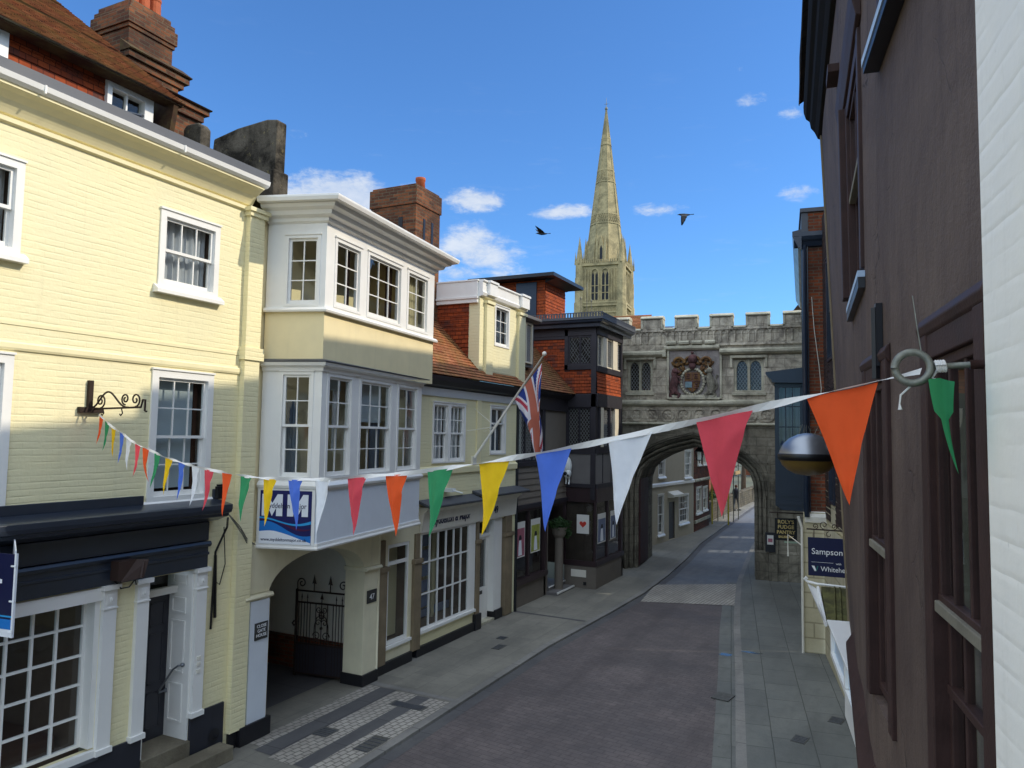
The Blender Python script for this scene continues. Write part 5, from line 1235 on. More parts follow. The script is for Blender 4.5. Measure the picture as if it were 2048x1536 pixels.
# ------------------------------------------------------------------ cathedral tower and spire
SPX, SPY = -88.4, 258.0
FC = Frame(SPX, SPY, 6.5)
ca = thing('cathedral_spire', 'tall pale stone cathedral tower and tapering octagonal spire on the skyline', 'cathedral', FC)
hw = 9.0
b = MB(FC); b.box(-hw + 1, hw - 1, -hw + 1, hw - 1, 20, 67.5)
for z in (51.5, 52.6, 66.2): b.box(-hw + .3, hw - .3, -hw + .3, hw - .3, z, z + .6)
tw_ = b.build('tower', M['spire_stone'], ca)
b = MB(FC)
for su in (-1, 1):
    for sv in (-1, 1):
        for (z0, z1, s) in ((20, 53, 1.9), (53, 62, 1.65), (62, 67.5, 1.45)):
            cu, cv = su * (hw - 1.3), sv * (hw - 1.3); b.plan([(cu + s * math.cos(PI / 8 + k * PI / 4), cv + s * math.sin(PI / 8 + k * PI / 4)) for k in range(8)], z0, z1)
        cu, cv = su * (hw - 1.3), sv * (hw - 1.3)
        b.raw([(cu + 1.4 * math.cos(PI / 8 + k * PI / 4), cv + 1.4 * math.sin(PI / 8 + k * PI / 4), 67.5) for k in range(8)] + [(cu, cv, 77.5)], [(k, (k + 1) % 8, 8) for k in range(8)])
        for k in range(4): b.raw([(cu + 1.5 * math.cos(k * PI / 2) + dx, cv + 1.5 * math.sin(k * PI / 2) + dy, 67) for dx, dy in ((-.35, -.35), (.35, -.35), (.35, .35), (-.35, .35))] + [(cu + 1.5 * math.cos(k * PI / 2), cv + 1.5 * math.sin(k * PI / 2), 72)], [(0, 1, 4), (1, 2, 4), (2, 3, 4), (3, 0, 4)])
b.build('corner_turret', M['spire_stone'], tw_)
def faces4(fn):
    for F4 in (Frame(*(FC.w(0, hw - 1, 0).xy), 6.5), Frame(*(FC.w(hw - 1, 0, 0).xy), 96.5)): fn(F4)
bl, bt = MB(FC), MB(FC)
def panel(F4):
    for m in (bl, bt): m.F = F4
    for i in range(2):
        c = -1.9 + 3.8 * i
        for s in (-.72, .72):
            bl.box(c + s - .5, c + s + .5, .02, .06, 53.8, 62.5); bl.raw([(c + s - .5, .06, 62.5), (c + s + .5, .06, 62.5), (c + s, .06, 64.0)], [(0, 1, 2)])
        for x in (c - 1.35, c, c + 1.35): bt.box(x - .16, x + .16, .02, .5, 53.4, 63.5)
        for z in (56.2, 58.8): bt.box(c - 1.3, c + 1.3, .04, .25, z, z + .25)
        k = 10
        for q in range(k):
            t0, t1 = PI * q / k, PI * (q + 1) / k
            bt.raw([(c - 1.5 * math.cos(t), v, 63.4 + 1.9 * math.sin(t)) for t in (t0, t1) for v in (.05, .45)] + [(c - 1.2 * math.cos(t), v, 63.4 + 1.5 * math.sin(t)) for t in (t0, t1) for v in (.05, .45)], [(1, 3, 7, 5), (0, 1, 3, 2), (4, 5, 7, 6)])
    for x in (-5.2, -4.3, 4.3, 5.2): bt.box(x - .15, x + .15, .02, .45, 53.4, 65)
    for x in [-6.2 + i * .75 for i in range(17)]:
        bt.box(x, x + .35, .0, .6, 67.2, 68.4); bt.box(x, x + .3, .0, .55, 52.8, 53.7)
        bt.box(x, x + .2, .0, .3, 20, 51)
    bt.box(-6.5, 6.5, 0, .5, 66.6, 67.3); bt.box(-6.5, 6.5, 0, .5, 52.2, 52.9)
    for z in (49, 45): bt.box(-6.5, 6.5, 0, .4, z, z + .5)
faces4(panel)
bl.F = bt.F = FC
bl.build('belfry_louvre', M['spire_void'], tw_); bt.build('tracery', M['spire_stone'], tw_)
# spire
zb0, zb1, rb0 = 67.0, 127.0, 7.2
def octr(r, z): return [(r * math.cos(PI / 8 + k * PI / 4), r * math.sin(PI / 8 + k * PI / 4), z) for k in range(8)]
rz = lambda z: rb0 * (zb1 - z) / (zb1 - zb0) + .18
b = MB(FC); zs = [67, 75, 84, 93, 102, 111, 119, 127]
for z0, z1 in zip(zs, zs[1:]):
    p, q = octr(rz(z0), z0), octr(rz(z1), z1); b.raw(p + q, [(k, (k + 1) % 8, 8 + (k + 1) % 8, 8 + k) for k in range(8)])
sp = b.build('spire', M['spire_stone'], ca)
b = MB(FC)
for k in range(8):
    P = [octr(rz(z) + .05, z)[k] for z in zs]; b.tube(P, [.22, .2, .2, .18, .16, .14, .12, .08], 5)
for (z0, z1) in ((82.5, 86.0), (98.5, 103), (113.0, 115.5)):
    for z in (z0, z1): p = octr(rz(z) + .25, z); q = octr(rz(z + .45) + .25, z + .45); b.raw(p + q, [(k, (k + 1) % 8, 8 + (k + 1) % 8, 8 + k) for k in range(8)])
    n = 5
    for k in range(8):
        for i in range(n):
            f0, f1 = i / n, (i + 1) / n
            L0, L1 = Vector(octr(rz(z0) + .12, z0)[k]), Vector(octr(rz(z0) + .12, z0)[(k + 1) % 8]); T0, T1 = Vector(octr(rz(z1) + .12, z1)[k]), Vector(octr(rz(z1) + .12, z1)[(k + 1) % 8])
            for (fa, fb_) in ((f0, f1), (f1, f0)): b.tube([tuple(L0.lerp(L1, fa)), tuple(T0.lerp(T1, fb_))], .13, 4, False)
b.build('carved_band', M['spire_stone'], sp)
b = MB(FC)
for k in range(4):                 # gabled lights at the foot of the spire, with pinnacles between
    a = k * PI / 2; d = Vector((math.cos(a), math.sin(a))); s = Vector((-d.y, d.x))
    def q(r, t, z): return (d.x * r + s.x * t, d.y * r + s.y * t, z)
    b.raw([q(7.0, -1.1, 67), q(7.0, 1.1, 67), q(7.0, 1.1, 73), q(7.0, -1.1, 73), q(7.0, 0, 77.5), q(5, -1.1, 67), q(5, 1.1, 67), q(5, 1.1, 73), q(5, -1.1, 73), q(4.5, 0, 77.5)], [(0, 1, 2, 4, 3), (0, 3, 8, 5), (1, 6, 7, 2), (3, 4, 9, 8), (2, 7, 9, 4)])
    for t in (-1.5, 1.5): b.raw([q(7 + dx, t + dy, 67) for dx, dy in ((-.4, -.4), (.4, -.4), (.4, .4), (-.4, .4))] + [q(7 + dx, t + dy, 73.5) for dx, dy in ((-.4, -.4), (.4, -.4), (.4, .4), (-.4, .4))] + [q(7, t, 78.5)], [(0, 1, 5, 4), (1, 2, 6, 5), (2, 3, 7, 6), (3, 0, 4, 7), (4, 5, 8), (5, 6, 8), (6, 7, 8), (7, 4, 8)])
b.build('spire_light', M['spire_stone'], sp)
for k in range(4):
    b = MB(FC); a = k * PI / 2; d = Vector((math.cos(a), math.sin(a))); s = Vector((-d.y, d.x)); q = lambda r, t, z: (d.x * r + s.x * t, d.y * r + s.y * t, z)
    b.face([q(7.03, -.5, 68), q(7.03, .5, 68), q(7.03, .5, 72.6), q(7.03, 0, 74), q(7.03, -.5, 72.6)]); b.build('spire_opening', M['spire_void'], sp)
b = MB(FC); b.lathe((0, 0, 126.6), [(.25, 0), (.55, .5), (.6, .9), (.3, 1.4), (.12, 1.6), (.10, 3.4)], 10); b.tube([(-.7, 0, 129.2), (.7, 0, 129.2)], .09, 5); b.tube([(0, 0, 128), (0, 0, 131.5)], .06, 5); b.build('finial', M['galv'], sp)
# ------------------------------------------------------------------ right side: white house (from whose window we look), brown house
FN = Frame(.613, .0916, 98.5, True)                    # near front: u runs away from the camera
FF = Frame(-.03, 4.40, 93.8, True, .04, 5.0, 4.4)      # beyond the kink; leans out a little
wh = thing('white_brick_house', 'white painted brick house wall at the near end of the terrace', 'house', FN, 1.0)
b = MB(FN); b.box(-1.2, 2.225, -.30, .025, 0, 9.0); b.build('wall', M['whitebrick'], wh, bevel=.012)
b = MB(FN); b.prism([(.3, 8.9), (-3, 12.6), (-6, 9.0)], -1.2, 2.2); b.build('roof', M['tile_old'], wh)
bw = thing('brown_house', 'brown rendered house with peeling sash windows beside white brick wall', 'house', FN, 3.4)
NW = (2.27, 2.98, 3.36, 5.06); MW = (3.73, 4.40, 3.40, 5.06); NUW = (2.76, 3.74, 6.62, 8.2)
FW = (.12, 1.22, 5.66, 7.02)
b = MB(FN); b.wall(2.235, 4.36, 2.7, 8.6, 0.0, [NW, MW, NUW], .16); b.build('wall', M['brown'], bw)
b = MB(FF); b.wall(.0, 4.97, 2.6, 8.6, 0.0, [FW], .14)
n_ = 10
b.face([(4.97, 0, 2.6), (4.97, -6, 2.6), (4.97, -6, 8.6), (4.97, 0, 8.6)]); b.build('wall', M['brown'], bw)
b = MB(FF); b.box(4.90, 4.975, .002, .02, 2.7, 8.5); b.build('corner_strip', M['oldpost'], bw)
def old_sash(F, u0, u1, z0, z1, meet, cols, extra=(), curtain='curtain_cream', head=True, jamb='brownwood'):
    b = MB(F); c = .07
    b.box(u0 - .03, u0 + c, -.14, .02, z0, z1 + .02); b.box(u1 - c, u1 + .03, -.14, .02, z0, z1 + .02); b.box(u0 + c, u1 - c, -.14, .015, z1 - c, z1 + .02)
    if head:
        b.prism([(0, z1 + .0), (.022, z1 + .02), (.03, z1 + .05), (.014, z1 + .08), (0, z1 + .09)], u0 - .05, u1 + .04)
    w = b.build('window', M[jamb], bw, bevel=.005)
    s = MB(F); a0, a1 = u0 + c, u1 - c
    for vv, q0, q1 in ((-.004, meet, z1 - c), (-.028, z0 + .04, meet)):
        s.box(a0, a0 + .035, vv - .035, vv, q0, q1); s.box(a1 - .035, a1, vv - .035, vv, q0, q1); s.box(a0, a1, vv - .035, vv + .002, q1 - .035, q1); s.box(a0, a1, vv - .035, vv + .002, q0, q0 + .04)
        for i in range(1, cols): x = a0 + (a1 - a0) * i / cols; s.box(x - .011, x + .011, vv - .03, vv - .003, q0, q1)
    for z in extra: s.box(a0, a1, -.06, -.022, z, z + .03)
    s.build('sash', M[jamb], w, bevel=.004)
    k = MB(F); k.box(a0 + .01, a1 - .01, -.035, .012, meet - .02, meet + .018); k.build('meeting_rail', M['peeling'], w, bevel=.004)
    g = MB(F); g.face([(a0, -.02, meet), (a1, -.02, meet), (a1, -.02, z1 - c), (a0, -.02, z1 - c)]); g.face([(a0, -.045, z0), (a1, -.045, z0), (a1, -.045, meet), (a0, -.045, meet)]); g.build('pane', M['glass'], w)
    g = MB(F); pleats(g, a0 - .02, a1 + .02, z0 + .02, z1 - .03, -.085, .014, .09); g.build('curtain', M[curtain], w)
    g = MB(F); room_box(g, u0 - .05, u1 + .05, z0 - .05, z1 + .05, -.17, .6); g.build('room', M['room_dark'], w)
    return w
M['curtain_drab'] = plain('drab_curtain', '#6f6c5c', .95, var=.2)
old_sash(FN, *NW, 4.15, 3, (3.86,), 'curtain_drab'); old_sash(FN, *MW, 4.18, 3, (), 'curtain_drab')
old_sash(FN, *NUW, 7.4, 3, (), 'net', False); old_sash(FF, *FW, 6.35, 2, (), 'curtain_brown', False)
b = MB(FN); b.box(2.7, 3.86, .002, .075, 6.522, 6.56); b.build('sill', M['sillblue'], bw)
b = MB(FN); b.box(2.72, 3.84, .002, .07, 6.48, 6.519); b.build('sill_underside_shade', M['black'], bw)  # black slab puts the shade under the sill into the colour
b = MB(FF); b.box(.04, 1.30, .002, .04, 5.60, 5.635); b.build('sill', M['sillblue'], bw)
b = MB(FF); b.box(.042, 1.298, .002, .037, 5.54, 5.599); b.build('sill_underside_shade', M['black'], bw)  # shade below the far sill, painted as a black slab
b = MB(FF); b.prism([(0, 7.06), (.03, 7.07), (.05, 7.16), (.06, 7.24), (0, 7.28)], .0, 1.7); b.box(1.25, 1.40, .002, .06, 5.7, 7.06); b.box(1.9, 2.2, .002, .09, 7.65, 7.72); b.build('window_hood', M['brownwood'], bw, bevel=.006)
b = MB(FF); b.prism([(0, 8.30), (.04, 8.32), (.07, 8.40), (.11, 8.46), (.12, 8.54), (.16, 8.58), (.18, 8.66), (.18, 8.74), (0, 8.8)], -.2, 5.05)
b.build('eaves_board', M['eave_dark'], bw, bevel=.006)
b = MB(FN); b.prism([(0, 8.30), (.04, 8.32), (.11, 8.46), (.16, 8.58), (.18, 8.74), (0, 8.8)], 2.2, 4.36); b.build('eaves_board', M['black'], bw)
b = MB(FF); b.tiles((-.3, .22, 8.78), (5.1, .22, 8.78), (5.1, -3.2, 11.6), (-.3, -3.2, 11.6), .11, .02, .01); b.face([(-.3, -3.2, 11.6), (5.1, -3.2, 11.6), (5.1, -7, 8.7), (-.3, -7, 8.7)]); b.build('roof', M['tile_dark'], bw)
b = MB(FN); b.tiles((2.2, .22, 8.78), (4.4, .22, 8.78), (4.4, -3.2, 11.6), (2.2, -3.2, 11.6), .11, .02, .01); b.build('roof', M['tile_dark'], bw)
b = MB(FN); b.box(3.86, 3.91, .002, .03, 5.06, 5.36); b.tube([(3.885, .03, 5.0), (3.885, .03, 5.34)], .02); b.build('dark_slot', M['black'], bw)  # black strip stands in for the shade of a recessed slot
# shopfront cornice and boarding under the brown front
def cornice(F, u0, u1):
    b = MB(F); b.prism([(-.05, 2.66), (.01, 2.66), (.02, 2.74), (.045, 2.80), (.05, 2.86), (.07, 2.89), (.07, 2.95), (.05, 2.98), (0, 3.06)], u0, u1); b.build('shop_cornice', M['brownwood'], bw, bevel=.006)
    b = MB(F); b.box(u0, u1, -.08, -.02, 0, 2.68); b.build('shop_boarding', plain('weathered_orange_boards', '#6e452a', .6, var=.35, vscale=12, bump=.3), bw)
cornice(FF, -.05, 2.9); cornice(FN, 2.25, 4.36)
# white projecting shop hood beneath the far part of the brown house
sh_ = thing('shop_hood', 'white shopfront hood with mossy lead top below the brown house', 'shop hood', WORLD, -.5, 8.2, 2.2)
FH = Frame(-.13, 6.8, 98.1, True)
b = MB(FH); b.box(.0, 2.58, -.5, .0, 2.28, 2.34); b.box(.0, 2.58, -.5, .0, 2.58, 2.64); b.box(.0, .08, -.5, 0, 2.34, 2.58); b.box(2.48, 2.58, -.5, 0, 2.34, 2.58); b.box(1.2, 1.28, -.1, 0, 2.34, 2.58); b.box(.0, 1.4, -.4, -.02, 2.02, 2.28); b.box(-.02, 2.62, -.5, .03, 2.64, 2.67)
b.build('frame', M['white'], sh_, bevel=.006)
b = MB(FH); b.box(.08, 2.48, -.5, -.035, 2.34, 2.58); b.build('panel', plain('pale_blue_panel', '#b9cbdd', .35), sh_)
b = MB(WORLD); b.raw([(-.52, 9.42, 2.63), (-.28, 9.42, 2.63), (-.28, 10.62, 2.82), (-.66, 10.62, 2.82), (-.52, 9.42, 2.58), (-.28, 9.42, 2.58), (-.28, 10.62, 2.7), (-.66, 10.62, 2.7)], [(0, 1, 2, 3), (0, 4, 5, 1), (3, 7, 4, 0), (4, 7, 6, 5), (2, 6, 7, 3)])
for t in (.3, .62): b.tube([(-.50 + t * .2, 9.42, 2.64), (-.56 + t * .2, 10.6, 2.83)], .012, 5)
b.build('mossy_top', M['moss'], sh_)
b = MB(WORLD); b.raw([(-.54, 9.44, 2.56), (-.72, 10.66, 2.78), (-.84, 10.7, 2.84), (-.56, 9.4, 2.66)], [(0, 1, 2, 3)]); b.tube([(-.30, 10.66, 2.83), (-.70, 10.66, 2.84), (-.84, 10.68, 2.86), (-.87, 10.68, 2.89), (-.85, 10.68, 2.91), (-.83, 10.68, 2.89)], .016, 6); b.tube([(-.54, 9.42, 2.6), (-.70, 10.64, 2.8)], .02, 6)
b.build('scroll_edge', M['white'], sh_)
# ------------------------------------------------------------------ tile-hung house, brick house
FR = Frame(1.17, 5.0, 99.6, True)
th = thing('tile_hung_house', 'narrow dark tile hung house wall between brown house and brick house', 'house', FR, 11)
b = MB(FR); b.wall(4.5, 13.36, 0, 2.9, 0); b.wall(4.5, 13.36, 2.9, 9.8, -.05, [(11.7, 12.5, 6.4, 8.6), (11.7, 12.5, 3.4, 5.2)]); b.build('wall', M['creamrust'], th)
b = MB(FR); b.tiles((4.5, -.03, 3.0), (11.7, -.03, 3.0), (11.7, -.03, 9.8), (4.5, -.03, 9.8), .12, .02, .006); b.tiles((12.5, -.03, 3.0), (13.36, -.03, 3.0), (13.36, -.03, 9.8), (12.5, -.03, 9.8), .12, .02, .006); b.tiles((11.7, -.03, 5.2), (12.5, -.03, 5.2), (12.5, -.03, 6.4), (11.7, -.03, 6.4), .12, .02, .006); b.build('hung_tiles', M['tile_dark'], th)
for w_ in ((11.7, 12.5, 6.4, 8.6), (11.7, 12.5, 3.4, 5.2)): sash(th, FR, *w_, 2, (2, 2), v=-.03, frame_mat='charcoal')
b = MB(FR)
for (u0, u1, zr_) in ((4.5, 6.2, 13.82), (6.2, 13.4, 14.15)):  # unseen ridges, heights set to throw the shadow line across the street
    b.tiles((u0, -.06, 9.7), (u1, -.06, 9.7), (u1, -2.8, zr_), (u0, -2.8, zr_), .12, .02, .006); b.face([(u0, -2.8, zr_), (u1, -2.8, zr_), (u1, -6.4, 9.5), (u0, -6.4, 9.5)])
    for uu in (u0, u1): b.face([(uu, -.08, 9.7), (uu, -2.8, zr_), (uu, -6.4, 9.5)])
b.build('roof', M['tile_dark'], th)
BX0, BY0_ = -1.46, 18.2
FQ = Frame(BX0, BY0_, 94.6, True); FQr = Frame(BX0, BY0_, 6.0)
bk = thing('brick_corner_house', 'red brick house with black gutters and cream ground floor at the corner', 'house', FQ, 1)
b = MB(FQr); b.wall(0.0, 6, 3.1, 9.52, 0); b.build('wall', M['redbrick'], bk)
b = MB(FQ); b.wall(0, 8.2, 3.1, 9.5, 0, [(1.3, 3.5, 3.3, 6.2), (5, 6.2, 4.0, 5.8), (5, 6.2, 6.9, 8.5)], .2); b.build('wall', M['redbrick'], bk)
for w_ in ((5, 6.2, 4.0, 5.8), (5, 6.2, 6.9, 8.5)): sash(bk, FQ, *w_, 3, (2, 2))
b = MB(FQr); b.wall(-.03, 6, 0, 3.1, .03); b.build('ground_floor', M['creamrust'], bk)
b = MB(FQ); b.wall(0, 8.2, 0, 3.1, .03, [(1.0, 4.2, .6, 2.5)], .3); b.build('ground_floor', M['stone_low'], bk)
b = MB(FQ); room_box(b, 1, 4.2, .6, 2.5, -.1, 1); b.build('room', M['room_dark'], bk)
b = MB(FQr); b.prism([(.03, 2.87), (.07, 2.88), (.08, 3.0), (.0, 3.12)], .0, 6); b.build('band_course', M['offwhite'], bk)
b = MB(FQr); b.prism([(0, 9.16), (.06, 9.18), (.10, 9.28), (.14, 9.32), (.17, 9.40), (.17, 9.5), (0, 9.52)], -.17, 6)
b.build('cornice', M['navy'], bk)
b = MB(FQ); b.prism([(0, 9.10), (.08, 9.16), (.16, 9.32), (.2, 9.40), (.2, 9.52), (0, 9.56)], -.17, 8.3); b.build('gutter', M['navy'], bk)
b = MB(FQr); b.tube([(.05, .08, 3.0), (.05, .08, 9.2)], .055, 8); b.box(-.02, .13, .002, .04, 3.1, 9.2); b.build('downpipe', M['navy'], bk)
b = MB(FQr); b.tube([(-.06, .08, .0), (-.06, .08, 2.75), (-.14, .08, 3.0)], .03, 8); b.tube([(-.06, .08, 2.35), (-.36, .08, 2.58), (-.36, .08, 2.10)], .018, 6); b.build('pale_downpipe', M['offwhite'], bk)
b = MB(FQr); b.box(.14, 3, -.25, -.02, 9.53, 10.0); b.build('attic_wall', M['redbrick'], bk)
b = MB(FQr); b.box(.0, .14, -2.2, -.01, 9.53, 10.0); b.box(-.03, 3.1, -2.2, .03, 10.0, 10.09); b.build('attic_lead', M['lead'], bk)
b = MB(FQr); b.tube([(.20, .02, 8.0), (.24, .04, 7.3), (.34, .03, 6.4), (.38, .03, 5.9), (.36, .03, 5.6)], .008, 4); b.build('loose_cable', M['offwhite'], bk)
b = MB(FQ)                         # unseen upper storeys, gable and big stack, sized for the shadow they cast
b.box(-.0, 8.2, -7, -.02, 9.3, 9.49); b.box(-.3, 8.0, -7, -1.9, 9.5, 11.6); b.prism([(-1.7, 11.5), (-3.6, 14.7), (-7.2, 11.5)], -.4, 8.1)
b.build('roof', M['tile_dark'], bk)
b = MB(FQ); b.box(4.3, 8.6, -4.9, -3.3, 11, 15.9); b.build('chimney', M['stackbrick'], bk)
# the dark blue oriel over the fudge shop
b = MB(FQ)
b.box(1.22, 3.6, .0, .66, 3.12, 4.42); b.prism([(0, 3.0), (.5, 3.02), (.66, 3.12), (0, 3.12)], 1.22, 3.6)
for u in (1.22, 3.5): b.box(u, u + .1, .56, .66, 4.42, 6.05); b.box(u, u + .1, .0, .08, 4.42, 6.05)
b.box(1.22, 3.6, 0, .66, 6.0, 6.12); b.box(2.3, 2.4, .58, .66, 4.42, 6.0)
b.prism([(0, 6.10), (.70, 6.12), (.74, 6.20), (.80, 6.25), (.86, 6.33), (.86, 6.38), (0, 6.48)], 1.04, 3.75)
b.build('oriel', M['navy'], bk, bevel=.008)
FO = Frame(*(FQ.w(1.22, 0, 0).xy), 189.5)       # side of the oriel facing up the street
FO = Frame(*(FQ.w(1.22, .66, 0).xy), 4.6)
b = MB(FO)
for z in (5.02, 5.52): b.box(.10, .58, -.05, -.005, z, z + .03)
for u in (.24, .40): b.box(u, u + .025, -.05, -.008, 4.42, 6.0)
b.box(.08, .58, .002, .015, 3.35, 4.25); b.box(.03, .63, .002, .02, 3.14, 3.22)
b.build('oriel_bars', M['navy'], bk)
b = MB(FO); b.face([(.1, -.03, 4.42), (.58, -.03, 4.42), (.58, -.03, 6.0), (.1, -.03, 6.0)]); b.build('pane', M['glass'], bk)
b = MB(FQ); b.face([(1.3, .62, 4.42), (3.5, .62, 4.42), (3.5, .62, 6.0), (1.3, .62, 6.0)]); b.build('pane', M['glass'], bk)
b = MB(FO); pleats(b, .1, .58, 4.42, 6.0, -.2, .02, .1); b.build('curtain', M['curtain_blue'], bk)
# ------------------------------------------------------------------ ground, road, pavements
def ground_mat(name, c1, c2, dark, bw, bh, ms, joint, ang=0.0, amt=.4, bump=.3, rough=.75, wet=0.0, jit=.02):
    k = NT(name); tc = k.n('ShaderNodeTexCoord').outputs['Object']
    vec = k.n('ShaderNodeMapping', {0: tc, 2: (0, 0, rad(ang))}).outputs[0]
    wob = k.n('ShaderNodeTexNoise', {'Vector': tc, 'Scale': 1.3, 'Detail': 2.0}).outputs[1]
    vec = k.n('ShaderNodeVectorMath', {0: vec, 1: k.n('ShaderNodeVectorMath', {0: wob, 1: (jit, jit, 0)}, operation='MULTIPLY').outputs[0]}, operation='ADD').outputs[0]
    t = k.n('ShaderNodeTexBrick', {'Vector': vec, 'Color1': (1, 1, 1, 1), 'Color2': (.85, .85, .86, 1), 'Mortar': (joint, joint, joint, 1), 'Scale': 1.0, 'Mortar Size': ms, 'Mortar Smooth': .3, 'Brick Width': bw, 'Row Height': bh})
    a = k.noise(tc, .55, 7, .65); b = k.noise(tc, 6, 6, .7); c = k.noise(tc, 40, 3)
    col = k.mix(k.ramp(a, [(.38, 0.), (.60, 1.)]), lin(c1), lin(c2)); col = k.mix(1.0, col, t.outputs[0], 'MULTIPLY')
    col = k.mix(k.math('MULTIPLY', k.ramp(b, [(.45, 0.), (.72, 1.)]), amt), col, lin(dark))
    col = k.mix(k.math('MULTIPLY', k.ramp(c, [(.4, 0.), (.8, 1.)]), .25), col, k.mix(1.0, col, (1.5, 1.45, 1.4, 1), 'MULTIPLY'))
    gum = k.n('ShaderNodeTexVoronoi', {'Vector': tc, 'Scale': 2.1}).outputs[0]; col = k.mix(k.math('MULTIPLY', k.ramp(gum, [(.03, .5), (.055, 0.)]), k.ramp(k.noise(tc, 1.7, 2), [(.5, 0.), (.55, 1.)])), col, scale_c(lin(dark), .6))
    d2 = k.noise(k.n('ShaderNodeMapping', {0: tc, 3: (1.6, .28, 1)}).outputs[0], 1.0, 6, .65); col = k.mix(k.math('MULTIPLY', k.ramp(d2, [(.48, 0.), (.66, 1.)]), .4), col, lin(dark))
    r = k.math('SUBTRACT', rough, k.math('MULTIPLY', k.ramp(a, [(.4, 0.), (.7, 1.)]), .18))
    h = k.math('ADD', k.math('MULTIPLY', t.outputs[1], -1.0), k.math('MULTIPLY', c, .4))
    return k.finish(col, r, k.bump(h, bump, .012), .35)
M['setts_road'] = ground_mat('brown_grey_road_setts', '#6d6462', '#5d5655', '#433d3d', .24, .12, .007, .62, 8, .35)
M['asphalt'] = ground_mat('blue_grey_asphalt', '#6b7078', '#747475', '#4b4d52', 30, 30, .0, 1, 0, .4, .2)
M['flags'] = ground_mat('grey_paving_slabs', '#777872', '#686a66', '#4c4d49', .92, .62, .009, .45, 80.4, .3)
M['flags_left'] = ground_mat('worn_left_pavement', '#8d897d', '#7c796f', '#5c5a54', .75, .55, .006, .62, 90, .3)
M['kerbstone'] = ground_mat('granite_kerb', '#8b8882', '#7c7a76', '#55534f', 30, .95, .01, .4, 0, .3)
M['cobble'] = ground_mat('pale_granite_setts', '#b3ada2', '#a39d93', '#726d64', .15, .105, .012, .38, 96, .3, .7)
M['slabdark'] = ground_mat('dark_stone_slab', '#605f5e', '#565556', '#403f42', 1.1, 4, .008, .4, 90, .3)
M['earth'] = plain('far_ground', '#5a5a48', .95, var=.3, vscale=.02)
M['puddle'] = plain('puddle_water', '#3c4043', .16, spec=.5)

def sheet(name, poly, z, mat, kind='structure'):
    b = MB(WORLD); b.face([(x, y, z) for x, y in poly]); o = b.build(name, mat); setting(o, kind); return o
def ribbon(name, left, right, z, mat, thick=0.0):
    b = MB(WORLD)
    for (a, c, d, e) in zip(left, left[1:], right[1:], right):
        b.face([(e[0], e[1], z), (d[0], d[1], z), (c[0], c[1], z), (a[0], a[1], z)])
        if thick:
            b.face([(e[0], e[1], z), (d[0], d[1], z), (d[0], d[1], z - thick), (e[0], e[1], z - thick)]); b.face([(a[0], a[1], z), (c[0], c[1], z), (c[0], c[1], z - thick), (a[0], a[1], z - thick)])
    o = b.build(name, mat); return setting(o)
sheet('ground', [(-900, -300), (900, -300), (900, 1500), (-900, 1500)], -.12, M['earth'])
KL = [(-6.58, -8), (-6.6, 4), (-6.62, 8.9), (-6.65, 11.3), (-6.69, 15.9), (-6.52, 19.5), (-6.42, 22.6), (-6.52, 26), (-6.78, 30), (-7.2, 34.7), (-7.55, 44), (-7.9, 54.6), (-8.4, 90)]
KR = [(1.4, -8), (-.62, 4), (-1.45, 8.9), (-1.86, 11.3), (-2.62, 15.9), (-3.25, 19.5), (-3.78, 22.9), (-4.22, 26), (-4.6, 30), (-5.0, 34.7), (-5.6, 44), (-6.1, 54.6), (-6.6, 90)]
n1 = 7
ribbon('road', KL[:n1], KR[:n1], -.055, M['setts_road']); ribbon('road', KL[n1 - 1:], KR[n1 - 1:], -.055, M['asphalt'])
sheet('road_cobble_strip', [(-6.22, 21.55), (-3.62, 22.45), (-4.20, 25.75), (-6.52, 24.25)], -.046, M['cobble'])
shift = lambda P, d: [(x + d, y) for x, y in P]
ribbon('kerb', shift(KL, -.15), KL, .0, M['kerbstone'], .06); ribbon('kerb', KR, shift(KR, .16), .0, M['kerbstone'], .06)
ribbon('gutter_channel', KL, shift(KL, .22), -.051, M['slabdark']); ribbon('gutter_channel', shift(KR[:8], -.34), KR[:8], -.051, M['flags'])
PLo = [(-9.4, -8), (-9.4, 4), (-9.4, 8.9), (-9.4, 11.3), (-9.6, 15.9), (-9.9, 19.5), (-9.9, 22.6), (-8.3, 26), (-8.9, 30), (-9.4, 34.7), (-9.4, 44), (-9.4, 54.6), (-9.4, 90)]
ribbon('pavement', PLo, shift(KL, -.15), .001, M['flags_left'])
ribbon('pavement', shift(KR, .16), [(x + 5.5, y) for x, y in KR], .001, M['flags'])
sheet('passage_floor', [(-15, 8.9), (-9.4, 8.9), (-9.4, 12.0), (-15, 12.0)], .002, M['slabdark'])
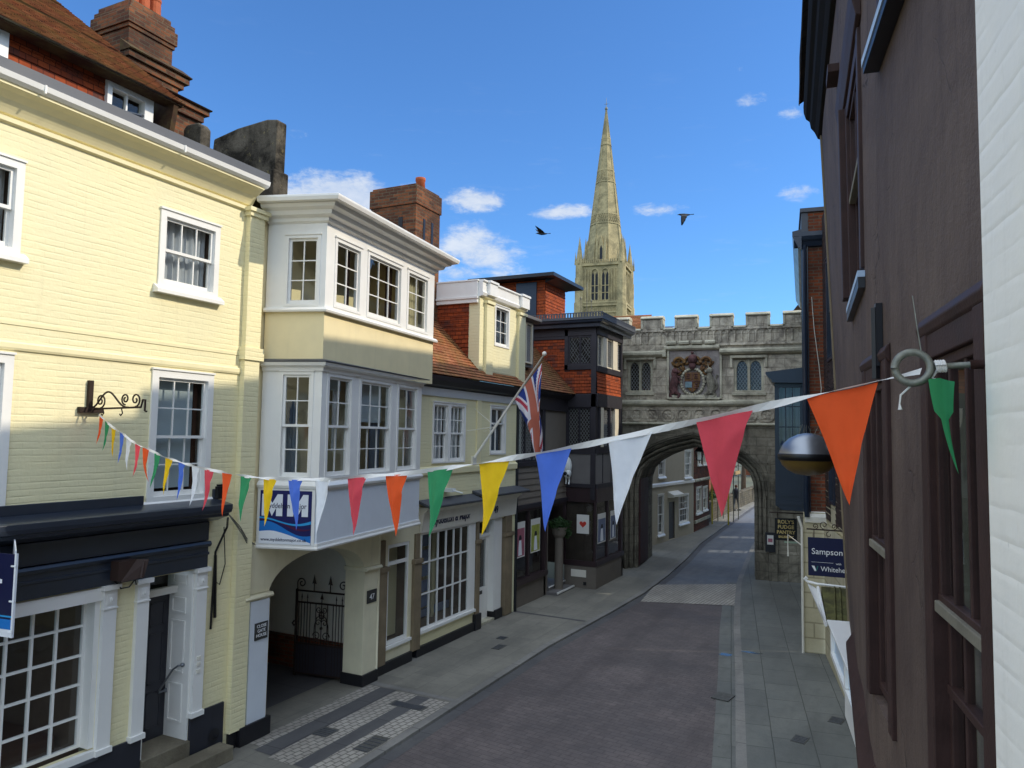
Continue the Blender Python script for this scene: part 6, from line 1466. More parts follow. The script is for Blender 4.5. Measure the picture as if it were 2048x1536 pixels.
# the carriage crossover: sett strips and slabs between the arch and the road
for (xa, xb, y0, y1, m, s) in ((-8.62, -8.34, 8.75, 11.75, 'cobble', .0), (-8.34, -7.98, 8.6, 11.75, 'slabdark', .0), (-7.98, -7.50, 8.5, 11.72, 'cobble', 0), (-7.50, -7.22, 8.5, 11.7, 'slabdark', 0), (-7.22, -6.80, 8.3, 11.68, 'cobble', 0)):
    sheet('crossover_strip', [(xa, y0), (xb, y0 - .03), (xb, y1), (xa, y1)], .006, M[m])
sheet('crossover_edge', [(-8.62, 11.80), (-6.80, 11.74), (-6.80, 11.86), (-8.62, 11.96)], .006, M['kerbstone'])
sheet('pavement_joint', [(-8.85, 18.36), (-6.75, 18.30), (-6.75, 18.40), (-8.85, 18.48)], .006, M['slabdark'])
def puddle(x, y, rx, ry, seed):
    r = random.Random(seed); b = MB(WORLD); P = []
    for i in range(18):
        a = 2 * PI * i / 18; k = r.uniform(.6, 1.1); P.append((x + rx * k * math.cos(a), y + ry * k * math.sin(a), -.0495 if x < -2.9 else .0035))
    b.face(P); o = b.build('puddle', M['puddle']); o['label'] = {1: 'small bright puddle in the gutter beside right kerb', 2: 'thin wet patch on pavement beside the kerb', 3: 'wet pool at foot of gateway pier'}[seed]; o['category'] = 'puddle'
puddle(-3.06, 17.3, .16, .13, 1); puddle(-2.55, 17.55, .24, .06, 2); puddle(-3.95, 25.9, .16, .5, 3)
def cover(x, y, w, h, ang, label, name='manhole_cover', z=.008):
    F = Frame(x, y, ang); t = thing(name, label, 'cover', F)
    b = MB(F); b.box(-w, w, -h, h, -.03, z); b.build('plate', M['coverplate'], t)
    b = MB(F)
    for i in range(5): q = -w + .02 + i * (2 * w - .04) / 5; b.box(q, q + .02, -h * .85, h * .85, z + .001, z + .006)
    b.build('ribs', M['lead'], t)
cover(-1.14, 12.92, .16, .11, 80, 'small iron cover nearer the road on right pavement'); cover(-.66, 14.08, .16, .11, 80, 'small iron cover nearer the brown house on right pavement')
cover(-2.60, 14.46, .20, .16, 80, 'iron gully grate beside the right kerb', 'gully_grate', -.047)
cover(-7.86, 9.62, .17, .15, 90, 'square iron cover in setts before carriage arch'); cover(-7.62, 15.2, .2, .1, 90, 'long iron cover on left pavement beside yellow house'); cover(-7.9, 15.9, .12, .1, 90, 'tiny iron cover on left pavement near shop door')
cover(-7.36, 11.2, .12, .35, 90, 'dark drain grate across setts near the kerb', 'drain_grate'); cover(-6.95, 9.6, .3, .14, 90, 'dark iron plate at edge of carriage crossing')

# ------------------------------------------------------------------ wrought iron gate leaf standing open in the passage
FI = Frame(-10.22, 11.50, 7.0)
ig = thing('iron_gate', 'tall scrolled wrought iron gate standing open inside the carriage arch', 'gate', FI, .6)
b = MB(FI); W = 1.17
b.box(.0, .035, -.02, .02, .02, 1.66); b.box(W - .06, W, -.03, .03, .0, 1.62)
for z in (.06, .62, 1.40, 1.62): b.box(.0, W, -.012, .012, z, z + .03)
b.build('frame', M['iron'], ig)
b = MB(FI)
for i in range(17):
    u = .07 + i * (W - .14) / 16
    if 5 <= i <= 11 and i not in (6, 10): continue
    top = 1.40 if i not in (1, 3, 13, 15) else 1.55
    b.tube([(u, 0, .62), (u, 0, top)], .009, 5)
    if top > 1.5: b.raw([(u - .02, 0, 1.5), (u + .02, 0, 1.5), (u, 0, 1.6), (u, .012, 1.52), (u, -.012, 1.52)], [(0, 3, 2), (3, 1, 2), (1, 4, 2), (4, 0, 2)])
    b.tube([(u, 0, .06), (u, 0, .62)], .009, 5)
for u in (.03, W - .03):
    b.tube([(u + .012 * math.sin(q * 1.6), .02, .65 + q * .05) for q in range(16)], .010, 5)
b.build('bars', M['iron'], ig)
b = MB(FI); c = W / 2
for s in (-1, 1):
    for (cu, cz, r, a, tn) in ((.10, .80, .09, 0, 1.2), (.07, 1.05, .07, PI, -1.2), (.10, .68, .05, PI / 2, 1.1), (.06, 1.30, .06, -PI / 2, 1.1)):
        P = spiral((c + s * cu, cz), r, .012, a if s > 0 else PI - a, tn * s, n=20); b.tube([(x, 0, z) for x, z in P], .009, 5)
    b.tube([(c + s * .17, 0, .62), (c + s * .15, 0, 1.0), (c + s * .10, 0, 1.15), (c, 0, 1.20)], .010, 5)
for q in range(8): b.ball((c + .05 * math.cos(q * PI / 4), 0, 1.20 + .07 * math.sin(q * PI / 4)), .022, .012, .03, 6, 4)
b.ball((c, 0, .95), .03); b.tube([(c, 0, .62), (c, 0, 1.55)], .010, 5); b.raw([(c - .04, 0, 1.5), (c + .04, 0, 1.5), (c, 0, 1.63)], [(0, 1, 2)])
b.tube([(-.02, 0, .95), (-.05, .02, 1.0), (-.02, 0, 1.05)], .02, 5)
b.build('scrollwork', M['iron'], ig)
for s in (-1, 1):
    b = MB(FI); P = spiral((c + s * .46, 1.78), .10, .02, PI / 2 - s * PI / 2, 1.3 * s, n=20); b.tube([(x, 0, z) for x, z in P], .012, 5); b.tube([(c + s * .55, 0, 1.63), (c + s * .56, 0, 1.78)], .012, 5); b.build('crest_scroll', M['iron'], ig)
    b = MB(FI); u = c + s * .18; b.tube([(u, 0, 1.63), (u, 0, 1.80)], .012, 5); b.raw([(u - .05, 0, 1.78), (u + .05, 0, 1.78), (u, 0, 1.97), (u, .03, 1.80), (u, -.03, 1.80)], [(0, 3, 2), (3, 1, 2), (1, 4, 2), (4, 0, 2)]); b.build('finial', M['iron'], ig)
b = MB(FI); b.box(.035, W - .06, -.006, .006, .09, .62)
b.build('kick_panel', M['timber'], ig)
# ------------------------------------------------------------------ signs
def spl(f, n=14): return [f(i / n) for i in range(n + 1)]
# estate agents' board on the oriel side: MM over waves
sg = thing('agents_sign', 'square navy and white agents sign with MM and blue waves below oriel', 'sign', FS, .47, .03, 2.95)
S0, S1, Z0, Z1 = .06, .91, 2.98, 3.80
b = MB(FS); b.box(S0 - .05, S1 + .05, .005, .03, Z0 - .05, Z1 + .05); b.build('backing', M['white'], sg, bevel=.004)
b = MB(FS); b.box(S0, S1, .03, .036, Z0, Z1); b.build('face', M['sg_navy'], sg)
uu = lambda x: S0 + (S1 - S0) * x; zz = lambda y: Z0 + (Z1 - Z0) * y
def band(f, g, m, nm, vv):
    b = MB(FS); P = spl(f); Q = spl(g)
    for (a, c, d, e) in zip(P, P[1:], Q[1:], Q): b.face([(uu(a[0]), vv, zz(a[1])), (uu(c[0]), vv, zz(c[1])), (uu(d[0]), vv, zz(d[1])), (uu(e[0]), vv, zz(e[1]))])
    b.build(nm, M[m], sg)
w1 = lambda t: (t, .30 + .10 * math.sin(t * 4.6 + .9) - .10 * t)
band(lambda t: (t, 0), lambda t: (t, w1(t)[1] + .04), 'sg_blue', 'wave', .0385)
band(lambda t: (t, w1(t)[1] + .08 + .10 * (t - .3)), lambda t: (t, w1(t)[1] + .11 + .22 * max(0, t - .35) * (1.4 - t)), 'sg_maroon', 'wave', .040)
band(lambda t: (t, .40 + .07 * math.cos(t * 4.2) + .02 * t), lambda t: (t, .43 + .075 * math.cos(t * 4.2) + .05 * t * t), 'sg_sky', 'wave', .041)
band(lambda t: (t, 0), lambda t: (t, .20 + .05 * math.sin(t * 3.2 + .6) - .18 * max(0, t - .25)), 'sg_white', 'wave', .042)
def em(x0):
    w, h0, h1 = .40, .52, .93; t = .12
    P = [(x0, h0), (x0 + t, h0), (x0 + t, h0 + .16), (x0 + w / 2, h0 - .0), (x0 + w - t, h0 + .16), (x0 + w - t, h0), (x0 + w, h0), (x0 + w, h1), (x0 + w - .10, h1), (x0 + w / 2, h1 - .17), (x0 + .10, h1), (x0, h1)]
    b = MB(FS); b.slab([(uu(x), zz(y)) for x, y in P], .0365, .042); b.build('letter', M['sg_white'], sg)
em(.04); em(.535)
lettering('Myddelton', .115, FS, uu(.09), .043, zz(.67), M['txt_navy'], sg, sx=.86); lettering('Major', .115, FS, uu(.63), .043, zz(.67), M['txt_navy'], sg, sx=.86)
lettering('www.myddeltonmajor.co.uk', .070, FS, uu(.04), .044, zz(.055), M['txt_navy'], sg, sx=.93)
# V-shaped letting board at the far left
bd = thing('letting_board', 'navy V shaped letting board with red R box before the shop window', 'sign', WORLD, -8.5, 4.6, 2.6)
ax, ay = -7.60, 4.55
FBd = Frame(-8.65, 4.42, math.degrees(math.atan2(ay - 4.42, ax + 8.65)))
LB = math.hypot(ax + 8.65, ay - 4.42)
b = MB(FBd); b.box(0, LB, -.012, 0, 2.66, 3.46)
b2 = MB(WORLD)
b.build('board', M['sg_navy2'], bd)
FB2 = Frame(-8.65, 5.15, math.degrees(math.atan2(ay - 5.15, ax + 8.65)), True)
b = MB(FB2); b.box(0, math.hypot(ax + 8.65, ay - 5.15), -.012, 0, 2.66, 3.50); b.box(-.0, .02, -.9, 0, 2.66, 2.70); b.build('board', M['sg_white'], bd)
b = MB(FBd)
def bx(x): return x + 8.65
b.box(.1, LB, .0, .003, 2.66, 2.80); b.face([(LB - .5, .0035, 2.80), (LB, .0035, 2.80), (LB, .0035, 2.74), (LB - .2, .0035, 2.80)]); b.box(.5, bx(-7.76), .0, .004, 3.17, 3.21); b.box(bx(-7.90), bx(-7.84), .0, .004, 2.89, 2.95)
for z in (2.70, 3.00, 3.34): b.box(LB - .05, LB + .012, -.006, .012, z, z + .015)
b.box(LB - .006, LB + .012, -.014, .008, 2.66, 3.47); b.build('white_print', M['sg_white'], bd)
b = MB(FBd); b.box(.1, LB - .012, .0, .0045, 2.735, 2.83); b.build('wave', M['sg_blue'], bd)
b = MB(FBd); b.box(.1, LB - .012, .0, .0042, 2.85, 2.865); b.build('wave', M['sg_sky'], bd)
b = MB(FBd); b.box(.3, bx(-7.79), .0, .004, 2.97, 3.165); b.build('red_box', M['sg_red'], bd)
lettering('R', .19, FBd, bx(-7.95), .006, 3.0, M['txt_white'], bd)
# plaques
pl = thing('house_plaque', 'dark slate plaque reading Close Gate House on left pier of carriage arch', 'sign', FL, 8.92, .085, 1.5)
b = MB(FL); b.box(8.79, 9.06, .086, .10, 1.50, 1.76); b.build('slab', M['slate'], pl, bevel=.003)
for i, t in enumerate(('CLOSE', 'GATE', 'HOUSE')): lettering(t, .068, FL, 8.925, .101, 1.685 - i * .07, M['txt_white'], pl, 'CENTER')
pl = thing('number_plaque', 'dark slate number plaque 47 on right pier of carriage arch', 'sign', FL, 11.85, .03, 1.5)
b = MB(FL); b.box(11.68, 11.98, .031, .045, 1.50, 1.74); b.build('slab', M['slate'], pl, bevel=.003)
lettering('47', .15, FL, 11.83, .046, 1.565, M['txt_white'], pl, 'CENTER')
# fudge shop sign
def board(F, name, label, u0, u1, z0, z1, v, m, bar=None):
    t = thing(name, label, 'sign', F, (u0 + u1) / 2, v, z0)
    b = MB(F); b.box(u0, u1, v - .04, v, z0, z1); b.build('board', M[m], t, bevel=.004)
    return t
FP = Frame(-2.5, 20.5, 6)
ro = board(FP, 'fudge_sign', 'black hanging sign with gold fudge shop lettering below blue oriel', .13, .67, 2.14, 2.70, 0, 'sg_black')
for i, (t, s) in enumerate((("ROLY'S", .125), ('FUDGE', .125), ('PANTRY', .118), ('SALISBURY', .075))): lettering(t, s, FP, .40, .003, (2.57, 2.44, 2.31, 2.205)[i], M['txt_gold'], ro, 'CENTER', bold=.004)
b = MB(FP); b.tube([(.0, -.02, 2.84), (.85, -.02, 2.84)], .016, 6); b.tube([(.2, -.02, 2.84), (.2, -.02, 2.70)], .008); b.tube([(.6, -.02, 2.84), (.6, -.02, 2.70)], .008); b.build('bracket', M['iron'], ro)
b = MB(FP); b.box(.36, .67, -.03, .005, 2.08, 2.12); b.build('price_strip', plain('pale_green_strip', '#9db59a', .6), ro)
me_ = thing('menu_case', 'small black framed menu case on the gateway pier', 'menu case', FG, 4.79, .15, .95)
b = MB(FG); b.box(4.63, 4.95, .145, .20, .97, 1.62); b.build('case', M['black'], me_, bevel=.005)
b = MB(FG); b.box(4.69, 4.89, .2005, .204, 1.22, 1.53); b.build('menu', M['paper'], me_); b = MB(FG); b.box(4.72, 4.86, .2045, .207, 1.30, 1.42); b.build('picture', M['poster_pink'], me_)
fbx = thing('flower_box', 'small box of red flowers beneath the blue oriel', 'flower box', FP, .45, -.1, 2.92)
b = MB(FP); b.box(.25, .70, -.22, -.04, 2.90, 3.0); b.build('trough', M['timber'], fbx)
b = MB(FP); leaves(b, (.47, -.13, 3.03), .26, .12, .07, 260, .025, 4, .1); b.build('foliage', M['leafdark'], fbx); b = MB(FP); leaves(b, (.47, -.11, 3.06), .24, .12, .06, 120, .022, 6, .3); b.build('flowers', M['flower'], fbx)
# Sampson hanging sign
FSm = Frame(-1.075, 14.0, 4)
sa = board(FSm, 'solicitors_sign', 'dark blue hanging solicitors sign on scrolled iron bracket by brown house', 0, .70, 2.39, 3.04, 0, 'sg_navy2')
lettering('Sampson C', .142, FSm, .055, .003, 2.76, M['txt_white'], sa, sx=.98); lettering('Whitehea', .118, FSm, .20, .003, 2.475, M['txt_white'], sa, sx=.92); lettering('with', .05, FSm, .44, .003, 2.60, M['txt_white'], sa)
b = MB(FSm); b.box(.055, .40, .0, .0025, 2.622, 2.626); b.raw([(.055, .003, 2.56), (.10, .003, 2.56), (.135, .003, 2.47), (.105, .003, 2.47)], [(0, 1, 2, 3)]); b.build('emblem', M['txt_white'], sa)
b = MB(FSm); b.raw([(.115, .003, 2.47), (.14, .003, 2.47), (.165, .003, 2.56), (.145, .003, 2.56)], [(0, 1, 2, 3)]); b.build('emblem', plain('teal_emblem', '#2f6a6a', .5), sa)
b = MB(FSm); b.tube([(-.02, -.02, 3.18), (.80, -.02, 3.17)], .014, 6)
for (cu, cz, r, a, tn) in ((.12, 3.235, .05, -PI / 2, 1.3), (.26, 3.26, .07, -PI / 2, -1.3), (.42, 3.24, .05, -PI / 2, 1.3)): b.tube([(x, -.02, z) for x, z in spiral((cu, cz), r, .012, a, tn, n=22)], .007, 5)
for u in (.1, .6): b.tube([(u, -.02, 3.17), (u, -.02, 3.04)], .007, 5)
b.tube([(x, -.02, z) for x, z in spiral((.34, 3.10), .05, .02, PI / 2, .8, n=12)], .006, 5)
b.build('bracket', M['iron'], sa)
# posters in the corner shop
def poster(F, label, u0, u1, z0, z1, v, m, kind):
    t = thing('shop_poster', label, 'poster', F, (u0 + u1) / 2, v, z0)
    b = MB(F); b.box(u0, u1, v, v + .006, z0, z1); b.build('sheet', M['paper'], t)
    b = MB(F); e = .035; um = (u0 + u1) / 2; w = (u1 - u0) / 2; h = z1 - z0
    if kind == 'heart':
        P = []
        for i in range(24):
            q = 2 * PI * i / 24; P.append((um + .0072 * 16 * math.sin(q) ** 3, z0 + h * .5 + .0072 * (13 * math.cos(q) - 5 * math.cos(2 * q) - 2 * math.cos(3 * q) - math.cos(4 * q))))
        b.slab(P, v + .0065, v + .009); b.build('heart', M['sg_red'], t); return
    b.box(u0 + e, u1 - e, v + .0062, v + .008, z0 + e, z1 - h * .18); b.build('print', M[m], t)
    b = MB(F)                      # a plain seated silhouette in a dark hat
    b.slab([(um - w * .35, z0 + h * .06), (um + w * .4, z0 + h * .06), (um + w * .3, z0 + h * .30), (um + w * .22, z0 + h * .48), (um - w * .2, z0 + h * .48), (um - w * .3, z0 + h * .3)], v + .0085, v + .010); b.build('figure', M['sg_white'], t)
    b = MB(F); b.slab([(um - w * .3, z0 + h * .5), (um + w * .32, z0 + h * .5), (um + w * .2, z0 + h * .62), (um - w * .16, z0 + h * .63)], v + .0085, v + .0105); b.build('hat', M['poster_ink'], t)
poster(FT, 'pink poster in dark shop window nearest yellow house', 18.66, 19.30, 1.34, 2.32, -.028, 'poster_pink', 'fig')
poster(FT, 'lime green poster in dark shop window beside pink poster', 19.70, 20.36, 1.36, 2.32, -.028, 'poster_lime', 'fig')
poster(FB1, 'white poster with red heart in bay shop window', SD(-8.52), SD(-8.11), 1.68, 2.27, -.018, 'paper', 'heart')
poster(FT, 'pale blue poster in street side of bay shop window', 22.6, 23.38, 1.35, 2.28, BX - .028, 'poster_blue', 'fig')
poster(FT, 'narrow pale poster in bay shop window nearest the gateway', 23.86, 24.42, 1.35, 2.28, BX - .028, 'poster_blue', 'fig')
# white sheep figure hung on the bay
shp = thing('sheep_figure', 'white carved hanging sheep figure with dark face on timbered bay', 'figure', FB1, SD(-9.0), .2, 3.3)
b = MB(FB1); c = SD(-8.77)
b.ball((c, .22, 3.78), .15, .17, .30, 12, 9); b.ball((c + .02, .26, 3.56), .13, .14, .16, 10, 7)
for du in (-.03, .07): b.tube([(c + du, .24, 3.48), (c + du + .01, .25, 3.32), (c + du, .26, 3.22)], [.032, .025, .022], 6)
b.build('body', M['plasticwhite'], shp, smooth=True)
b = MB(FB1); b.ball((c + .0, .37, 3.56), .07, .07, .06, 9, 6); b.ball((c + .08, .36, 3.50), .04, .05, .035, 8, 5); b.build('head', M['plasticblack'], shp, smooth=True)
b = MB(FB1); b.tube([(c, .0, 3.95), (c, .2, 4.02), (c, .22, 3.95)], .012); b.build('hook', M['iron'], shp)
# hanging basket on post by the corner shop door
hb = thing('plant_tub', 'bushy green plant on a tall dark pedestal beside corner shop door', 'plant', FT, 21.45, .14, 0)
b = MB(FT); b.lathe((21.45, .14, 0), [(0, 0), (.17, 0), (.17, .05), (.13, .1), (.13, 1.62), (.20, 1.72), (.26, 1.95), (.22, 1.95), (0, 1.85)], 14); b.build('pedestal', M['taupe'], hb)
b = MB(FT); leaves(b, (21.45, .14, 2.02), .42, .42, .28, 2200, .04, 12, .3); leaves(b, (21.6, .3, 1.8), .24, .24, .26, 700, .035, 13, .3); b.build('foliage', M['leafdark'], hb)
# scrolled bracket on the cream house
wb = thing('scroll_bracket', 'wrought iron scrolled sign bracket on cream house wall holding the bunting', 'bracket', FL, 6.0, 0, 4.9)
FBk = Frame(-8.7, 6.0, 0)
b = MB(FL); b.box(5.93, 5.985, .002, .05, 4.90, 5.30); b.box(5.82, 6.12, .002, .06, 4.90, 4.97); b.build('wall_plate', M['iron'], wb)
b = MB(FBk); b.tube([(.0, 0, 4.95), (.9, 0, 4.97), (.93, 0, 5.06), (.97, 0, 5.06), (.97, 0, 4.93), (1.0, 0, 4.92)], .013, 6)
b.tube([(.02 + .66 * t, 0, 4.97 + .24 * math.sin(t * PI * 1.02) ** 2 * (1.25 - t) + .0 * t) for t in [i / 20 for i in range(21)]], .011, 6)
for (cu, cz, r, a, tn) in ((.17, 5.05, .09, -PI / 2, 1.5), (.62, 5.07, .07, -PI / 2, -1.5), (.80, 5.06, .085, -PI / 2, 1.4)): b.tube([(x, 0, z) for x, z in spiral((cu, cz), r, .015, a, tn, n=26)], .010, 6)
for u in (.22, .56): b.tube([(u, 0, 4.95), (u + .02, 0, 4.90), (u - .01, 0, 4.87), (u - .03, 0, 4.89)], .008, 5)
b.build('scrolls', M['iron'], wb)
# flood lamp and cables on the dark shop fascia
fl = thing('shop_lamp', 'dark brown box lamp hung under black shop fascia', 'lamp', FL, 6.5, .1, 2.8)
b = MB(FL); b.box(6.33, 6.58, .065, .22, 2.82, 3.06); b.raw([(6.36, .22, 2.80), (6.60, .34, 2.84), (6.66, .34, 3.06), (6.58, .22, 3.06)], [(0, 1, 2, 3)]); b.tube([(6.62, .3, 3.04), (6.56, .34, 2.84)], .02); b.build('housing', plain('brown_metal', '#3a2a24', .6), fl)
b = MB(FL); b.tube([(6.40, .06, 2.80), (6.46, .10, 2.70), (6.58, .10, 2.70), (6.66, .10, 2.78), (6.68, .10, 2.71)], .01, 5); b.build('flex', M['plasticblack'], fl)
cb = thing('wall_cables', 'loose black cables running down the corner of the cream house', 'cable', FL, 8.1, .02, 1.8)
b = MB(FL); b.tube([(7.95, .32, 3.46), (8.15, .10, 3.30), (8.02, .03, 2.95), (8.00, .03, 2.3), (7.99, .03, 1.85)], .016, 6); b.tube([(8.02, .03, 2.9), (8.05, .03, 2.2), (8.06, .03, 2.0)], .022, 6); b.tube([(8.13, .06, 3.3), (8.2, .04, 2.75), (8.12, .03, 2.46), (8.04, .03, 2.52)], .008, 5); b.build('cable', M['plasticblack'], cb)
cb = thing('wall_cables', 'grey cables slung from black cornice to the agents sign', 'cable', FL, 8.6, .1, 3.0)
b = MB(FL)
for k in range(3): b.tube([(8.05, .2, 3.52), (8.35, .16 + .02 * k, 3.28 - .05 * k), (8.55, .1, 3.08 - .03 * k), (8.80, .02, 2.96)], .007, 5)
b.build('cable', M['galv'], cb)
bx_ = thing('junction_box', 'small black box on the cream wall above the shop fascia', 'box', FL, 8.0, .03, 3.84)
b = MB(FL); b.box(7.94, 8.08, .05, .11, 3.72, 3.90); b.box(7.96, 8.06, .052, .1, 3.90, 3.93); b.build('box', M['plasticblack'], bx_, bevel=.005)
# flagpole and union flag
FPl = Frame(-8.8, 15.94, 0)
fp = thing('flagpole', 'sloping white flagpole with drooping faded union flag on the yellow house', 'flagpole', FPl, 0, 0, 4.1)
pb, pt = Vector((-8.8, 15.94, 4.10)), Vector((-6.96, 15.94, 6.60))
b = MB(WORLD); b.tube([pb, pb.lerp(pt, .5), pt], [.035, .03, .022], 8); b.ball(pt + Vector((.02, 0, .04)), .055); b.build('pole', M['offwhite'], fp, smooth=True)
b = MB(WORLD)
for d in ((-.2, .5), (.25, .5), (0, .9)): b.tube([pb.lerp(pt, .33), Vector((-8.78, 15.94 + d[0] * 2, 4.1 + d[1] * 1.4))], .006, 4)
b.box(-8.8, -8.74, 15.85, 16.03, 4.0, 4.2); b.build('stay', M['offwhite'], fp)
def union(fx, fy):
    x, y = fx - 30, fy - 15
    if abs(x) < 3 or abs(y) < 3: return 3
    if abs(x) < 5 or abs(y) < 5: return 2
    L = math.hypot(30, 15)
    for sx in (1, -1):
        d = (sx * x * 15 - y * 30) / L; along = sx * x * 30 + y * 15
        if (x * y * sx) >= 0 and abs(d) < 3.2:
            rr = d if along > 0 else -d
            return 1 if 0 < rr * sx < 2.1 else 2
    return 0
NS, NTt = 72, 36
hz = lambda t: Vector((-7.0, 15.94, 6.42)).lerp(Vector((-7.70, 15.94, 5.56)), t)
def fpos(s, t):
    h = hz(t); L = 1.98 - .35 * t; k = s ** .8
    x = h.x + (-6.99 + .06 * math.sin(t * 7) * (1 - s * .3) - h.x) * (k * .92)
    y = h.y - .10 * math.sin(t * 9 + s * 2.5) * min(1, s * 3) - .03 * math.sin(s * 14 + t * 5) * s
    return Vector((x, y, h.z - s * L))
b = MB(WORLD); G = [[fpos(i / NS, j / NTt) for j in range(NTt + 1)] for i in range(NS + 1)]
V = [G[i][j] for i in range(NS + 1) for j in range(NTt + 1)]; Fc, mi = [], []
for i in range(NS):
    for j in range(NTt):
        Fc.append((i * (NTt + 1) + j, (i + 1) * (NTt + 1) + j, (i + 1) * (NTt + 1) + j + 1, i * (NTt + 1) + j + 1)); mi.append(union((i + .5) / NS * 60, 30 - (j + .5) / NTt * 30))
b.raw(V, Fc); b.mi = mi
b.build('flag', [M['uj_blue'], M['uj_red'], M['uj_white'], M['uj_fade']], fp, smooth=True)
# dome street lamp on the brown house
dl = thing('dome_lamp', 'silver domed wall lamp with amber bowl on the brown house', 'lamp', WORLD, -.53, 7.0, 4.39)
c = (-.53, 7.0, 4.57)
b = MB(WORLD); b.lathe(c, [(.242, .015), (.235, .04), (.205, .10), (.155, .15), (.085, .185), (.03, .197), (0, .2)], 32); b.build('dome', M['metal'], dl, smooth=True)
b = MB(WORLD); b.lathe(c, [(.235, -.04), (.247, -.035), (.250, -.01), (.250, .01), (.245, .02), (.235, .02)], 32); b.box(-.33, -.18, 6.95, 7.05, 4.545, 4.575); b.tube([(-.30, 7.0, 4.56), (-.15, 7.0, 4.56)], .025, 8); b.build('band', M['plasticblack'], dl, smooth=True)
b = MB(WORLD); b.lathe(c, [(.235, -.035), (.215, -.08), (.17, -.125), (.10, -.16), (0, -.172)], 32); b.build('bowl', M['amber'], dl, smooth=True)
b = MB(WORLD); b.tube([(-.37, 6.93, 4.655), (-.31, 6.91, 4.68)], .035, 10); b.tube([(-.31, 6.91, 4.68), (-.25, 6.9, 4.70)], .012, 6); b.build('photocell', M['plasticwhite'], dl)
b = MB(WORLD)
for i in range(16): x = -.62 + i * .02; b.tube([(x, 7.02, 4.71), (x + rng.uniform(-.05, .06), 7.02 + rng.uniform(-.04, .04), 4.80 + rng.uniform(0, .05))], .0018, 4)
b.build('bird_spikes', M['galv'], dl)
# ring bracket by the window
rbk = thing('ring_bracket', 'weathered iron ring bracket holding bunting beside the white brick edge', 'bracket', FN, 2.24, .02, 4.9)
rc = FN.w(2.265, .185, 4.905); rt_ = FN.w(2.25, .0, 4.912)
dirv = (rc - rt_).normalized()
b = MB(WORLD); per = Vector((-.25, -.97, .0)).normalized(); ax1 = dirv; ax2 = Vector((0, 0, 1))
nrm = Vector((.05, -1, .1)).normalized(); ax1 = (dirv - nrm * dirv.dot(nrm)).normalized(); ax2 = nrm.cross(ax1)
b.tube([rc + (ax1 * math.cos(q) + ax2 * math.sin(q)) * .043 for q in [2 * PI * i / 28 for i in range(29)]], .0105, 10)
b.tube([rc - dirv * .05, rt_ + dirv * .045], .0085, 10); b.build('ring', M['galv'], rbk, smooth=True)
b = MB(WORLD); b.tube([rt_ + dirv * .05, rt_ - dirv * .02], .013, 10); b.build('socket', M['brownwood'], rbk, smooth=True)
b = MB(WORLD); b.tube([rc + Vector((.022, 0, .04)), rc + Vector((.012, .0, .12)), rc + Vector((.004, .01, .20))], [.0022, .0018, .0012], 5); b.build('wire', M['galv'], rbk)
kn = rc - dirv * .058
b = MB(WORLD)
for i in range(4): b.tube([kn + (nrm * math.cos(q) + ax2 * math.sin(q)) * .0135 - dirv * (i * .006 + .002 * math.sin(q)) for q in [2 * PI * k / 14 for k in range(15)]], .0045, 6)
b.tube([kn - Vector((0, 0, .012)), kn - Vector((.012, 0, .03)), kn - Vector((.004, 0, .035))], .004, 5); b.build('cord_knot', M['tape'], rbk, smooth=True)

# ------------------------------------------------------------------ bunting
bt_ = thing('bunting', 'long string of coloured pennants across the street from bracket to iron ring', 'bunting', WORLD, -8.5, 6.0, 4.88)
SA = Vector((-8.57, 6.0, 4.90)); SB = rc + Vector((.02, 0, -.008))
zpts = [(0, 4.90), (.4, 4.80), (.8, 4.72), (1.2, 4.66), (1.55, 4.59), (1.9, 4.54), (2.3, 4.50), (2.75, 4.45), (3.2, 4.42), (3.6, 4.40), (4.0, 4.385), (4.4, 4.375), (4.8, 4.37), (5.2, 4.378), (5.7, 4.40), (6.1, 4.42), (6.5, 4.46), (6.95, 4.50), (7.4, 4.555), (7.8, 4.61), (8.2, 4.67), (8.6, 4.74), (9.05, 4.82), (9.45, 4.895)]
DXY = Vector((SB.x - SA.x, SB.y - SA.y)); LL = DXY.length; DU = DXY / LL
def zat(a):
    a = a / LL * 9.45
    for (a0, z0), (a1, z1) in zip(zpts, zpts[1:]):
        if a <= a1: t = (a - a0) / (a1 - a0); return z0 + (z1 - z0) * t
    return zpts[-1][1]
def spos(a): return Vector((SA.x + DU.x * a, SA.y + DU.y * a, zat(a)))
b = MB(WORLD); n = 190; prev = None; T = 0
for i in range(n + 1):
    a = LL * i / n; p = spos(a); tw = 1.1 * math.sin(a * 7.3) + .5 * math.sin(a * 3.1 + 1)
    q = Vector((DU.y * math.sin(tw), -DU.x * math.sin(tw), math.cos(tw))) * .0125
    if prev: b.face([prev[0], p - q, p + q, prev[1]])
    prev = (p - q, p + q)
b.build('tape', M['tape'], bt_)
seq = ['orange', 'green', 'yellow', 'blue', 'white', 'red']
NF = 25; PW, PH = .215, .335
colours = (seq * 5)[:NF]
gaps = [.42, .42, .43, .41, .44, .42, .44, .43, .42, .42, .43, .41, .45, .34, .38, .37, .40, .41, .35, .32, .35, .37, .36, .31]
ACS = [LL - .22]
for g_ in gaps: ACS.append(ACS[-1] - g_ * (LL - .40) / sum(gaps))
ACS.reverse()
lean = {24: .01, 23: -.02, 22: -.075, 21: -.05, 20: -.045, 19: -.06, 18: -.04, 17: -.045, 16: -.03}
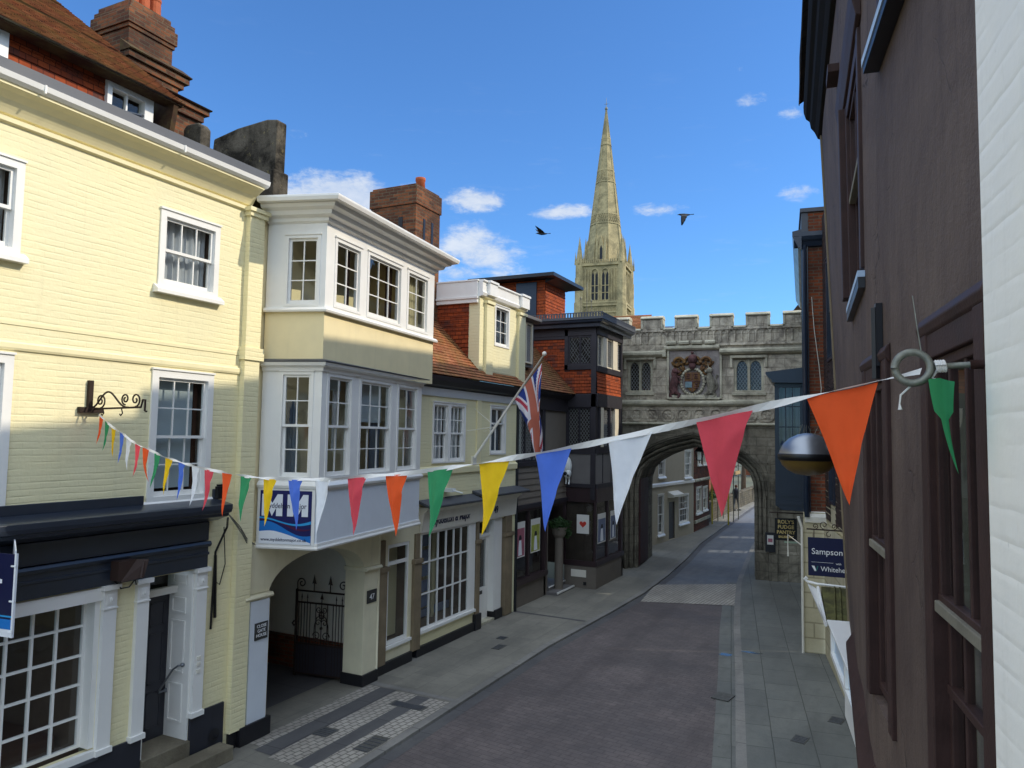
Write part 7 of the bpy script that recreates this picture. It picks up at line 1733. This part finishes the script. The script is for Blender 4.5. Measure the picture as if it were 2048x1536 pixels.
for i in range(NF):
    r = random.Random(100 + i); ac = ACS[i]; b = MB(WORLD)
    ln_ = lean.get(i, -.05 + r.uniform(-.03, .03)); ph = r.uniform(0, 6); sw = r.uniform(-.07, .05); cr = r.uniform(.35, .75); nz, nx = 18, 10
    D3 = Vector((DU.x, DU.y, 0)); Nn = Vector((DU.y, -DU.x, 0)); G = []
    for j in range(nz + 1):
        t = j / nz; w = PW * (1 - t) * (1 - .05 * math.sin(t * PI)); row = []
        for k in range(nx + 1):
            e = (k / nx - .5); base = spos(max(0.0, ac + e * PW)) if j == 0 else None
            top = spos(max(0.0, ac + e * PW)); p = spos(ac)
            x = ac + e * w + ln_ * t
            zc = (top.z if t == 0 else (zat(ac) + (zat(min(LL, max(0, ac + e * PW))) - zat(ac)) * (1 - t))) - PH * t - .004
            q = Vector((SA.x + DU.x * x, SA.y + DU.y * x, zc)) + Nn * (sw * t * t * .6 + .016 * math.sin(e * 7 + ph) * (.4 + t) * (1 - t) + .010 * math.sin(t * 5 + ph) * t + .012 * math.exp(-((t - cr + e * .5) / .09) ** 2) * (1 - t))
            row.append(q)
        G.append(row)
    V = [p for row in G for p in row]; W_ = nx + 1
    b.raw(V, [(j * W_ + k, j * W_ + k + 1, (j + 1) * W_ + k + 1, (j + 1) * W_ + k) for j in range(nz) for k in range(nx)])
    b.build('pennant', M['flag_' + colours[i]], bt_, smooth=True)
b = MB(WORLD); b.tube([rc + Vector((-.005, 0, -.05)), rc + Vector((-.03, 0, -.075)), rc + Vector((-.033, 0, -.10)), rc + Vector((-.032, 0, -.115))], [.003, .003, .0025, .006], 5); b.build('cord_end', M['tape'], bt_)
b = MB(WORLD)                      # green pennant hanging edge-on under the ring
c0 = rc + Vector((.045, -.03, -.03)); P = []
for j in range(13):
    t = j / 12; w = .075 * (1 - t) ** .8
    for k in range(5):
        e = k / 4 - .5; P.append(c0 + Vector((.02 + .035 * t * t + e * w * (.9 if t < .4 else .45), e * w * 1.1 + .03 * math.sin(e * 5 + 1) * (1 - t), -.255 * t - .02 * abs(e) * (1 - t))))
b.raw(P, [(j * 5 + k, j * 5 + k + 1, (j + 1) * 5 + k + 1, (j + 1) * 5 + k) for j in range(12) for k in range(4)]); b.build('pennant', M['flag_green'], bt_, smooth=True)

# ------------------------------------------------------------------ birds, aerials, walkers
def crow(label, x, y, z, head, wing, k=1.25):
    F = Frame(x, y, head); t = thing('crow', label, 'bird', F, 0, 0, z, 'crows flying by the spire')
    b = MB(F); b.tube([(-.30 * k, 0, z + .01), (-.16 * k, 0, z), (.0, 0, z), (.15 * k, 0, z + .02), (.22 * k, 0, z + .035), (.26 * k, 0, z + .03), (.33 * k, 0, z + .012)], [.025, .065, .09, .065, .05, .03, .006], 9)
    b.raw([(-.24 * k, -.05, z + .012), (-.24 * k, .05, z + .012), (-.47 * k, .09, z + .03), (-.49 * k, 0, z + .03), (-.47 * k, -.09, z + .03), (-.30 * k, 0, z + .035)], [(0, 1, 2, 3, 4), (0, 5, 4), (1, 5, 2), (5, 2, 3), (5, 3, 4)])
    b.build('body', M['feather'], t, smooth=True)
    for s in (-1, 1):
        b = MB(F); n = 8; Lp, Tp = [], []
        for i in range(n + 1):
            f = i / n; q = f * 2; a0, a1 = (wing[0], wing[1]) if q < 1 else (wing[1], wing[2]); g = q if q < 1 else q - 1
            c = [a0[j] + (a1[j] - a0[j]) * g for j in range(3)]; ch = (.17 * (1 - f ** 2.2) + .03) * k
            Lp.append((c[0] * k + ch * .45, s * c[1] * k, z + c[2] * k)); Tp.append((c[0] * k - ch * (1.0 + .12 * (i % 2)), s * c[1] * k * (1 - .02 * (i % 2)), z + c[2] * k - .015))
        for i in range(n):
            b.face([Lp[i], Lp[i + 1], Tp[i + 1], Tp[i]]); m0 = tuple((p + q) / 2 + (.022 if j == 2 else 0) for j, (p, q) in enumerate(zip(Lp[i], Tp[i]))); m1 = tuple((p + q) / 2 + (.018 if j == 2 else 0) for j, (p, q) in enumerate(zip(Lp[i + 1], Tp[i + 1])))
            b.face([Lp[i], Lp[i + 1], m1, m0]); b.face([m0, m1, Tp[i + 1], Tp[i]])
        b.build('wing', M['feather'], t)
crow('black crow gliding with raised wing to the left of the spire', -19.9, 45, 18.28, 203, [(.04, .04, .03), (.14, .20, .15), (.34, .34, .34)])
crow('black crow flapping with lowered wings to the right of the spire', -10.35, 45, 18.45, 198, [(.04, .04, .02), (.06, .20, -.12), (.10, .26, -.44)])
ae = thing('roof_aerials', 'pair of thin aerial rods beside the brick stair tower', 'aerial', FT, 26.3, -1.2, 8.5)
b = MB(FT)
for (u, v, z1) in ((26.0, -.95, 9.9), (26.6, -.75, 9.9), (26.5, -.9, 10.6)): b.tube([(u, v, 8.4), (u, v, z1)], .012, 5)
for (u, v, z1) in ((26.0, -.95, 9.9), (26.6, -.75, 9.9)): b.ball((u, v, z1), .03, .03, .06, 8, 5)
b.build('rods', M['galv'], ae)
ps = thing('roof_pot', 'squat brown chimney pot beside the aerials', 'chimney pot', FT, 26.2, -1.35, 8.4)
b = MB(FT); b.lathe((26.2, -1.35, 8.4), [(0, 0), (.2, 0), (.17, .5), (.22, .55), (.2, .75), (.1, .75), (0, .6)], 12); b.build('pot', M['redbrick'], ps)
def person(label, x, y, h, head, top, legs, stride=.16, bag=False):
    F = Frame(x, y, head); t = thing('person', label, 'person', F); k = h / 1.72
    me = bpy.data.meshes.new('body'); vs, es, rs = [], [], []
    def add(p, r, par=None):
        vs.append(ROOTS[t] @ F.w(p[0] * k, p[1] * k, p[2] * k)); rs.append(r * k)
        if par is not None: es.append((par, len(vs) - 1))
        return len(vs) - 1
    pel = add((0, 0, .95), .125); wa = add((0, 0, 1.10), .115, pel); chs = add((.01, 0, 1.30), .135, wa); nk = add((.01, 0, 1.47), .055, chs); hd0 = add((.03, 0, 1.56), .075, nk); hd1 = add((.03, 0, 1.66), .085, hd0)
    for s in (-1, 1):
        st = s * stride; hp = add((.0, s * .09, .90), .095, pel); kn_ = add((st * .6 + .03, s * .095, .50), .06, hp); an = add((st * 1.3, s * .09, .09), .038, kn_); add((st * 1.3 + .14, s * .10, .045), .035, an)
        shd = add((.0, s * .19, 1.40), .062, chs); el = add((-st * .4 - .03, s * .23, 1.13), .045, shd); wr = add((-st * .9 + .06, s * .22, .90), .032, el); add((-st * .95 + .08, s * .21, .80), .036, wr)
    me.from_pydata([tuple(v) for v in vs], es, []); o = bpy.data.objects.new('body', me); COL.objects.link(o); o.parent = t
    sk = o.modifiers.new('skin', 'SKIN'); sk.use_smooth_shade = True
    for i, r in enumerate(rs): me.skin_vertices[0].data[i].radius = (r, r)
    me.skin_vertices[0].data[0].use_root = True
    su = o.modifiers.new('sub', 'SUBSURF'); su.levels = 2; su.render_levels = 2
    me.materials.append(M[legs])
    b = MB(F); b.lathe((.01 * k, 0, 0), [(.15 * k, .90 * k), (.17 * k, 1.0 * k), (.155 * k, 1.15 * k), (.185 * k, 1.32 * k), (.17 * k, 1.42 * k), (.07 * k, 1.49 * k)], 14); b.build('coat', M[top], t, smooth=True)
    b = MB(F); b.ball((.05 * k, 0, 1.60 * k), .088 * k, .075 * k, .115 * k, 12, 9); b.ball((.145 * k, 0, 1.585 * k), .018 * k, .014 * k, .02 * k, 6, 4)
    for s in (-1, 1): b.ball((.045 * k, s * .078 * k, 1.59 * k), .016 * k, .012 * k, .026 * k, 6, 4); b.ball((-s * stride * .95 * k + .08 * k, s * .21 * k, .80 * k), .035 * k, .025 * k, .055 * k, 7, 5)
    b.build('face_and_hands', M['skin'], t, smooth=True)
    b = MB(F); b.ball((.02 * k, 0, 1.64 * k), .098 * k, .085 * k, .095 * k, 12, 8); b.build('hair', M['curtain_brown'], t, smooth=True)
    b = MB(F)
    for s in (-1, 1): b.ball((s * stride * 1.3 * k + .08 * k, s * .095 * k, .04 * k), .15 * k, .055 * k, .05 * k, 9, 6)
    b.build('shoes', M['plasticblack'], t, smooth=True)
person('walker in grey on far left pavement beyond the gateway arch', -8.40, 51.6, 1.70, 75, 'cloth_dark', 'cloth_jeans')
person('distant walker in pale top at the far end of the pavement', -8.15, 60.0, 1.66, 250, 'cloth_pale', 'cloth_dark', .1)
# ------------------------------------------------------------------ sky, sun, camera
w = bpy.data.worlds.new('World'); scene.world = w; w.use_nodes = True
nt = w.node_tree; nt.nodes.clear()
class WN(NT):
    def __init__(self): self.t = nt
k = WN()
out = k.n('ShaderNodeOutputWorld')
elev = math.asin(SUN_DIR.z); azim = math.atan2(SUN_DIR.x, SUN_DIR.y)
sky = k.n('ShaderNodeTexSky'); sky.sky_type = 'NISHITA'; sky.sun_disc = False; sky.sun_elevation = elev; sky.sun_rotation = azim
sky.altitude = 200; sky.air_density = SKY_AIR; sky.dust_density = SKY_DUST; sky.ozone_density = SKY_OZONE
d = k.n('ShaderNodeTexCoord').outputs['Generated']
s = k.n('ShaderNodeSeparateXYZ', {0: d})
az = k.math('ARCTAN2', s.outputs[0], s.outputs[1]); el = k.math('ARCSINE', s.outputs[2])
flat = k.n('ShaderNodeCombineXYZ', {0: az, 1: k.math('MULTIPLY', el, 2.0), 2: 0.0}).outputs[0]
warp = k.n('ShaderNodeVectorMath', {0: flat, 1: k.n('ShaderNodeVectorMath', {0: k.n('ShaderNodeTexNoise', {'Vector': flat, 'Scale': 14.0, 'Detail': 5.0}).outputs[1], 1: (.05, .03, 0)}, operation='MULTIPLY').outputs[0]}, operation='ADD').outputs[0]
n1 = k.noise(warp, 13, 10, .62); n2 = k.noise(warp, 48, 8, .68)
nn = k.math('ADD', k.math('MULTIPLY', n1, .68), k.math('MULTIPLY', n2, .32))
CL = [(-0.689, 0.295, 0.115, 0.055, 1.35), (-0.60, 0.315, 0.06, 0.022, .8), (-0.505, 0.311, 0.075, 0.024, 1.0), (-0.505, 0.245, 0.08, 0.05, 1.0), (-0.392, 0.297, 0.062, 0.017, 1.0), (-0.255, 0.298, 0.068, 0.014, .8), (-0.143, 0.420, 0.036, 0.013, .75), (-0.089, 0.398, 0.028, 0.015, .75), (-0.081, 0.306, 0.045, 0.018, .85), (-0.740, 0.375, 0.035, 0.013, .65), (-0.160, 0.455, 0.024, 0.011, .4), (-0.540, 0.212, 0.15, 0.035, .9), (-0.32, .235, .10, .016, .3), (-.12, .25, .08, .014, .3),
      (-1.3, .35, .2, .06, .9), (-1.7, .28, .25, .05, .9), (.4, .3, .2, .05, .8), (.9, .4, .2, .06, .8), (1.6, .35, .3, .07, .9), (2.6, .3, .3, .06, .9), (-2.6, .35, .3, .07, .9)]
tot = None
for (a0, e0, wa, we, st) in CL:
    x = k.math('DIVIDE', k.math('SUBTRACT', az, a0), wa); y = k.math('DIVIDE', k.math('SUBTRACT', el, e0), we)
    # flat base: squash below the centre line
    r2 = k.math('ADD', k.math('MULTIPLY', x, x), k.math('MULTIPLY', y, y))
    g = k.math('MULTIPLY', k.math('SUBTRACT', 1.0, r2, 0, True), st)
    tot = g if tot is None else k.math('MAXIMUM', tot, g)
dens = k.math('ADD', k.math('MULTIPLY', k.math('SUBTRACT', nn, .5), 3.4), k.math('SUBTRACT', k.math('MULTIPLY', tot, 1.25), .55))
dens = k.math('MULTIPLY', dens, k.math('MULTIPLY', tot, 3.0, 0, True))
dens = k.n('ShaderNodeMapRange', {0: dens, 1: .0, 2: .85, 3: 0.0, 4: .80}, interpolation_type='SMOOTHSTEP').outputs[0]
wisp = k.math('MULTIPLY', k.ramp(k.noise(k.stretch(flat, 3, 9, 1), 3, 8, .7), [(.58, 0.), (.8, .16)]), k.n('ShaderNodeMapRange', {0: el, 1: .55, 2: .15, 3: 0., 4: 1.}).outputs[0])
dens = k.math('MAXIMUM', dens, wisp)
# unseen bright cloud added overhead and behind the camera to lift the shade
high = k.n('ShaderNodeMapRange', {0: el, 1: .72, 2: .95, 3: 0., 4: 1.}).outputs[0]
back = k.math('MULTIPLY', k.n('ShaderNodeMapRange', {0: k.math('COSINE', k.math('ADD', az, .45)), 1: .25, 2: -.15, 3: 0., 4: 1.}).outputs[0], k.n('ShaderNodeMapRange', {0: el, 1: .08, 2: .25, 3: 0., 4: 1.}).outputs[0])
far = k.math('MULTIPLY', k.math('MAXIMUM', high, back), k.ramp(k.noise(d, 2.2, 7, .6), [(.34, 0.), (.5, .92)]))
shade = k.ramp(nn, [(.3, (.26, .32, .42, 1)), (.64, (.45, .47, .49, 1))])
ccol = k.mix(1.0, shade, (CLOUD, CLOUD, CLOUD, 1), 'MULTIPLY')
skyc = k.mix(1.0, sky.outputs[0], SKY_TINT, 'MULTIPLY')
colr = k.mix(far, k.mix(dens, skyc, ccol), (CLOUD * .88, CLOUD * 1.0, CLOUD * 1.16, 1))
bg = k.n('ShaderNodeBackground', {0: colr, 1: SKY_STRENGTH})
nt.links.new(bg.outputs[0], out.inputs[0])
L = bpy.data.lights.new('sun', 'SUN'); L.energy = SUN_ENERGY; L.angle = rad(.53); L.color = (1.0, .90, .74)
so = bpy.data.objects.new('sun', L); COL.objects.link(so); so.rotation_euler = SUN_DIR.to_track_quat('Z', 'Y').to_euler(); so.location = (30, 20, 40)
cam = bpy.data.cameras.new('camera'); co = bpy.data.objects.new('camera', cam); COL.objects.link(co)
cam.sensor_width = 36; cam.lens = 36 * 1490 / 2048; cam.clip_start = .05; cam.clip_end = 4000
X = Vector((.8993, .0159, .4371)); Lk = Vector((.4371, -.0697, -.8967)); U = Vector((.0165, .9974, -.0698))
X.normalize(); U = (U - X * U.dot(X)).normalized(); Lk = U.cross(X)
co.matrix_world = Matrix(((X.x, X.y, X.z, 0), (Lk.x, Lk.y, Lk.z, 0), (U.x, U.y, U.z, 4.7), (0, 0, 0, 1)))
scene.camera = co
scene.render.engine = 'CYCLES'
scene.view_settings.view_transform = 'Standard'; scene.view_settings.look = 'None'; scene.view_settings.exposure = EXPOSURE; scene.view_settings.gamma = 1
scene.cycles.max_bounces = 8; scene.cycles.diffuse_bounces = 4; scene.cycles.glossy_bounces = 4; scene.cycles.transparent_max_bounces = 12; scene.cycles.use_denoising = True
scene.cycles.caustics_reflective = False; scene.cycles.caustics_refractive = False
